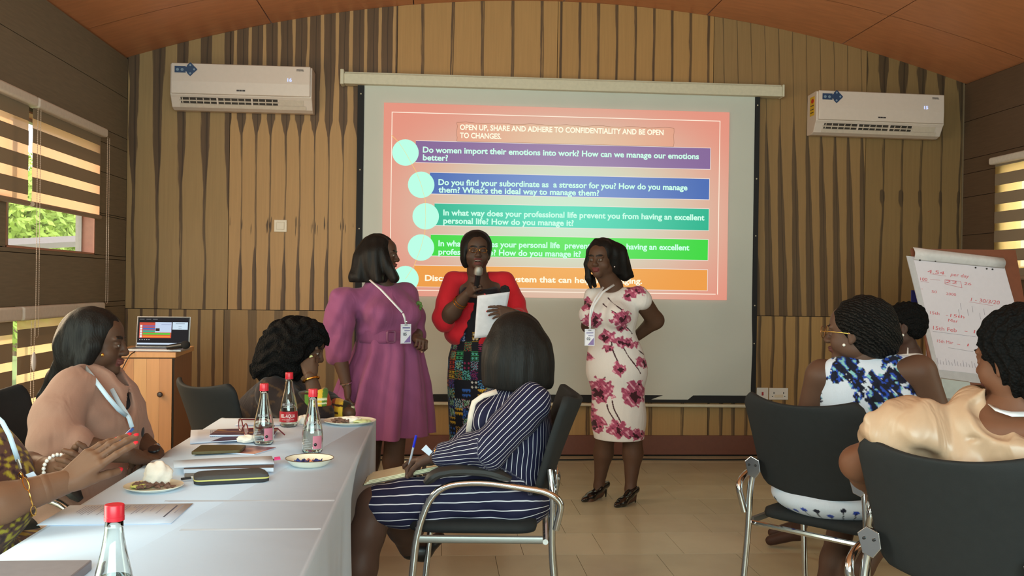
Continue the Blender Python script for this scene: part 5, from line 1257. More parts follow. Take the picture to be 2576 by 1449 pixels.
def shoe(root, toe, heel, wtoe=.036, hh=.065, m=None, stiletto=True):
    """court shoe from world toe point to heel point on the ground"""
    toe, heel = Vector(toe), Vector(heel); d = (toe - heel); Lh = d.length; y = d.normalized(); x = y.cross(Vector((0, 0, 1)))
    M = Matrix((( x.x, y.x, 0, heel.x), (x.y, y.y, 0, heel.y), (0, 0, 1, 0), (0, 0, 0, 1)))
    P = lambda a, b, c: M @ Vector((a, b * Lh, c))
    sd = SDF(); 
    sd.cone(P(0, .03, hh + .018), P(0, .30, hh * .75 + .016), .026, .027, .02, flat=(x, 1.0)); sd.cone(P(0, .30, hh * .7 + .016), P(0, .66, .024), .026, .030, .02); sd.cone(P(0, .66, .022), P(0, .86, .017), .031, .020, .02, flat=((0, 0, 1), .7)); sd.cone(P(0, .86, .014), P(0, .97, .011), .018, .008, .015)
    sd.cone(P(0, .10, hh + .058), P(0, .52, .070), .020, .022, .012, 0, 1)
    sd.ell(P(0, .04, hh + .075), (.028, .05, .04), None, .01, 0, 1)
    if stiletto: sd.cone(P(0, .05, hh), P(0, .035, .004), .013, .005, .01)
    v, f = sd.mesh(.0035); return rawobj('shoe', smoothmesh(v, f), f, m or mat('black_patent_leather', (16, 15, 16), .12, coat=.7, var=.02), root, True)
# ---------------------------------------------------------------- woman in the mauve dress
def woman_mauve():
    Y = 5.75; az = 150; R = azR(az); rt, fw = local_axes(az)
    root = person(W(970, 1262, Y).x, Y, 'woman standing in a belted mauve dress with long dark hair, left of the speaker')
    SKN = (84, 60, 48)
    rsh, lsh = W(868, 752, 5.66), W(1020, 742, 5.86); rel_, lel = W(850, 880, 5.62), W(1046, 838, 5.92); rw, lw = W(872, 968, 5.58), W(1048, 850, 5.70)
    H = frame(W(961, 641, 5.75), 101, -2, 0, .93)
    hd = SDF(); head(hd, H, full=.006); nb = W(962, 716, 5.78); hd.cone(H @ Vector((0, -.015, -.07)), nb, .054, .060, .02)
    b = SDF(); b.cone(H @ Vector((0, -.015, -.09)), nb, .052, .062, .03); b.cone(nb, W(970, 770, 5.79), .062, .10, .03); b.chain([rsh, rel_, rw], [.056, .052, .029], .02); b.chain([lsh, lel, lw], [.056, .050, .029], .02)
    b.cone(W(970, 780, 5.79), W(973, 900, 5.78), .10, .10, .02)
    for x0, x1, yy in ((935, 925, 5.80), (992, 985, 5.72)): b.chain([W(955 if x0 < 950 else 990, 900, yy), W(x0 + 4, 1080, yy), W(x1 + 4, 1160, yy), W(x1, 1240, yy)], [.09, .064, .062, .036], .02); b.cone(W(x1, 1240, yy), W(x1 + 20, 1268, yy - .10), .036, .026, .02)
    h1 = SDF(); hand(h1, rw, Vector((.06, -.02, -1)), Vector((-1, -.3, 0)), 1, (.35, .4, .45, .5), (.25, .3), 1.0, fore=rw + (rel_ - rw) * .25)
    h2 = SDF(); hand(h2, lw, Vector((.35, -.8, -.12)), Vector((.3, -.2, 1)), -1, (1.15, 1.2, 1.25, 1.25), (.25, .9), .98, fore=lw + (lel - lw) * .3)
    body_mesh(root, [(hd, .003), (b, .009), (h1, .003), (h2, .003)], SKN, nails=(150, 110, 96), lips=(112, 60, 52))
    eyes(H, root)
    MV = lambda v, tg: np.array(lin((138, 76, 114)))[None, :] * (1 + .04 * np.sin(v[:, 0:1] * 40 + 6 * np.sin(v[:, 2:3] * 9)))
    d = SDF()
    d.ell(W(966, 775, 5.79), (.205, .150, .135), R, .06); d.ell(W(972, 828, 5.78), (.188, .150, .10), R, .06); d.cone(rsh + Vector((.03, 0, .0)), lsh + Vector((-.03, 0, .0)), .062, .062, .04)
    for s_, px in ((-1, 0), (1, 0)): d.ell(W(968, 790, 5.78) + rt * (.085 * s_) + fw * .115, (.085, .075, .085), R, .05)
    d.cone(W(955, 722, 5.78), W(968, 760, 5.79), .085, .14, .05)
    d.chain([rsh + Vector((-.015, 0, -.01)), rsh.lerp(rel_, .55) + Vector((-.018, 0, 0)), rel_ + Vector((0, 0, .015))], [.080, .088, .074], .03); d.chain([lsh, lsh.lerp(lel, .6), lel + Vector((.0, -.02, .0))], [.078, .078, .066], .03)
    d.cone(rel_ + Vector((-.0, 0, .055)), rel_ + Vector((.002, 0, -.018)), .078, .080, .006); d.cone(rel_ + Vector((.002, 0, -.018)), rel_ + Vector((.006, 0, -.05)), .060, .050, .004, 0, 1)
    d.ell(nb + fw * .035 + Vector((0, 0, .030)), (.070, .072, .046), R, .012, 0, 1)
    def wp(Q):
        R_ = Q.copy(); s_ = np.sin(Q[..., 2] * 40 + 22 * Q[..., 0] + 2 * np.sin(Q[..., 0] * 9)) * .006 + np.sin(Q[..., 0] * 70 - 34 * Q[..., 2]) * .004; R_[..., 1] += s_; R_[..., 0] += s_ * .6; return R_
    d.warp = wp; cloth_mesh(root, d, .0065, 'dress', MV)
    zb = W(975, 862, Y)
    skirt(root, 'skirt', [(W(974, 846, 5.78), .178, .145), (W(976, 885, 5.78), .200, .175), (W(966, 960, 5.78), .255, .215), (W(957, 1030, 5.78), .285, .24), (W(950, 1092, 5.78), .305, .255)], az, (9, .15), col=lambda v, T: MV(v, None), phase=1.2)
    skirt(root, 'belt', [(W(973, 829, 5.78), .186, .152), (W(974, 860, 5.78), .188, .155)], az, (0, 0), col=lambda v, T: MV(v, None) * .9, nt=3, close=False)
    bc = W(984, 847, 5.60); q = MB(); q.tube(fillet([bc + rt * a + Vector((0, 0, c)) for a, c in ((.0, .032), (.024, .032), (.024, -.032), (-.024, -.032), (-.024, .032), (0, .032))], .012)[:-1], .007, 6, closed=True); q.build('buckle', mat('mauve_buckle', (120, 66, 98), .4), root, smooth=True)
    h = SDF(); E = lambda c, r, k=.03: h.ell(H @ Vector(c), tuple(q * .93 for q in r), H.to_3x3().normalized(), k)
    E((0, -.035, .045), (.094, .108, .092)); E((0, -.07, -.02), (.098, .085, .10)); h.cone(H @ Vector((0, -.07, -.03)), W(938, 700, 5.78) + Vector((-.0, 0, .0)), .098, .105, .04)
    h.cone(W(920, 660, 5.75), W(900, 697, 5.72), .07, .055, .04); h.cone(H @ Vector((.068, .0, .03)), W(992, 700, 5.66), .036, .030, .03); h.cone(H @ Vector((.07, -.04, .0)), W(950, 704, 5.66), .05, .035, .03); h.cone(H @ Vector((-.072, .01, .03)), W(985, 700, 5.86), .034, .03, .03)
    h.ell(H @ Vector((0, .085, -.03)), (.058, .05, .10), H.to_3x3().normalized(), .012, 0, 1); h.cut(W(940, 711, 5.75), (0, 0, -1)); h.warp = strand_warp(.003, 120, 5)
    hair_mesh(root, h, .0045)
    badge(tuple(W(1020, 815, 5.5)), W(1021, 815, 5.50), rt * -1, (0, 0, 1), 'numbered name badge on the lanyard of the woman in the mauve dress', '05', .066, .112,
          [[W(930, 704, 5.62), W(958, 728, 5.56), W(990, 762, 5.52), W(1012, 786, 5.49)], [W(1014, 788, 5.49), W(1018, 800, 5.49), W(1021, 815, 5.50)]], .012, fw)
    br = rw + (rel_ - rw) * .06; tag(MB().tube(arc(br, .033, 0, 2 * pi, 20, ay=Vector((.1, 1, .25)).normalized(), ax=Vector((1, 0, .15)))[:-1], .004, 6, closed=True).build('bracelet', M_silv, smooth=True), 'silver bracelet on the hanging wrist of the woman in mauve', 'bracelet')
    gp = empty('flower_pin', W(1053, 770, 5.80), 'small green flower pin at the left shoulder of the woman in mauve', 'pin')
    for k in range(7): MB().ball(W(1053, 770, 5.80) + Vector((.014 * cos(k * .9), 0, .02 * sin(k * .9))), (.011, .006, .012), 7, 5).build('leaf', mat('green_pin', (84, 120, 50), .6), gp, smooth=True)
woman_mauve()
# ---------------------------------------------------------------- speaker in the red blazer
PRT = [(224, 220, 214), (60, 110, 200), (214, 70, 50), (236, 180, 50), (70, 170, 110), (160, 40, 90), (120, 200, 220), (60, 40, 110)]
PL = np.array([lin(c) for c in PRT])
def africa(v, T=None):
    """patchwork print on near-black cloth: diamonds, triangles, scribbles in rows"""
    u = np.arctan2(v[:, 1] - np.mean(v[:, 1]), v[:, 0] - np.mean(v[:, 0])) * .16 / .052; w = v[:, 2] / .058
    iu, iw = np.floor(u), np.floor(w); fu, fw_ = u - iu - .5, w - iw - .5
    k = hsh(iu, iw * 3.1); k2 = hsh(iu + 1.7, iw * 2.3); base = np.array(lin((24, 24, 34)))[None, :].repeat(len(v), 0); out = base.copy()
    c1 = PL[(hsh(iu + 5, iw) * 8).astype(int) % 8]; c2 = PL[(hsh(iu, iw + 9) * 8).astype(int) % 8]
    # diamonds
    f2 = (np.abs(fu * 2) % 1 - .5); m = (k < .3) & (np.abs((fu * 2) % 1 - .5) + np.abs((fw_ * 2) % 1 - .5) < .3); out[m] = c1[m]
    m = (k >= .3) & (k < .55) & (((fu * 3) % 1) * .5 < ((fw_ * 2.0) % 1) - .35); out[m] = c2[m]
    s1 = np.sin(fu * 22 + 4 * np.sin(fw_ * 15)); s2_ = np.sin(fw_ * 25 + 3 * np.sin(fu * 18)); m = (k >= .55) & (s1 > .25) & (s2_ > -.2); out[m] = c1[m]; m = (k >= .55) & (s1 < -.55) & (s2_ < .3); out[m] = c2[m]
    m = (k >= .8) & (np.abs(fu) < .35) & (np.abs(fw_) < .35) & (s1 * s2_ > 0); out[m] = np.array(lin((150, 190, 150)))
    m = (k < .12) & (np.abs((fw_ * 5) % 1 - .5) < .18); out[m] = c2[m]; m = k2 < .3; out[m] = base[m]
    return out * .62
def woman_red():
    az = 184; R = azR(az); rt, fw = local_axes(az); Y = 5.95
    root = person(W(1200, 1262, Y).x, Y, 'woman in a red blazer and dark patchwork-print skirt speaking into a microphone')
    SKN = (78, 57, 46)
    rsh, lsh = W(1140, 708, 5.94), W(1268, 708, 5.96); rel_, lel = W(1118, 808, 5.86), W(1306, 800, 5.84); rw, lw = W(1177, 738, 5.70), W(1290, 788, 5.56)
    H = frame(W(1199, 632, 5.88), 176, 0, 0, .96)
    hd = SDF(); head(hd, H, True, ears=False, lid=.9, full=.006); nb = W(1200, 706, 5.94); hd.cone(H @ Vector((0, -.015, -.07)), nb, .058, .064, .02)
    b = SDF(); b.cone(H @ Vector((0, -.015, -.09)), nb, .050, .060, .03); b.cone(nb, W(1205, 760, 5.95), .07, .10, .04, flat=(fw, .8)); b.cone(W(1165, 718, 5.95), W(1245, 718, 5.95), .040, .040, .03)
    b.chain([rsh, rel_, rel_.lerp(rw, .35), rw], [.046, .048, .052, .028], .02); b.chain([lsh, lel, lw], [.046, .046, .028], .02)
    b.cone(W(1205, 745, 5.95), W(1205, 900, 5.95), .11, .13, .05)
    for x0 in (1175, 1232): b.chain([W(x0, 900, Y), W(x0, 1090, Y), W(x0, 1160, Y), W(x0, 1235, Y)], [.10, .06, .055, .034], .03); b.cone(W(x0, 1238, Y), W(x0, 1262, Y - .12), .034, .026, .02)
    micc = W(1203, 686, 5.62); micb = W(1197, 740, 5.66); up_ = (micc - micb).normalized()
    h1 = SDF(); hand(h1, rw, W(1196, 712, 5.62) - rw + Vector((0, -.01, 0)), Vector((-.6, -.75, .1)), 1, (1.15, 1.15, 1.2, 1.2), (.9, .5), .92, spread=.04, fore=rw + (rel_ - rw) * .3)
    h2 = SDF(); hand(h2, lw, Vector((-1, -.15, .12)), Vector((.0, -.9, .35)), 1, (.35, .4, .45, .5), (.5, .2), .9, fore=lw + (lel - lw) * .3)
    body_mesh(root, [(hd, .003), (b, .009), (h1, .003), (h2, .003)], SKN, nails=(206, 60, 66), lips=(104, 58, 54))
    eyes(H, root)
    # shirt
    s_ = SDF(); s_.ell(W(1205, 800, 5.94), (.145, .125, .18), R, .04); s_.cone(W(1185, 745, 5.90), W(1232, 745, 5.90), .07, .07, .05); s_.cut(W(1200, 720, 5.9), (.0, -.35, 1))
    cloth_mesh(root, s_, .008, 'top', solid_col((24, 24, 30)))
    RD = lambda v, tg: np.array(lin((190, 30, 42)))[None, :].repeat(len(v), 0)
    d = SDF(); d.cone(rsh + Vector((.03, 0, .012)), lsh + Vector((-.03, 0, .012)), .050, .050, .03); d.ell(W(1204, 785, 5.95), (.172, .140, .15), R, .04); d.ell(W(1200, 842, 5.95), (.205, .15, .10), R, .05)
    d.chain([rsh + Vector((-.006, 0, .006)), rsh.lerp(rel_, .55) + Vector((-.012, 0, 0)), rel_ + Vector((-.008, .01, .02)), rel_ + Vector((.0, 0, -.012))], [.058, .064, .064, .058], .02); d.chain([lsh + Vector((.01, 0, .005)), lsh.lerp(lel, .6) + Vector((.012, 0, 0)), lel, lel.lerp(lw, .3)], [.058, .062, .060, .052], .02)
    # open front wedge and neckline
    for k in range(9):
        t = k / 8; xx = 1215 - 20 * t - 30 * t * t; d.cone(W(xx + 6, 706 + 180 * t, 5.70), W(xx + 6, 706 + 180 * t, 5.86), .032 + .030 * t, .032 + .028 * t, .006, 0, 1)
    d.cone(nb + Vector((.02, -.11, .0)), nb + Vector((0, .02, .045)), .056, .060, .012, 0, 1)
    d.cut(W(1128, 877, 5.85), Vector((-.10, 0, -1)))
    def wp(Q):
        R_ = Q.copy(); w_ = np.sin(Q[..., 2] * 30 + 20 * Q[..., 0]) * .004; R_[..., 1] += w_; R_[..., 0] += w_ * .5; return R_
    d.warp = wp; cloth_mesh(root, d, .006, 'blazer', RD)
    skirt(root, 'skirt', [(W(1204, 790, 5.95), .140, .115), (W(1204, 858, 5.95), .158, .125), (W(1203, 900, 5.95), .183, .14), (W(1203, 960, 5.95), .190, .145), (W(1203, 1060, 5.95), .180, .135), (W(1203, 1150, 5.95), .172, .13)], az, (3, .012), col=africa, nth=260, nt=240)
    h = SDF(); E = lambda c, r, k=.03: h.ell(H @ Vector(c), tuple(q * .96 for q in r), H.to_3x3().normalized(), k)
    E((0, -.03, .050), (.097, .108, .090)); E((.076, -.005, -.02), (.028, .055, .075)); E((-.070, -.010, -.005), (.022, .055, .060)); E((0, -.065, -.03), (.085, .06, .08)); h.cone(H @ Vector((.072, .0, -.05)), H @ Vector((.066, .005, -.092)), .024, .016, .02)
    h.ell(H @ Vector((0, .095, -.022)), (.064, .072, .098), H.to_3x3().normalized(), .012, 0, 1); h.warp = strand_warp(.002, 140, 8)
    hair_mesh(root, h, .0045)
    # glasses
    for q_ in (-1, 1): MB().tube([H @ Vector((q_ * .031 + .024 * cos(a), .107, .002 + .015 * sin(a))) for a in np.linspace(0, 2 * pi, 18)[:-1]], .0010, 5, closed=True).build('spectacle_rim', M_gold, root, smooth=True)
    MB().tube([H @ Vector((-.009, .108, .008)), H @ Vector((.009, .108, .008))], .0012, 5).build('spectacle_bridge', M_gold, root)
    MB().ball(H @ Vector((.074, .015, -.050)), (.008, .006, .010), 8, 6).build('earring', M_pearl, root, smooth=True)
    mc = empty('microphone', micb, 'silver-headed microphone held at the mouth of the woman in the red blazer', 'microphone')
    MB().lathe([(.0003, -.125), (.014, -.123), (.017, -.04), (.020, -.006), (.022, .0)], (0, 0, 0), 18, Matrix.Translation(micc) @ up_.to_track_quat('Z', 'Y').to_matrix().to_4x4()).build('handle', M_bez, mc, smooth=True)
    MB().lathe([(.022, 0), (.0255, .003), (.0265, .02), (.024, .038), (.015, .050), (.0003, .054)], (0, 0, 0), 18, Matrix.Translation(micc - up_ * .012) @ up_.to_track_quat('Z', 'Y').to_matrix().to_4x4()).build('mesh_head', mat('grey_mic_mesh', (150, 146, 140), .35, metal=.7, bump=.4, bscale=900), mc, smooth=True)
    q = [W(1201, 744, 5.58), W(1282.6, 734, 5.60), W(1262, 842, 5.66), W(1193, 852, 5.62)]
    g = MB(); g.grid(lambda u, v: (q[0].lerp(q[1], u)).lerp(q[3].lerp(q[2], u), v) + Vector((0, -.012 * sin(pi * u), 0)), 12, 12)
    tag(g.build('paper_sheet', mat('held_white_paper', (214, 214, 222), .7), smooth='all', solid=.0006), 'white sheet of paper held up by the woman in the red blazer', 'paper')
    br = rw.lerp(rel_, .28); ax_ = (rel_ - rw).normalized(); u1 = ax_.orthogonal().normalized(); u2 = ax_.cross(u1)
    for k_ in (0, .02): tag(MB().tube(arc(br + ax_ * k_, .042, 0, 2 * pi, 22, u1, u2)[:-1], .003, 6, closed=True).build('bracelet', M_gold, smooth=True), ('thin gold bracelet nearer the hand' if k_ == 0 else 'thin gold bangle nearer the elbow') + ' of the woman holding the microphone', 'bracelet')
    fb = empty('flower_brooch', W(1271, 730, 5.80), 'round black fabric flower brooch on the red blazer', 'brooch')
    for k in range(9): a = k * 2 * pi / 8; rr_ = .018 if k < 8 else 0; MB().ball(W(1270, 730, 5.79) + Vector((rr_ * cos(a), 0, rr_ * sin(a))), (.014, .010, .014), 8, 6).build('petal', mat('black_petal', (20, 20, 22), .9), fb, smooth=True)
woman_red()
# ---------------------------------------------------------------- woman in the white floral dress
def flower_paint(v, base, flowers, stems, pal, xy):
    X, Z = xy(v); out = np.array(lin(base))[None, :].repeat(len(v), 0) * np.ones((len(v), 1))
    P_ = [np.array(lin(c)) for c in pal]
    for (x0, z0, x1, z1, w) in stems:
        d = np.array([x1 - x0, z1 - z0]); t = np.clip(((X - x0) * d[0] + (Z - z0) * d[1]) / (d @ d), 0, 1); q = np.hypot(X - x0 - t * d[0] + .006 * np.sin(t * 5), Z - z0 - t * d[1]); out[q < w] = P_[2]
    Wx = X + .007 * np.sin(Z * 95 + 2 * np.sin(X * 80)) + .004 * np.sin(Z * 230 + X * 90); Wz = Z + .007 * np.sin(X * 105 + 2 * np.sin(Z * 70)) + .004 * np.sin(X * 210 - Z * 60)
    mot = np.sin(X * 140 + 3 * np.sin(Z * 60)) + np.sin(Z * 120 + 3 * np.sin(X * 75)) + .6 * np.sin((X + Z) * 260)
    for (x0, z0, rx, rz, ang, n, sd_) in flowers:
        dx, dz = Wx - x0, Wz - z0; a = math.radians(ang); ux, uz = dx * cos(a) + dz * sin(a), -dx * sin(a) + dz * cos(a)
        th = np.arctan2(uz / rz, ux / rx); r = np.hypot(ux / rx, uz / rz)
        edge = .92 + .09 * np.sin(n * th + sd_) + .05 * np.sin(n * 2.3 * th + 2 * sd_)
        m = r < edge; c = np.where((mot > .25)[:, None], P_[0], P_[1]); c = np.where((mot > 1.25)[:, None], P_[3], c)
        core = ((np.hypot(ux / rx - .15 * sin(sd_), uz / rz + .2) < .34 + .06 * mot) | ((np.abs(np.sin(th * n * .5 + sd_)) < .10) & (r < .75) & (mot < .6))); c = np.where(core[:, None], P_[2], c)
        out[m] = c[m]
    return out
def woman_floral():
    az = 203; R = azR(az); rt, fw = local_axes(az); Y = 5.85
    root = person(W(1545, 1262, Y).x, Y, 'woman standing in a white dress with pink flowers, hands behind her back')
    SKN = (86, 60, 46)
    rsh, lsh = W(1488, 742, 5.90), W(1606, 744, 5.80); lel, lw = W(1648, 806, 5.92), W(1598, 850, 6.02); rel_, rw = W(1480, 820, 6.02), W(1560, 856, 6.03)
    H = frame(W(1512, 652, 5.80), 214, -4, 0, .95)
    hd = SDF(); head(hd, H, ears=False, lid=.2, full=.006); nb = W(1540, 722, 5.86); hd.cone(H @ Vector((0, -.015, -.07)), nb, .056, .062, .02)
    b = SDF(); b.cone(H @ Vector((0, -.015, -.09)), nb, .048, .058, .03); b.cone(nb, W(1540, 760, 5.87), .06, .085, .04, flat=(fw, .85))
    b.chain([lsh, lel, lw], [.060, .052, .030], .03); b.chain([rsh, rel_, rw], [.042, .040, .028], .03); b.cone(W(1540, 770, 5.87), W(1545, 900, 5.87), .085, .09, .03)
    A1, A2 = W(1507, 1222, 5.955), W(1586, 1232, 5.84)
    b.chain([W(1527, 940, 5.88), W(1524, 1085, 5.88), W(1518, 1140, 5.93), A1, W(1507, 1240, 5.96)], [.08, .062, .058, .030, .030], .03); b.chain([W(1580, 950, 5.86), W(1590, 1085, 5.84), W(1592, 1142, 5.86), A2, W(1588, 1250, 5.82)], [.08, .064, .060, .031, .031], .03)
    b.cone(W(1508, 1238, 5.95), W(1483, 1260, 5.86), .028, .022, .02); b.cone(W(1585, 1250, 5.82), W(1563, 1272, 5.73), .028, .022, .02)
    h1 = SDF(); hand(h1, lw, Vector((-1, .1, -.15)), Vector((0, 1, .2)), 1, .5, (.4, .3), .9, fore=lw + (lel - lw) * .3)
    body_mesh(root, [(hd, .003), (b, .008), (h1, .0035)], SKN, lips=(112, 58, 56)); eyes(H, root)
    k_ = Y / 2400; x0p = W(1545, 900, Y); 
    fp = lambda x, y: (W(x, y, 5.72).x, W(x, y, 5.72).z)
    raw = [(1492, 806, 30, 28, 30, 5, 1), (1478, 765, 20, 26, 60, 4, 2), (1562, 800, 36, 24, 10, 5, 3), (1566, 826, 22, 10, 0, 4, 4), (1530, 848, 24, 22, 0, 5, 5), (1574, 862, 48, 16, -10, 6, 6), (1533, 876, 16, 12, 0, 4, 7), (1556, 928, 20, 22, 20, 4, 8), (1476, 900, 14, 28, 80, 4, 9), (1514, 985, 40, 40, 0, 6, 10), (1598, 990, 44, 42, 40, 7, 11), (1500, 1070, 30, 34, 60, 5, 12), (1485, 1030, 22, 30, 60, 4, 13), (1556, 1080, 34, 28, -20, 5, 14), (1600, 1094, 46, 18, -8, 6, 15), (1622, 915, 16, 34, 70, 4, 16), (1590, 716, 50, 20, -20, 7, 17), (1586, 742, 22, 16, 20, 5, 18), (1560, 712, 20, 14, 30, 5, 19), (1608, 732, 22, 10, -30, 5, 20)]
    FL = [(*fp(x, y), a * k_ * .84, b2 * k_ * .84, an, n, s) for x, y, a, b2, an, n, s in raw]
    rs_ = [(1520, 765, 1560, 800), (1534, 750, 1570, 790), (1540, 860, 1556, 925), (1566, 868, 1610, 940), (1524, 950, 1512, 985), (1490, 1000, 1496, 1060), (1474, 980, 1500, 1060), (1530, 1020, 1548, 1066), (1542, 1010, 1562, 1070), (1570, 810, 1592, 840), (1600, 870, 1630, 900), (1602, 716, 1625, 735)]
    ST = [(*fp(a, b2), *fp(c, d), .0042) for a, b2, c, d in rs_]
    pal = [(186, 96, 122), (158, 70, 98), (62, 26, 34), (214, 156, 172)]
    fcol = lambda v, tg: flower_paint(v, (214, 206, 202), FL, ST, pal, lambda v: (v[:, 0], v[:, 2]))
    d = SDF(); d.cone(rsh + Vector((.03, 0, -.005)), lsh + Vector((-.02, 0, -.004)), .050, .056, .03); d.ell(W(1540, 785, 5.86), (.160, .125, .13), R, .05); d.cone(W(1540, 790, 5.87), W(1546, 900, 5.87), .118, .125, .05, flat=(rt, 1.14))
    for s_ in (-1, 1): d.ell(W(1527, 792, 5.86) + rt * (.075 * s_) + fw * .095, (.080, .072, .075), R, .04)
    d.cone(lsh, lsh + Vector((.022, 0, -.026)), .062, .063, .012); d.cone(rsh, rsh + Vector((-.004, 0, -.02)), .045, .045, .012)
    d.ell(W(1549, 895, 5.87), (.172, .14, .13), R, .06); d.ell(W(1551, 935, 5.87), (.184, .15, .12), R, .06)
    d.cone(W(1553, 940, 5.87), W(1556, 1050, 5.87), .170, .160, .05, flat=(fw, .84)); d.cone(W(1556, 1050, 5.87), W(1558, 1140, 5.87), .160, .152, .05, flat=(fw, .84))
    d.ell(nb + fw * .06 + Vector((0, 0, .028)), (.082, .09, .062), R, .012, 0, 1)
    d.cone(nb + fw * .10 + Vector((0, 0, .02)), W(1512, 764, 5.72) + fw * .02, .04, .006, .006, 0, 1)
    d.cut(W(1558, 1102, 5.87), (0.02, 0.04, -1)); d.cut(lsh + Vector((.052, 0, -.03)), (.8, -.1, -.55)) if False else None
    cloth_mesh(root, d, .0042, 'dress', fcol, sm=2)
    h = SDF(); E = lambda c, r, k=.03, op=0: h.ell(H @ Vector(c), tuple(q * .95 for q in r), H.to_3x3().normalized(), k, 0, op)
    E((0, -.03, .048), (.092, .108, .092)); E((0, -.06, -.03), (.095, .085, .10)); h.cone(W(1550, 640, 5.83), W(1572, 688, 5.85), .072, .045, .04); h.cone(W(1577, 690, 5.86), W(1592, 694, 5.86), .03, .01, .03)
    h.ell(H @ Vector((0.004, .098, -.025)), (.060, .078, .098), H.to_3x3().normalized(), .012, 0, 1); h.chain([W(1500, 608, 5.79), W(1485, 630, 5.80), W(1479, 665, 5.81), W(1481, 700, 5.81), W(1487, 722, 5.81)], [.020, .020, .020, .018, .010], .02); h.chain([W(1488, 700, 5.84), W(1496, 720, 5.84)], [.022, .012], .02); h.warp = strand_warp(.0035, 110, 9); hair_mesh(root, h, .0045)
    MB().ball(W(1546, 671, 5.70), .006, 8, 6).build('earring', M_silv, root, smooth=True)
    shoe(root, WZ(1463, 1264, 0), WZ(1526, 1250, 0)); shoe(root, WZ(1546, 1278, 0), WZ(1600, 1264, 0))
    badge(tuple(W(1484, 826, 5.66)), W(1484, 828, 5.655), rt * -1, (0, 0, 1), 'name badge hanging at the waist of the woman in the white floral dress', '02', .062, .10,
          [[W(1518, 722, 5.74), W(1498, 750, 5.70), W(1486, 778, 5.665), W(1484, 800, 5.65)], [W(1545, 716, 5.76), W(1516, 735, 5.72), W(1494, 768, 5.67), W(1484, 800, 5.65)], [W(1484, 800, 5.65), W(1484, 828, 5.652)]], .013, fw, M_lanw)
woman_floral()
# ---------------------------------------------------------------- seated people and their chairs
def wrapst(v, pts, R, pitch, ref):
    """stripe coordinate around the nearest bone of a polyline"""
    best = np.full(len(v), 1e9); st = np.zeros(len(v)); ref = V3(ref)
    for a, b in zip(pts[:-1], pts[1:]):
        a, b = V3(a), V3(b); ab = b - a; L_ = np.linalg.norm(ab); ax = ab / L_; u = ref - ax * (ref @ ax); u /= np.linalg.norm(u); w = np.cross(ax, u)
        d = v - a; t = np.clip(d @ ax, 0, L_); q = d - t[:, None] * ax; r = np.linalg.norm(q, axis=1); s_ = np.arctan2(q @ w, q @ u) * R / pitch
        m = r < best; best[m] = r[m]; st[m] = s_[m]
    return st
M_stripe, nt, b = nodes('navy_pinstripe'); at = N(nt, 'ShaderNodeAttribute', attribute_name='st')
co = N(nt, 'ShaderNodeTexCoord').outputs['Object']; nz = N(nt, 'ShaderNodeTexNoise', i_Scale=9.0, i_Detail=2.0); L(nt, co, nz.inputs['Vector'])
st_ = math_(nt, 'ADD', at.outputs['Fac'], math_(nt, 'MULTIPLY', math_(nt, 'SUBTRACT', nz.outputs[0], .5), .55)); fr_ = math_(nt, 'ABSOLUTE', math_(nt, 'SUBTRACT', math_(nt, 'FRACT', st_), .5))
mr = N(nt, 'ShaderNodeMapRange', interpolation_type='SMOOTHSTEP'); L(nt, fr_, mr.inputs[0]); mr.inputs[1].default_value = .040; mr.inputs[2].default_value = .085; mr.inputs[3].default_value = 1; mr.inputs[4].default_value = 0
L(nt, mixc(nt, mr.outputs[0], lin((32, 32, 58)), lin((216, 214, 222))), b.inputs['Base Color']); b.inputs['Roughness'].default_value = .75; b.inputs['Specular IOR Level'].default_value = .2
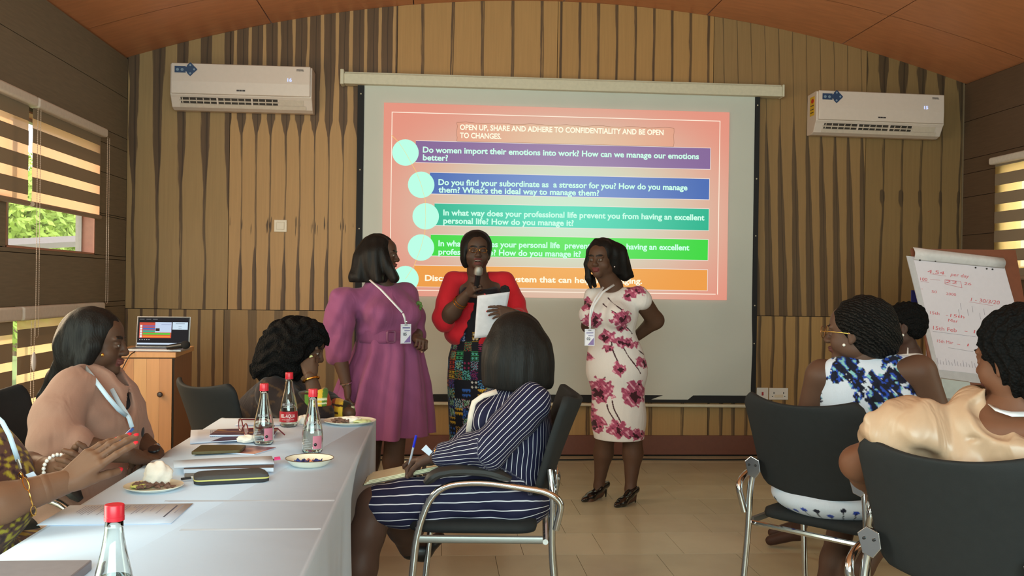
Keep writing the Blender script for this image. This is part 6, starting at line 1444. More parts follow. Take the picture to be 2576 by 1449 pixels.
def woman_striped():
    az = 278; R = azR(az); rt, fw = local_axes(az); Y = 3.5
    root = person(W(1285, 1300, Y).x, Y, 'seated woman in a navy pinstriped dress with a straight black bob, seen from behind, writing')
    SKN = (78, 54, 44)
    lsh, rsh = W(1335, 1022, 3.36), W(1270, 1010, 3.70); lel, rel_ = W(1228, 1130, 3.27), W(1165, 1128, 3.70); lw, rw = W(1092, 1150, 3.38), W(1092, 1165, 3.56)
    nb = W(1300, 972, 3.54); H = frame(W(1296, 872, 3.53), -12, -8, 0, .97)
    hd = SDF(); head(hd, H, ears=False); hd.cone(H @ Vector((0, -.02, -.07)), nb, .052, .058, .02)
    b = SDF(); b.cone(H @ Vector((0, -.02, -.09)), nb, .050, .058, .03); b.cone(nb, W(1290, 1100, 3.52), .08, .11, .05); b.cone(W(1290, 1100, 3.52), W(1280, 1240, 3.52), .11, .12, .05)
    lk, rk = W(945, 1272, 3.40), W(965, 1268, 3.62)
    b.chain([lsh, lel, lel.lerp(lw, .3), lw], [.052, .044, .042, .028], .03); b.chain([rsh, rel_, rw], [.05, .042, .028], .03)
    b.chain([W(1270, 1262, 3.43), lk, W(925, 1340, 3.38), W(905, 1430, 3.37), W(880, 1590, 3.36)], [.070, .062, .058, .058, .034], .03); b.chain([W(1270, 1262, 3.62), rk, W(1012, 1330, 3.72), W(1028, 1378, 3.82)], [.070, .060, .052, .040], .03)
    b.cone(W(880, 1592, 3.36), W(858, 1612, 3.34), .034, .03, .02)
    h1 = SDF(); hand(h1, rw, W(1052, 1163, 3.52) - rw, Vector((.15, -.35, 1)), 1, (.95, 1.05, 1.1, 1.1), (.75, .5), .95, fore=rw + (rel_ - rw) * .3)
    h2 = SDF(); hand(h2, lw, W(1060, 1160, 3.42) - lw, Vector((.1, .25, 1)), -1, (.7, .8, .9, .95), (.5, .4), .92, fore=lw + (lel - lw) * .3)
    body_mesh(root, [(hd, .004), (b, .008), (h1, .003), (h2, .003)], SKN, nails=(206, 160, 146))
    d = SDF(); c = d
    tw, tp = W(1300, 1120, 3.52), W(1290, 1235, 3.52)
    c.ell(W(1296, 1050, 3.53), (.178, .128, .135), R, .05, 1); c.cone(W(1300, 1075, 3.52), tw, .118, .118, .05, 1, flat=(rt, 1.3)); c.cone(tw, tp, .120, .140, .05, 1, flat=(rt, 1.25))
    c.cone(lsh + Vector((.0, .02, .0)), rsh, .060, .058, .04, 1); c.cone(nb, W(1298, 1010, 3.53), .062, .10, .03, 1)
    c.ell(W(1222, 1050, 3.50), (.14, .065, .085), R, .05, 1)
    c.chain([lsh + Vector((0, -.005, .01)), lel, lel.lerp(lw, .35), lel.lerp(lw, .80)], [.072, .068, .062, .046], .02, 3); c.chain([rsh, rel_, rel_.lerp(rw, .75)], [.064, .056, .045], .02, 4)
    c.ell(W(1285, 1245, 3.52), (.190, .155, .115), R, .04, 2); lh_, rh_ = W(1275, 1250, 3.43), W(1275, 1245, 3.60)
    c.cone(W(1265, 1236, 3.43), lk + Vector((.03, 0, 0)), .108, .080, .05, 2); c.cone(W(1265, 1232, 3.60), rk + Vector((.03, 0, .0)), .105, .078, .06, 2); c.cone(W(1240, 1246, 3.52), W(975, 1272, 3.51), .105, .077, .05, 2)
    c.cut(lk + Vector((-.028, 0, -.02)), (-1, 0, -.62))
    def wp(Q):
        R_ = Q.copy(); w_ = np.sin(Q[..., 0] * 42 + 55 * Q[..., 2] + 9 * Q[..., 1]) * .0035 + np.sin(Q[..., 2] * 90 - 30 * Q[..., 0]) * .0018; R_[..., 2] += w_; R_[..., 1] += w_ * .8; R_[..., 0] += w_ * .5; return R_
    c.warp = wp
    def at_(v, tg):
        st = np.zeros(len(v)); tr = [nb + Vector((0, 0, .05)), W(1296, 1050, 3.53), tw, tp]
        for tgk, pts, R_, pt, rf in ((1, tr, .15, .0165, fw * -1), (3, [lsh, lel, lw], .075, .0172, Vector((0, -1, 0))), (4, [rsh, rel_, rw], .06, .0172, Vector((0, -1, 0))), (2, [W(1330, 1262, 3.52), W(940, 1272, 3.50)], .115, .0185, Vector((0, -1, 0)))):
            m = tg == tgk
            if m.any(): st[m] = wrapst(v[m], pts, R_, pt, rf)
        return {'st': st}
    cloth_mesh(root, d, .0055, 'dress', None, M_stripe, 1, at_)
    h = SDF(); E = lambda c_, r, k=.03: h.ell(H @ Vector(c_), r, H.to_3x3().normalized(), k)
    E((0, -.02, .030), (.100, .108, .102)); E((0, -.045, -.06), (.118, .095, .10), .04); h.cone(H @ Vector((0, -.045, -.05)), W(1303, 955, 3.46), .112, .106, .04, flat=((0, 1, 0), .8))
    h.cone(W(1345, 880, 3.50), W(1368, 960, 3.47), .055, .032, .04); h.cone(W(1250, 880, 3.50), W(1240, 965, 3.47), .05, .036, .04); h.ell(H @ Vector((0, .11, -.04)), (.07, .07, .12), H.to_3x3().normalized(), .02, 0, 1)
    h.cut(W(1300, 976, 3.46), (-.04, .1, -1)); h.warp = strand_warp(.0018, 150, 3); hair_mesh(root, h, .005, sm=2)
    ribbon([W(1250, 985, 3.34), W(1215, 996, 3.33), W(1192, 1012, 3.33), W(1184, 1045, 3.33), W(1178, 1088, 3.34)], .018, Vector((-.3, -1, .2)), mat('cream_lapel', (222, 206, 192), .7), root, 'lapel', .003)
    ms_ = mat('black_shoe_leather', (26, 24, 24), .35)
    q = SDF(); q.cone(W(1030, 1386, 3.82), W(1062, 1386, 3.84), .034, .040, .02); q.cone(W(1062, 1386, 3.84), W(1105, 1352, 3.88), .038, .024, .02); v, f = q.mesh(.005); rawobj('shoe', v, f, ms_, root, True)
    sh = empty('bangle', W(1100, 1118, 3.30), 'gold bangle on the cuffed wrist of the pinstriped woman', 'bracelet')
    bc_ = lel.lerp(lw, .86); ax_ = (lel - lw).normalized(); u1 = ax_.orthogonal().normalized(); u2 = ax_.cross(u1)
    MB().tube(arc(bc_, .041, 0, 2 * pi, 22, u1, u2)[:-1], .004, 6, closed=True).build('ring', M_gold, sh, smooth=True)
    # notebook, pen and eraser-white phone
    nbk = empty('notebook', W(1020, 1205, 3.5), 'open cream notebook on the lap of the pinstriped woman', 'notebook')
    a, b2 = W(912, 1224, 3.42), W(1128, 1180, 3.42); xd = (b2 - a).normalized(); yd = Vector((0, 1, -.05)).normalized(); zd = xd.cross(yd)
    def slab(nm, u0, u1, v0, v1, h0, h1, m): 
        q = MB(); L_ = (b2 - a).length; q.prism([a + xd * (u * L_) + yd * v_ + zd * h0 for u, v_ in ((u0, v0), (u1, v0), (u1, v1), (u0, v1))], zd * (h1 - h0)); return q.build(nm, m, nbk, bev=.001)
    M_pg = mat('cream_pages', (228, 224, 190), .7); M_cv = mat('dark_notebook_cover', (96, 88, 76), .6)
    slab('cover', 0, 1, 0, .21, 0, .004, M_cv)
    for k in range(3): slab('page', .02 + .03 * k, .99 - .02 * k, .002 + .001 * k, .205, .0042 + .0045 * k, .0078 + .0045 * k, M_pg)
    pn = empty('pen', W(1036, 1165, 3.45), 'clear ballpoint pen with blue cap held over the notebook', 'pen'); p0, p1 = W(1026, 1183, 3.44), W(1047, 1095, 3.42)
    MB().tube([p0, p0.lerp(p1, .12), p0.lerp(p1, .66)], [.001, .0038, .0038], 8).build('barrel', mat('clear_pen_barrel', (190, 196, 210), .15, alpha=.75), pn, smooth=True); MB().tube([p0.lerp(p1, .66), p1], .0045, 8).build('cap', mat('blue_pen_cap', (36, 48, 196), .3), pn, smooth=True)
    wp_ = empty('folded_paper', W(1085, 1145, 3.36), 'narrow folded white paper between the hands of the pinstriped woman', 'paper'); a2, b3 = W(1066, 1125, 3.36), W(1112, 1168, 3.36); t_ = (b3 - a2).normalized(); s2 = t_.cross(Vector((0, 1, 0))).normalized() * .012
    MB().prism([a2 + s2, b3 + s2 * .5, b3 - s2 * .5, a2 - s2], (0, .006, 0)).build('strip', M_pap, wp_, bev=.001)
woman_striped()
chair(.155, 3.52, 276, 'black chair with chrome arms under the pinstriped woman')
# ---------------------------------------------------------------- woman in taupe
def simple_legs(b, hip_l, hip_r, knee_l, knee_r):
    for h_, k_ in ((hip_l, knee_l), (hip_r, knee_r)):
        a_ = Vector((k_.x, k_.y, .09)) ; b.chain([h_, k_, k_.lerp(a_, .35), a_], [.085, .060, .056, .034], .03); b.cone(a_, a_ + (k_ - h_).normalized() * .14 * Vector((1, 1, 0)) + Vector((0, 0, -.055)), .034, .026, .02)
def woman_taupe():
    az = 98; R = azR(az); rt, fw = local_axes(az)
    root = person(W(215, 1300, 3.3).x, 3.3, 'seated woman in a taupe wrap dress, looking right, beside the left edge of the table')
    SKN = (84, 58, 44)
    rsh, lsh = W(178, 985, 3.16), W(262, 962, 3.50); rel_, lel = W(128, 1118, 3.04), W(330, 1092, 3.50); rw, lw = W(318, 1142, 3.04), W(392, 1142, 3.28)
    nb = W(228, 940, 3.34); H = frame(W(243, 862, 3.34), 88, -4, 0, .93)
    hd = SDF(); head(hd, H, lid=.6); hd.cone(H @ Vector((0, -.02, -.07)), nb, .050, .058, .02)
    b = SDF(); b.cone(H @ Vector((0, -.02, -.09)), nb, .048, .060, .03); b.cone(nb, W(240, 1030, 3.33), .065, .10, .04); b.cone(W(240, 1030, 3.33), W(215, 1240, 3.3), .10, .12, .03)
    b.chain([rsh, rel_, rel_.lerp(rw, .3), rw], [.055, .046, .044, .028], .03); b.chain([lsh, lel, lw], [.05, .044, .028], .03)
    simple_legs(b, W(215, 1285, 3.40), W(215, 1285, 3.22), Vector((-1.02, 3.74, .50)), Vector((-1.02, 3.54, .50)))
    h1 = SDF(); hand(h1, rw, W(372, 1150, 3.12) - rw, Vector((0, -.6, .8)), -1, (.6, .7, .75, .8), (.4, .4), .95, fore=rw + (rel_ - rw) * .25)
    h2 = SDF(); hand(h2, lw, W(365, 1156, 3.16) - lw, Vector((.3, -.2, .9)), 1, (.6, .7, .7, .8), (.5, .4), .95, fore=lw + (lel - lw) * .3)
    body_mesh(root, [(hd, .0035), (b, .009), (h1, .0035), (h2, .0035)], SKN, lips=(104, 58, 52)); eyes(H, root)
    TP = (156, 118, 102); d = SDF()
    d.ell(W(232, 1040, 3.33), (.195, .150, .17), R, .05); d.ell(W(300, 1072, 3.36), (.16, .070, .09), R, .05); d.ell(W(218, 1160, 3.31), (.19, .17, .14), R, .05); d.ell(W(212, 1235, 3.3), (.2, .18, .11), R, .05); d.cone(rsh + Vector((.02, .03, .01)), lsh, .066, .060, .04); d.cone(W(222, 955, 3.34), W(230, 1000, 3.33), .075, .13, .03)
    d.chain([rsh, rsh.lerp(rel_, .5) + Vector((-.012, 0, 0)), rel_ + Vector((.015, 0, 0)), rel_.lerp(rw, .30)], [.070, .078, .080, .070], .015); d.chain([lsh, lel, lel.lerp(lw, .2)], [.068, .062, .06], .03)
    for s_ in (-1, 1): d.cone(W(230, 1265, 3.3) + rt * (.09 * s_), Vector((-1.04, 3.62, .52)) + Vector((0, -.10 * s_, 0)), .100, .085, .05)
    d.cone(W(246, 928, 3.22), W(322, 1046, 3.22), .050, .012, .01, 0, 1); d.cone(W(278, 935, 3.34), W(330, 1050, 3.27), .040, .016, .01, 0, 1)
    def wp(Q):
        R_ = Q.copy(); w_ = np.sin(Q[..., 0] * 30 + 38 * Q[..., 2]) * .006 + np.sin(Q[..., 2] * 85 - 40 * Q[..., 0]) * .003; R_[..., 1] += w_; R_[..., 2] += w_ * .7; return R_
    d.warp = wp; cloth_mesh(root, d, .0065, 'dress', solid_col(TP))
    t_ = SDF(); t_.cone(W(300, 1030, 3.36), W(325, 1085, 3.36), .075, .05, .03); cloth_mesh(root, t_, .008, 'inner_top', solid_col((34, 30, 34)))
    h = SDF(); E = lambda c_, r, k=.03: h.ell(H @ Vector(c_), tuple(q * .93 for q in r), H.to_3x3().normalized(), k)
    E((0, -.022, .044), (.090, .106, .088), .02); E((0, -.065, -.01), (.090, .080, .095), .02); h.cone(W(192, 880, 3.34), W(186, 900, 3.34), .066, .055, .03); h.cone(H @ Vector((.072, .01, -.01)), H @ Vector((.070, -.02, -.07)), .03, .03, .03)
    h.chain([W(170, 905, 3.36), W(140, 950, 3.40), W(112, 1000, 3.42), W(100, 1045, 3.42)], [.04, .028, .022, .014], .02)
    h.ell(H @ Vector((0, .105, -.035)), (.09, .075, .105), H.to_3x3().normalized(), .012, 0, 1); h.warp = strand_warp(.002, 150, 4); hair_mesh(root, h, .005)
    MB().ball(W(258, 893, 3.235), .006, 8, 5).build('earring', M_gold, root, smooth=True)
    r = empty('lanyard', W(300, 1000, 3.2), 'pale blue lanyard around the neck of the woman in taupe', 'lanyard')
    ribbon([W(212, 922, 3.25), W(238, 955, 3.17), W(272, 1000, 3.14), W(298, 1030, 3.16), W(318, 1046, 3.19)], .014, Vector((.3, -1, .1)), M_lan, r); ribbon([W(270, 958, 3.28), W(298, 1010, 3.22), W(325, 1052, 3.20), W(332, 1075, 3.19)], .014, Vector((.3, -1, .1)), M_lan, r)
    wt = empty('wristwatch', W(390, 1134, 3.24), 'black wristwatch with a silver case at the taupe woman\'s wrist', 'watch'); MB().lathe([(.0003, .0), (.019, 0), (.020, .004), (.018, .008), (.0003, .009)], (0, 0, 0), 20, Matrix.Translation(W(388, 1132, 3.235)) @ Matrix.Rotation(radians(25), 4, 'X')).build('case', M_bez, wt, smooth=True)
    MB().tube(arc(W(392, 1142, 3.28), .031, 0, 2 * pi, 20, Vector((.2, 1, 0)).normalized(), Vector((0, .1, 1)).normalized())[:-1], .005, 6, closed=True, flat=1).build('watch_strap', M_silv, wt, smooth=True)
woman_taupe()
chair(-1.22, 3.32, 98, 'black chair behind the woman in taupe, at the left edge')
# ---------------------------------------------------------------- curly haired woman behind the table end
def kente(v, T=None):
    u, w = v[:, 0] * 52, v[:, 2] * 30; k = np.floor(u); c = np.array([lin(q) for q in ((226, 170, 40), (90, 130, 50), (160, 60, 30), (40, 36, 24), (232, 190, 60))]); o = c[(hsh(k, k * 0) * 5).astype(int) % 5].copy()
    m = (np.abs((w % 1) - .5) < .12) & (hsh(k, np.floor(w)) > .4); o[m] = np.array(lin((60, 30, 20))); m = (np.abs((w * 2 % 1) - .5) < .2) & (hsh(k + 3, np.floor(w)) > .75); o[m] = np.array(lin((226, 226, 190))); return o
def woman_curly():
    az = 60; R = azR(az); rt, fw = local_axes(az); Y = 4.5
    root = person(W(715, 1150, Y).x, Y, 'woman with curly black hair leaning her cheek on her hand behind the table end')
    SKN = (84, 60, 46)
    rsh, lsh = W(695, 985, 4.36), W(720, 985, 4.72); rel_ = W(806, 1042, 4.26); rw = W(781, 948, 4.30); lel, lw = W(820, 1020, 4.55), W(880, 1040, 4.32)
    rsh = W(690, 990, 4.38); nb = W(720, 940, 4.52); H = frame(W(762, 872, 4.46), 98, -20, 0, .97)
    hd = SDF(); head(hd, H); hd.cone(H @ Vector((0, -.02, -.07)), nb, .050, .058, .02)
    b = SDF(); b.cone(H @ Vector((0, -.02, -.09)), nb, .048, .058, .03); b.cone(nb, W(700, 1040, 4.55), .06, .10, .03); b.cone(W(700, 1040, 4.55), Vector((-.80, 4.62, .56)), .12, .14, .05); b.chain([rsh, rel_, rw], [.052, .044, .028], .03); b.chain([lsh, lel, lw], [.05, .042, .028], .03)
    simple_legs(b, Vector((-.85, 4.70, .54)), Vector((-.75, 4.55, .54)), Vector((-.55, 5.02, .50)), Vector((-.40, 4.86, .50)))
    h1 = SDF(); hand(h1, rw, W(772, 905, 4.33) - rw, Vector((-.2, -1, 0)), 1, (.9, .95, 1.0, 1.0), (.3, .3), .92, fore=rw + (rel_ - rw) * .3)
    body_mesh(root, [(hd, .0045), (b, .010), (h1, .004)], SKN); eyes(H, root)
    DK = lambda v, tg: np.where((np.sin(v[:, 0:1] * 70 + 4 * np.sin(v[:, 2:3] * 50)) * np.sin(v[:, 2:3] * 60 + v[:, 0:1] * 30) > .55), np.array(lin((66, 48, 32)))[None, :], np.array(lin((34, 25, 26)))[None, :])
    d = SDF(); d.ell(W(705, 1030, 4.54), (.20, .14, .17), R, .05); d.ell(Vector((-.80, 4.62, .66)), (.2, .17, .18), R, .05); d.cone(rsh, lsh, .075, .07, .04); d.cone(W(715, 960, 4.52), W(708, 1000, 4.52), .07, .13, .03); d.ell(Vector((-.78, 4.66, .54)), (.2, .2, .1), R, .04)
    d.chain([rsh, W(745, 1035, 4.30), rel_ + Vector((0, 0, -.0))], [.082, .075, .062], .03); d.chain([lsh, lel, lel.lerp(lw, .4)], [.07, .062, .055], .03); cloth_mesh(root, d, .008, 'dress', DK)
    k_ = SDF(); e0, e1 = rel_.lerp(rw, .42), rel_.lerp(rw, .80) ; k_.cone(rel_.lerp(rw, .15), e1 + Vector((0, 0, -.02)), .060, .064, .01); k_.cut(e1 + Vector((0, 0, -.025)), (-.15, 0, 1)); k_.cut(rel_ + Vector((0, 0, .04)), (0, 0, -1)); cloth_mesh(root, k_, .005, 'cuff', kente, sm=0)
    k_ = SDF(); k_.cone(lel.lerp(lw, .35), lel.lerp(lw, .78), .052, .050, .01); cloth_mesh(root, k_, .005, 'cuff', kente, sm=0)
    h = SDF(); P_ = lambda x, y, Y_: W(x, y, Y_)
    for (x, y, Y_, r) in ((742, 850, 4.46, .10), (778, 845, 4.44, .075), (715, 862, 4.46, .10), (700, 895, 4.44, .095), (690, 918, 4.42, .075), (668, 920, 4.42, .055), (715, 900, 4.44, .095), (735, 890, 4.38, .07), (655, 935, 4.42, .035), (795, 862, 4.46, .05), (740, 925, 4.40, .055)): h.ell(P_(x, y, Y_), (r, r * 1.0, r * .98), None, .04)
    h.ell(H @ Vector((0.02, .12, -.05)), (.07, .075, .11), H.to_3x3().normalized(), .012, 0, 1); h.warp = curl_warp(.0075, 120); hair_mesh(root, h, .0055, M_curl, 0)
    MB().ball(W(783, 901, 4.33), (.010, .006, .014), 8, 6).build('earring', mat('green_gold_earring', (196, 200, 140), .3), root, smooth=True)
    ax_ = (rel_ - rw).normalized(); u1 = ax_.orthogonal().normalized(); u2 = ax_.cross(u1); tag(MB().tube(arc(rw + ax_ * .012, .036, 0, 2 * pi, 22, u1, u2)[:-1], .005, 6, closed=True).build('bracelet', M_gold, smooth=True), 'gold bracelet on the raised wrist of the curly haired woman', 'bracelet')
woman_curly()
chair(-.84, 4.66, 45, 'black chair at the far left corner of the table, behind the curly haired woman', .925, arms=False)
# ---------------------------------------------------------------- woman in blue and white flowers
def bluefl():
    rs = random.Random(11); FL = []
    for k in range(46):
        a = (k % 2) * 2 - 1; FL.append((rs.gauss(.0, .035) + a * rs.choice((.04, .10, .02, .14, .07)), rs.uniform(.93, 1.11) - abs(rs.gauss(0, .02)), rs.uniform(.016, .032), rs.uniform(.014, .028), rs.uniform(0, 90), rs.choice((3, 4, 5)), k))
    return FL
def woman_blue():
    az = 18; R = azR(az); rt, fw = local_axes(az); Y = 3.4
    root = person(1.52, 3.46, 'seated woman in a sleeveless white dress with blue flowers, seen from behind, with braided hair')
    SKN = (92, 64, 50)
    lsh, rsh = W(2068, 945, 3.42), W(2312, 935, 3.28); lel, rel_ = W(2030, 1080, 3.50), W(2368, 1080, 3.30); lw, rw = W(2080, 1140, 3.70), W(2330, 1150, 3.52)
    nb = W(2186, 902, 3.38); H = frame(W(2152, 836, 3.38), 308, -2, 0, .97)
    hd = SDF(); head(hd, H); hd.cone(H @ Vector((0, -.02, -.07)), nb, .052, .060, .02)
    b = SDF(); b.cone(H @ Vector((0, -.02, -.09)), nb, .050, .062, .03); b.cone(nb, W(2186, 1000, 3.38), .07, .09, .03); b.cone(lsh, rsh, .045, .045, .03); b.cone(W(2186, 1000, 3.38), Vector((1.52, 3.44, .56)), .09, .12, .02)
    b.chain([lsh, lel, lw], [.060, .050, .030], .03); b.chain([rsh, rel_, rw], [.060, .050, .030], .03)
    b.chain([Vector((1.45, 3.52, .52)), Vector((1.72, 3.86, .48)), Vector((1.60, 3.72, .25)), Vector((1.50, 3.62, .10))], [.085, .058, .050, .032], .03); b.chain([Vector((1.58, 3.44, .52)), Vector((1.88, 3.72, .48)), Vector((1.66, 3.62, .25)), Vector((1.58, 3.66, .10))], [.085, .058, .050, .032], .03)
    for s_ in ((1.50, 3.62), (1.58, 3.66)): b.cone((s_[0], s_[1], .09), (s_[0] + .10, s_[1] + .08, .03), .032, .026, .02)
    body_mesh(root, [(hd, .0035), (b, .008)], SKN)
    pal = [(40, 72, 172), (24, 26, 44), (18, 20, 32), (130, 186, 186)]; c0 = nb
    def xy(v): d = v - np.array(tuple(nb)); return d @ V3(rt), v[:, 2]
    FL = bluefl()
    def col(v, tg):
        o = flower_paint(v, (206, 212, 226), FL, [], pal, xy); X, Z = xy(v)
        sk = Z < .66      # hem band: standing tulips
        u = (np.arctan2(v[:, 1] - 3.46, v[:, 0] - 1.52)) * .25 / .052; k = np.floor(u); f = u - k - .5; hh = .52 + .04 * hsh(k); m = sk & (np.hypot(f * 1.6, (Z - hh) / .018) < .42); o[m] = np.where((hsh(k, k * 0 + 2) > .5)[m][:, None], P0, P2); m = sk & (np.abs(f) < .05) & (Z < hh); o[m] = P2
        m = sk & (Z < .50 + .012 * np.sin(u * 9)); o[m] = P0; return o
    P0, P2 = np.array(lin((44, 70, 170))), np.array(lin((24, 26, 44)))
    d = SDF(); d.ell(W(2186, 990, 3.38), (.186, .132, .155), R, .05); d.ell(W(2182, 1080, 3.39), (.17, .14, .14), R, .05); d.cone(W(2106, 936, 3.38), W(2276, 930, 3.33), .054, .054, .03); d.ell(Vector((1.52, 3.44, .66)), (.19, .16, .14), R, .05)
    d.ell(Vector((1.50, 3.48, .57)), (.235, .235, .088), None, .03); d.cone((1.48, 3.5, .57), (1.72, 3.82, .56), .098, .085, .05); d.cone((1.60, 3.42, .57), (1.86, 3.70, .56), .098, .085, .05)
    d.ell(nb + Vector((0, 0, .035)), (.075, .075, .05), None, .01, 0, 1); cloth_mesh(root, d, .0048, 'dress', col)
    h = SDF(); E = lambda c_, r, k=.03: h.ell(H @ Vector(c_), r, H.to_3x3().normalized(), k)
    E((0, -.035, .045), (.098, .112, .092)); E((0, -.07, -.01), (.09, .08, .08)); h.ell(W(2218, 852, 3.36), (.070, .07, .060), None, .03); h.ell(W(2200, 872, 3.34), (.070, .06, .035), None, .03); h.ell(H @ Vector((0, .11, -.035)), (.09, .08, .10), H.to_3x3().normalized(), .012, 0, 1)
    def bw(Q):
        R_ = Q.copy(); a_ = Q[..., 0] * 60 + Q[..., 2] * 110; R_[..., 1] += .004 * np.sin(a_) ; R_[..., 2] += .003 * np.sin(a_ * 1.0 + np.sin(Q[..., 0] * 200) * .6); return R_
    h.warp = bw; hair_mesh(root, h, .004, M_braid, 0)
    MB().ball(W(2123, 868, 3.295), .0055, 10, 7).build('earring', M_pearl, root, smooth=True)
    gs = empty('spectacles', W(2090, 820, 3.33), 'gold and brown spectacles on the woman in blue flowers', 'spectacles'); M_tor = mat('brown_gold_frame', (130, 86, 52), .3, metal=.5)
    for q_ in (-1, 1): MB().tube([H @ Vector((q_ * .033 + .025 * cos(a), .112, .002 + .023 * sin(a))) for a in np.linspace(0, 2 * pi, 20)[:-1]], .0018, 6, closed=True).build('lens_rim', M_tor, gs, smooth=True); MB().tube([H @ Vector((q_ * .058, .111, .006)), H @ Vector((q_ * .076, .06, .004)), H @ Vector((q_ * .08, .0, -.002))], .0014, 6).build('temple', M_gold, gs, smooth=True)
    MB().tube([H @ Vector((-.008, .113, .004)), H @ Vector((.008, .113, .004))], .0016, 6).build('bridge', M_gold, gs)
woman_blue()
chair(1.53, 3.50, 50, 'black chair with a curved back and chrome legs under the woman in blue flowers')
# ---------------------------------------------------------------- short-haired woman beside the flip chart
def woman_short():
    az = 300; R = azR(az); rt, fw = local_axes(az); Y = 4.6
    root = person(W(2290, 1100, Y).x, Y, 'short-haired woman in a white top with a red stripe beside the flip chart')
    nb = W(2286, 888, 4.6); H = frame(W(2268, 822, 4.6), 292, -2, 0, .92)
    hd = SDF(); head(hd, H); hd.cone(H @ Vector((0, -.02, -.07)), nb, .045, .052, .02); b = SDF(); b.cone(nb, W(2290, 960, 4.6), .06, .12, .05); b.cone(W(2290, 960, 4.6), (2.28, 4.6, .56), .12, .14, .05)
    lsh, rsh = W(2318, 925, 4.46), W(2262, 925, 4.76); b.chain([lsh, W(2338, 1010, 4.44), W(2290, 1060, 4.4)], [.052, .044, .028], .03); b.chain([rsh, W(2260, 1010, 4.8), W(2220, 1050, 4.7)], [.05, .044, .028], .03)
    simple_legs(b, Vector((2.24, 4.52, .54)), Vector((2.30, 4.70, .54)), Vector((1.85, 4.74, .50)), Vector((1.92, 4.90, .50)))
    body_mesh(root, [(hd, .004), (b, .009)], (70, 48, 40))
    col = lambda v, tg: np.where((np.abs(v[:, 2:3] - 1.0 + .25 * (v[:, 0:1] - 2.33)) < .007), np.array(lin((190, 40, 60)))[None, :], np.array(lin((226, 224, 224)))[None, :])
    d = SDF(); d.ell(W(2290, 975, 4.6), (.18, .125, .16), R, .05); d.ell((2.27, 4.6, .68), (.18, .15, .18), R, .05); d.cone(lsh, rsh, .058, .058, .04); d.cone(nb + Vector((0, 0, -.02)), W(2290, 920, 4.6), .06, .11, .04); d.ell((2.24, 4.62, .55), (.2, .2, .1), R, .05); d.cone((2.2, 4.6, .54), (1.95, 4.75, .54), .12, .1, .05)
    d.ell(nb + Vector((0, 0, .03)), (.07, .07, .045), None, .01, 0, 1); cloth_mesh(root, d, .007, 'top', col)
    h = SDF(); E = lambda c_, r, k=.03: h.ell(H @ Vector(c_), tuple(q * .92 for q in r), H.to_3x3().normalized(), k); E((0, -.028, .050), (.086, .104, .088)); E((0, -.06, .0), (.078, .07, .07)); h.ell(H @ Vector((0, .11, -.05)), (.09, .08, .12), H.to_3x3().normalized(), .012, 0, 1); h.warp = curl_warp(.003, 200); hair_mesh(root, h, .005, M_curl, 0)
    MB().ball(W(2271, 843, 4.50), .007, 10, 7).build('earring', M_pearl, root, smooth=True)
    ribbon([W(2284, 875, 4.50), W(2283, 900, 4.47), W(2280, 930, 4.45)], .008, Vector((0, -1, 0)), M_lanw, root, 'lanyard')
woman_short()
chair(2.29, 4.62, 300, 'black chair under the short-haired woman beside the flip chart', .8, arms=False)
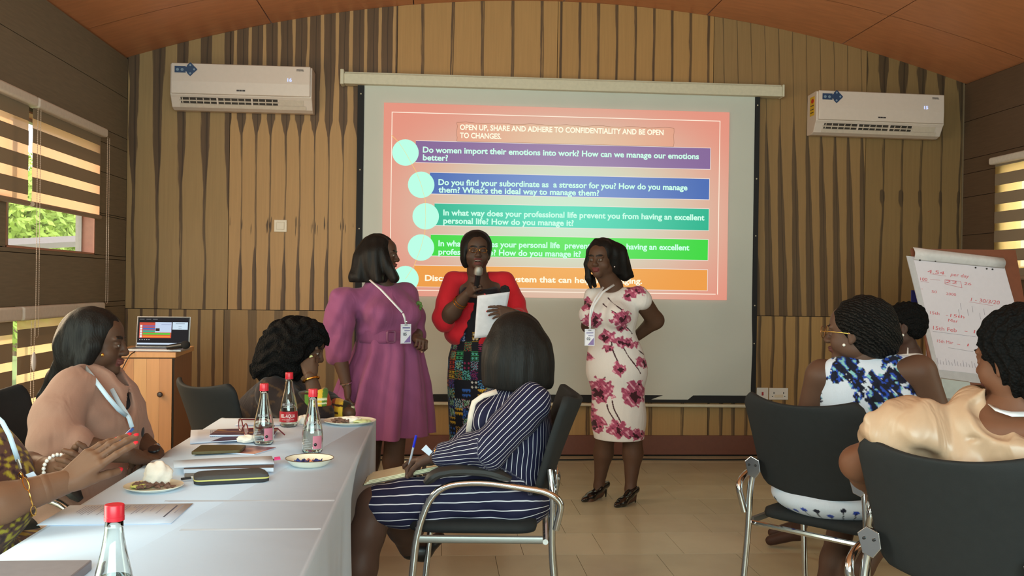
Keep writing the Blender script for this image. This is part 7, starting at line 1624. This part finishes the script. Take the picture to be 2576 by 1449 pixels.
# ---------------------------------------------------------------- woman in gold satin, right foreground
def woman_gold():
    az = 30; R = azR(az); rt, fw = local_axes(az)
    root = person(1.50, 2.44, 'woman in a champagne satin blouse seen from behind in the right foreground')
    SKN = (112, 72, 52)
    nb = W(2556, 1030, 2.32); H = frame(W(2558, 905, 2.32), 336, -4, 0, .97)
    hd = SDF(); head(hd, H); hd.cone(H @ Vector((0, -.02, -.07)), nb, .055, .066, .02)
    lsh, rsh = W(2300, 1090, 2.40), W(2800, 1085, 2.14); lel = W(2158, 1165, 2.56); lw = W(2222, 1250, 2.78); rel_ = W(2900, 1300, 2.2)
    b = SDF(); b.cone(H @ Vector((0, -.02, -.09)), nb, .054, .068, .03); b.cone(nb, W(2545, 1150, 2.32), .062, .075, .02); b.ell(W(2548, 1105, 2.325), (.15, .098, .11), R, .02); b.cone(lsh, rsh, .036, .036, .015); b.cone(nb, W(2470, 1085, 2.34), .05, .045, .03); b.cone(W(2545, 1150, 2.32), (1.5, 2.42, .56), .08, .10, .02); b.chain([lsh, lel, lel.lerp(lw, .3), lw], [.050, .046, .044, .030], .02); b.chain([rsh, rel_, (1.75, 2.5, .68)], [.056, .046, .03], .03)
    simple_legs(b, Vector((1.44, 2.52, .54)), Vector((1.56, 2.40, .54)), Vector((1.76, 2.84, .50)), Vector((1.88, 2.66, .50)))
    h1 = SDF(); hand(h1, lw, Vector((.75, .5, -.25)), Vector((-.2, 0, 1)), 1, .35, fore=lw + (lel - lw) * .3)
    body_mesh(root, [(hd, .004), (b, .008), (h1, .004)], SKN)
    d = SDF(); d.ell(W(2545, 1160, 2.32), (.205, .135, .20), R, .05); d.ell(W(2530, 1330, 2.36), (.19, .145, .2), R, .05); d.cone(lsh + Vector((.03, 0, .012)), W(2480, 1070, 2.33), .056, .042, .02); d.cone(rsh, W(2620, 1050, 2.26), .062, .046, .03); d.cone(W(2470, 1092, 2.33), W(2640, 1092, 2.25), .075, .075, .02); d.ell((1.5, 2.44, .60), (.2, .18, .14), R, .05)
    d.ell(lsh + Vector((-.005, .0, .006)), (.088, .080, .080), R, .03); d.cone(lsh + Vector((.01, 0, .02)), W(2205, 1082, 2.42), .072, .040, .04); d.cone(W(2215, 1062, 2.42), W(2182, 1046, 2.42), .025, .012, .02); d.cone(lsh + Vector((-.03, 0, -.02)), W(2215, 1110, 2.46), .066, .052, .03)
    d.cone(nb + Vector((.005, -.10, .005)), W(2532, 1100, 2.16), .072, .010, .008, 0, 1); d.cone(W(2490, 1000, 2.27), W(2532, 1098, 2.15), .062, .020, .008, 0, 1); d.cone(W(2505, 1028, 2.24), W(2590, 1030, 2.18), .062, .062, .010, 0, 1); d.cone(W(2520, 1060, 2.20), W(2560, 1062, 2.18), .045, .045, .012, 0, 1); d.cone(W(2600, 1010, 2.20), W(2545, 1098, 2.14), .05, .010, .008, 0, 1); d.ell(nb + Vector((0, 0, .035)), (.078, .085, .045), None, .01, 0, 1); d.ell(W(2506, 1138, 2.17), (.014, .10, .036), Matrix.Rotation(radians(38), 3, 'Y'), .004, 0, 1)
    def wp(Q):
        R_ = Q.copy(); x, y, z = Q[..., 0], Q[..., 1], Q[..., 2]; w_ = np.sin(x * 24 + 34 * z + 4 * np.sin(y * 12)) * .012 + np.sin(x * 62 - 30 * z + 3 * np.sin(z * 20)) * .006; R_[..., 1] += w_; R_[..., 2] += w_ * .9; return R_
    d.warp = wp; cloth_mesh(root, d, .005, 'blouse', solid_col((188, 154, 126)), M_satin, 2)
    h = SDF(); E = lambda c_, r, k=.03: h.ell(H @ Vector(c_), r, H.to_3x3().normalized(), k); E((0, -.03, .048), (.102, .116, .098)); E((0, -.06, -.02), (.092, .085, .095)); h.ell(H @ Vector((0, .11, -.05)), (.1, .08, .12), H.to_3x3().normalized(), .012, 0, 1); h.warp = curl_warp(.0045, 190); hair_mesh(root, h, .0045, M_curl, 0)
    r = empty('lanyard', nb, 'white lanyard around the neck of the woman in satin', 'lanyard'); ribbon([W(2492, 1018, 2.30), W(2510, 1032, 2.255), W(2545, 1042, 2.235), W(2590, 1042, 2.24), W(2640, 1022, 2.28)], .014, Vector((0, -.8, .6)), M_lanw, r)
woman_gold()
chair(1.50, 2.47, 50, 'black chair with a curved back in the right foreground under the woman in satin')
# ---------------------------------------------------------------- woman at the left edge with the phone
def woman_phone():
    az = 98; R = azR(az); rt, fw = local_axes(az)
    root = person(W(-110, 1300, 2.45).x, 2.45, 'woman in a yellow and brown print dress at the left edge, holding a blue phone')
    SKN = (112, 78, 58)
    nb = W(-130, 975, 2.48); H = frame(W(-165, 860, 2.48), 96, -8, 0, .97)
    rsh, lsh = W(-200, 1115, 2.30), W(-130, 1105, 2.66); rel_, lel = W(-70, 1290, 2.22), W(20, 1178, 2.68); rw, lw = W(166, 1212, 2.32), W(150, 1180, 2.50)
    hd = SDF(); head(hd, H); hd.cone(H @ Vector((0, -.02, -.07)), nb, .05, .058, .02); b = SDF(); b.cone(nb, W(-135, 1130, 2.48), .055, .09, .03); b.cone(W(-125, 1100, 2.48), W(-130, 1290, 2.46), .10, .12, .03)
    b.chain([rsh, rel_, rel_.lerp(rw, .3), rw], [.052, .044, .044, .029], .02); b.chain([lsh, lel, lel.lerp(lw, .4), lw], [.054, .042, .038, .027], .03)
    x0 = W(-110, 1300, 2.45).x; simple_legs(b, Vector((x0, 2.55, .54)), Vector((x0, 2.36, .54)), Vector((-1.05, 2.88, .50)), Vector((-1.05, 2.68, .50)))
    h1 = SDF(); hand(h1, rw, W(262, 1130, 2.34) - rw, Vector((-.45, -.8, .35)), 1, (.12, .15, .2, .28), (.35, .5), 1.0, spread=.05, fore=rw + (rel_ - rw) * .22, fr=.028)
    h2 = SDF(); hand(h2, lw, W(262, 1168, 2.42) - lw, Vector((0, .75, -.5)), 1, (.55, .8, .95, 1.0), (.35, .3), .90, fore=lw + (lel - lw) * .25, fr=.026, nail=None)
    body_mesh(root, [(hd, .005), (b, .007), (h1, .0025), (h2, .003)], SKN, nails=(216, 40, 54))
    def col(v, tg):
        X, Y_, Z = v[:, 0], v[:, 1], v[:, 2]; n_ = np.sin(X * 85 + 4 * np.sin(Z * 60)) * np.sin(Z * 80 + 3 * np.sin(Y_ * 60)); o = np.array(lin((96, 66, 58)))[None, :].repeat(len(v), 0); o[n_ > .2] = np.array(lin((156, 140, 44))); o[n_ > .5] = np.array(lin((182, 168, 62))); o[n_ < -.6] = np.array(lin((60, 40, 44))); return o
    d = SDF(); d.ell(W(-135, 1165, 2.48), (.19, .135, .15), R, .04); d.ell(W(-72, 1180, 2.48), (.15, .080, .08), R, .04); d.ell(W(-100, 1250, 2.46), (.2, .17, .16), R, .05); d.cone(rsh, lsh, .07, .068, .04); d.chain([rsh, rsh.lerp(rel_, .7)], [.08, .075], .03); d.chain([lsh, lsh.lerp(lel, .7)], [.07, .068], .03)
    for yy in (2.55, 2.35): d.cone((x0 + .02, yy, .56), (-1.06, yy + .3, .535), .11, .09, .05)
    cloth_mesh(root, d, .0055, 'dress', col)
    h = SDF(); h.ell(H @ Vector((0, -.03, .05)), (.095, .11, .092), None, .03); h.ell(H @ Vector((0, -.07, -.01)), (.09, .08, .09), None, .03); h.ell(H @ Vector((0, .11, -.04)), (.09, .08, .11), H.to_3x3().normalized(), .012, 0, 1); hair_mesh(root, h, .007)
    # pearls, gold links, ring
    pb = empty('pearl_bracelet', lw, 'pearl bracelet on the far wrist of the woman holding the phone', 'bracelet'); ax_ = (lel - lw).normalized(); u1 = ax_.orthogonal().normalized(); u2 = ax_.cross(u1); c_ = lw + ax_ * .01
    for k in range(22): a = 2 * pi * k / 22; MB().ball(c_ + u1 * (.036 * cos(a)) + u2 * (.036 * sin(a)), .0052, 8, 6).build('pearl', M_pearl, pb, smooth=True)
    gb = empty('gold_link_bracelet', rw, 'gold link bracelet on the near forearm of the woman holding the phone', 'bracelet'); ax_ = (rel_ - rw).normalized(); u1 = ax_.orthogonal().normalized(); u2 = ax_.cross(u1); c_ = rw + ax_ * .085; n_ = 9
    for k in range(n_):
        a = 2 * pi * k / n_; ctr = c_ + u1 * (.050 * cos(a)) + u2 * (.050 * sin(a)); tg_ = (u2 * cos(a) - u1 * sin(a)); w_ = ax_ if k % 2 == 0 else (u1 * cos(a) + u2 * sin(a))
        MB().tube([ctr + tg_ * (.018 * cos(t)) + w_ * (.0055 * sin(t)) for t in np.linspace(0, 2 * pi, 14)[:-1]], .0012, 5, closed=True).build('link', M_gold, gb, smooth=True)
    ph = empty('smartphone', W(285, 1128, 2.36), 'blue phone in the hands of the woman at the left edge', 'phone'); p0, p1 = W(262, 1150, 2.36), W(306, 1108, 2.36); dd = (p1 - p0); up_ = Vector((.15, 1, .35)).normalized()
    L_ = dd.length; n2 = dd.normalized().cross(up_).normalized(); q = MB(); cc_ = [p0 - dd * .9, p1, p1 + up_ * .07, p0 - dd * .9 + up_ * .07]; q.prism([p - n2 * .004 for p in fillet([cc_[0].lerp(cc_[1], .5)] + cc_[1:] + [cc_[0], cc_[0].lerp(cc_[1], .5)], .01, 4)[:-1]], n2 * .008); q.build('body', mat('blue_phone_case', (52, 96, 170), .3), ph, bev=.0015)
    lz = empty('lanyard', W(30, 1120, 2.36), 'pale lanyard with white card of the woman at the left edge', 'lanyard'); ribbon([W(-30, 1030, 2.36), W(6, 1062, 2.34), (W(24, 1095, 2.33)), W(36, 1130, 2.33), W(46, 1160, 2.34)], .011, Vector((.3, -1, .1)), M_lan, lz)
    MB().tube([W(44, 1155, 2.34), W(52, 1180, 2.34)], .004, 6).build('clip', M_silv, lz); q = MB(); q.prism([W(64, 1194, 2.33), W(84, 1186, 2.33), W(100, 1208, 2.33), W(82, 1216, 2.33)], (0, .002, 0)); q.build('card', M_pap, lz)
woman_phone()
chair(-1.32, 2.45, 98, 'black chair with chrome arms at the bottom left corner')
# ---------------------------------------------------------------- flip chart, grey laptop, blue banner
def flip():
    Yf = 5.2; o = W(2345, 958, Yf); tl_ = W(2292, 625, Yf + .12); up_ = (tl_ - o); H_ = up_.length; U_ = up_.normalized(); X1 = Vector((1, -.03, 0)).normalized(); Nn = X1.cross(U_).normalized(); Nn = Nn if Nn.y < 0 else -Nn
    r = empty('flip_chart', (o.x + .3, Yf + .05, 0), 'wooden flip chart easel holding a white pad with red handwriting', 'flip chart')
    P = lambda a, b_, d=0: o + X1 * a + U_ * b_ + Nn * d
    def pl(nm, pts, d, m, th=.0015, par=r): q = MB(); q.prism([P(a, b_, d) for a, b_ in pts], Nn * th); return q.build(nm, m, par, fix=True)
    M_bd = mat('red_brown_board', (124, 66, 40), .5, bump=.1); Wd = .62
    pl('board', [(0, -.02), (Wd, -.02), (Wd, H_), (0, H_)], -.014, M_bd, .014)
    for a in (.03, Wd - .03):
        q = MB(); q.tube([P(a, .1, -.03), Vector((P(a, 0).x, P(a, 0).y - .22, 0))], .016, 4); q.build('front_leg', M_bd, r)
    MB().tube([P(Wd / 2, H_ * .8, -.03), Vector((P(Wd / 2, 0).x, Yf + .55, 0))], .016, 4).build('back_leg', M_bd, r)
    q2 = lambda x, y: (lambda p: ((p - o).dot(X1), (p - o).dot(U_)))(W(x, y, Yf + .12 * (958 - y) / 333))
    pad = [q2(2356, 952), q2(2600, 952), q2(2548, 648), q2(2310, 643)]; pl('pad_back', pad, .001, mat('pad_grey', (186, 180, 182), .7), .006)
    pg = [q2(2362, 928), q2(2600, 930), q2(2546, 646), q2(2326, 646)]; M_fp = mat('flip_page', (214, 204, 212), .75, var=.02); pl('page', pg, .0075, M_fp, .002)
    q = MB(); a0, a1 = q2(2326, 652), q2(2545, 652); b0, b1 = q2(2327, 620), q2(2548, 625)
    q.grid(lambda u, v: P(a0[0] * (1 - u) + a1[0] * u + (b0[0] - a0[0]) * v, (a0[1] * (1 - u) + a1[1] * u) * (1 - v) + (b0[1] * (1 - u) + b1[1] * u) * v, .012 + .022 * sin(pi * v)), 6, 10); q.build('folded_sheets', mat('flip_page_back', (206, 200, 200), .75), r, smooth='all', solid=.003)
    for x, y in ((2476, 649), (2503, 649), (2517, 649), (2476, 657), (2503, 657), (2517, 657), (2340, 652), (2378, 650)): a, b_ = q2(x, y); MB().ball(P(a, b_, .016 if y < 653 else .011), (.006, .003, .005), 8, 5).build('punch_hole', M_bez, r)
    M_rd = mat('red_marker', (206, 96, 104), .7); M_gr = mat('grey_marker', (140, 128, 140), .7)
    def wr(s, x, y, h, w, m=M_rd, sh=.15): a, b_ = q2(x, y); text(s, m, P(a, b_, .0105), (q2(x + 50, y + 1)[0] - a) * X1 + (q2(x + 50, y + 1)[1] - b_) * U_, U_, h * .00217, w * .00217, parent=r, name='handwriting', shear=sh, depth=0)
    wr('4.54', 2357, 682, 9, 46); wr('per day', 2412, 684, 9, 52, sh=.3); wr('100', 2337, 703, 8, 20); wr('22', 2398, 703, 8, 32); wr('26', 2444, 703, 7, 20); wr('"', 2337, 728, 4, 5); wr('50', 2362, 732, 7, 15); wr('2000', 2397, 734, 7, 28); wr('1 - 30/3/20', 2456, 744, 10, 80, sh=.3)
    wr('15th', 2353, 787, 8, 26); wr('-15th', 2392, 789, 8, 50); wr('Mar', 2396, 802, 8, 28); wr('15th Feb', 2357, 826, 10, 64); wr('- 15', 2434, 825, 9, 50); wr('15th Mar', 2364, 858, 8, 44); wr('- 1', 2412, 860, 7, 34)
    def ln(x0, y0, x1, y1, m=M_gr, w=.0016): a, b_ = q2(x0, y0); c, d = q2(x1, y1); MB().tube([P(a, b_, .0105), P(c, d, .0105)], w, 4, flat=.4).build('pen_stroke', m, r)
    ln(2362, 698 - 14, 2402, 686, M_rd); ln(2338, 706, 2358, 706, M_rd); ln(2362, 698, 2386, 698, M_rd); ln(2452, 746, 2510, 750, M_rd); ln(2356, 831, 2460, 834); ln(2390, 869, 2450, 873)
    for (x0, y0, x1, y1) in ((2398, 695, 2436, 696), (2436, 696, 2438, 712), (2438, 712, 2397, 706), (2397, 706, 2398, 695)): ln(x0, y0, x1, y1, M_rd, .002)
    for x, y in ((2430, 752), (2458, 756), (2424, 768), (2446, 766), (2486, 760), (2475, 772), (2508, 776), (2521, 764), (2530, 782), (2540, 772)): ln(x, y, x + 1, y + 16)
    for k in range(20): ln(2360 + k * 7, 898 + (k % 3) * 4, 2361 + k * 7, 914)
flip()
r = empty('laptop', (W(2410, 1010, 4.3).x, 4.3, .75), 'grey laptop lid showing below the flip chart', 'laptop')
a = [W(2368, 952, 4.3), W(2440, 962, 4.28), W(2455, 1012, 4.26), W(2378, 1002, 4.28)]
MB().prism(a, (.0, .012, .004)).build('lid', mat('grey_laptop_lid', (158, 160, 156), .4, metal=.3), r, bev=.002)
MB().prism([a[3], a[2], a[2] + Vector((.03, -.24, -.02)), a[3] + Vector((.03, -.24, -.02))], (0, 0, -.012)).build('base', mat('grey_laptop_lid', (158, 160, 156), .4, metal=.3), r)
zt_ = a[2].z - .06
tb2 = empty('side_table', (a[2].x, 4.3, 0), 'small table standing under the grey laptop by the flip chart', 'table')
MB().box((a[3].x - .04, 3.96, zt_), (a[2].x + .14, 4.32, zt_ + .025)).build('tabletop', mat('table_wood', (120, 84, 54), .5), tb2, bev=.003)
for xx in (a[3].x - .01, a[2].x + .11):
    for yy in (4.0, 4.28): MB().tube([(xx, yy, 0), (xx, yy, zt_)], .016, 8).build('leg', mat('dark_leg', (40, 38, 38), .5), tb2)
bl = empty('banner', (W(2300, 780, 5.5).x, 5.5, 0), 'dark blue roll-up banner partly hidden behind the flip chart', 'banner')
a, c = W(2293, 730, 5.6), W(2330, 836, 5.6)
MB().box((a.x, 5.6, c.z), (c.x + .05, 5.606, a.z)).build('cloth', mat('royal_blue_cloth', (34, 36, 110), .7), bl); MB().tube([(c.x + .02, 5.62, 0), (c.x + .02, 5.62, a.z)], .010, 6).build('pole', M_silv, bl)
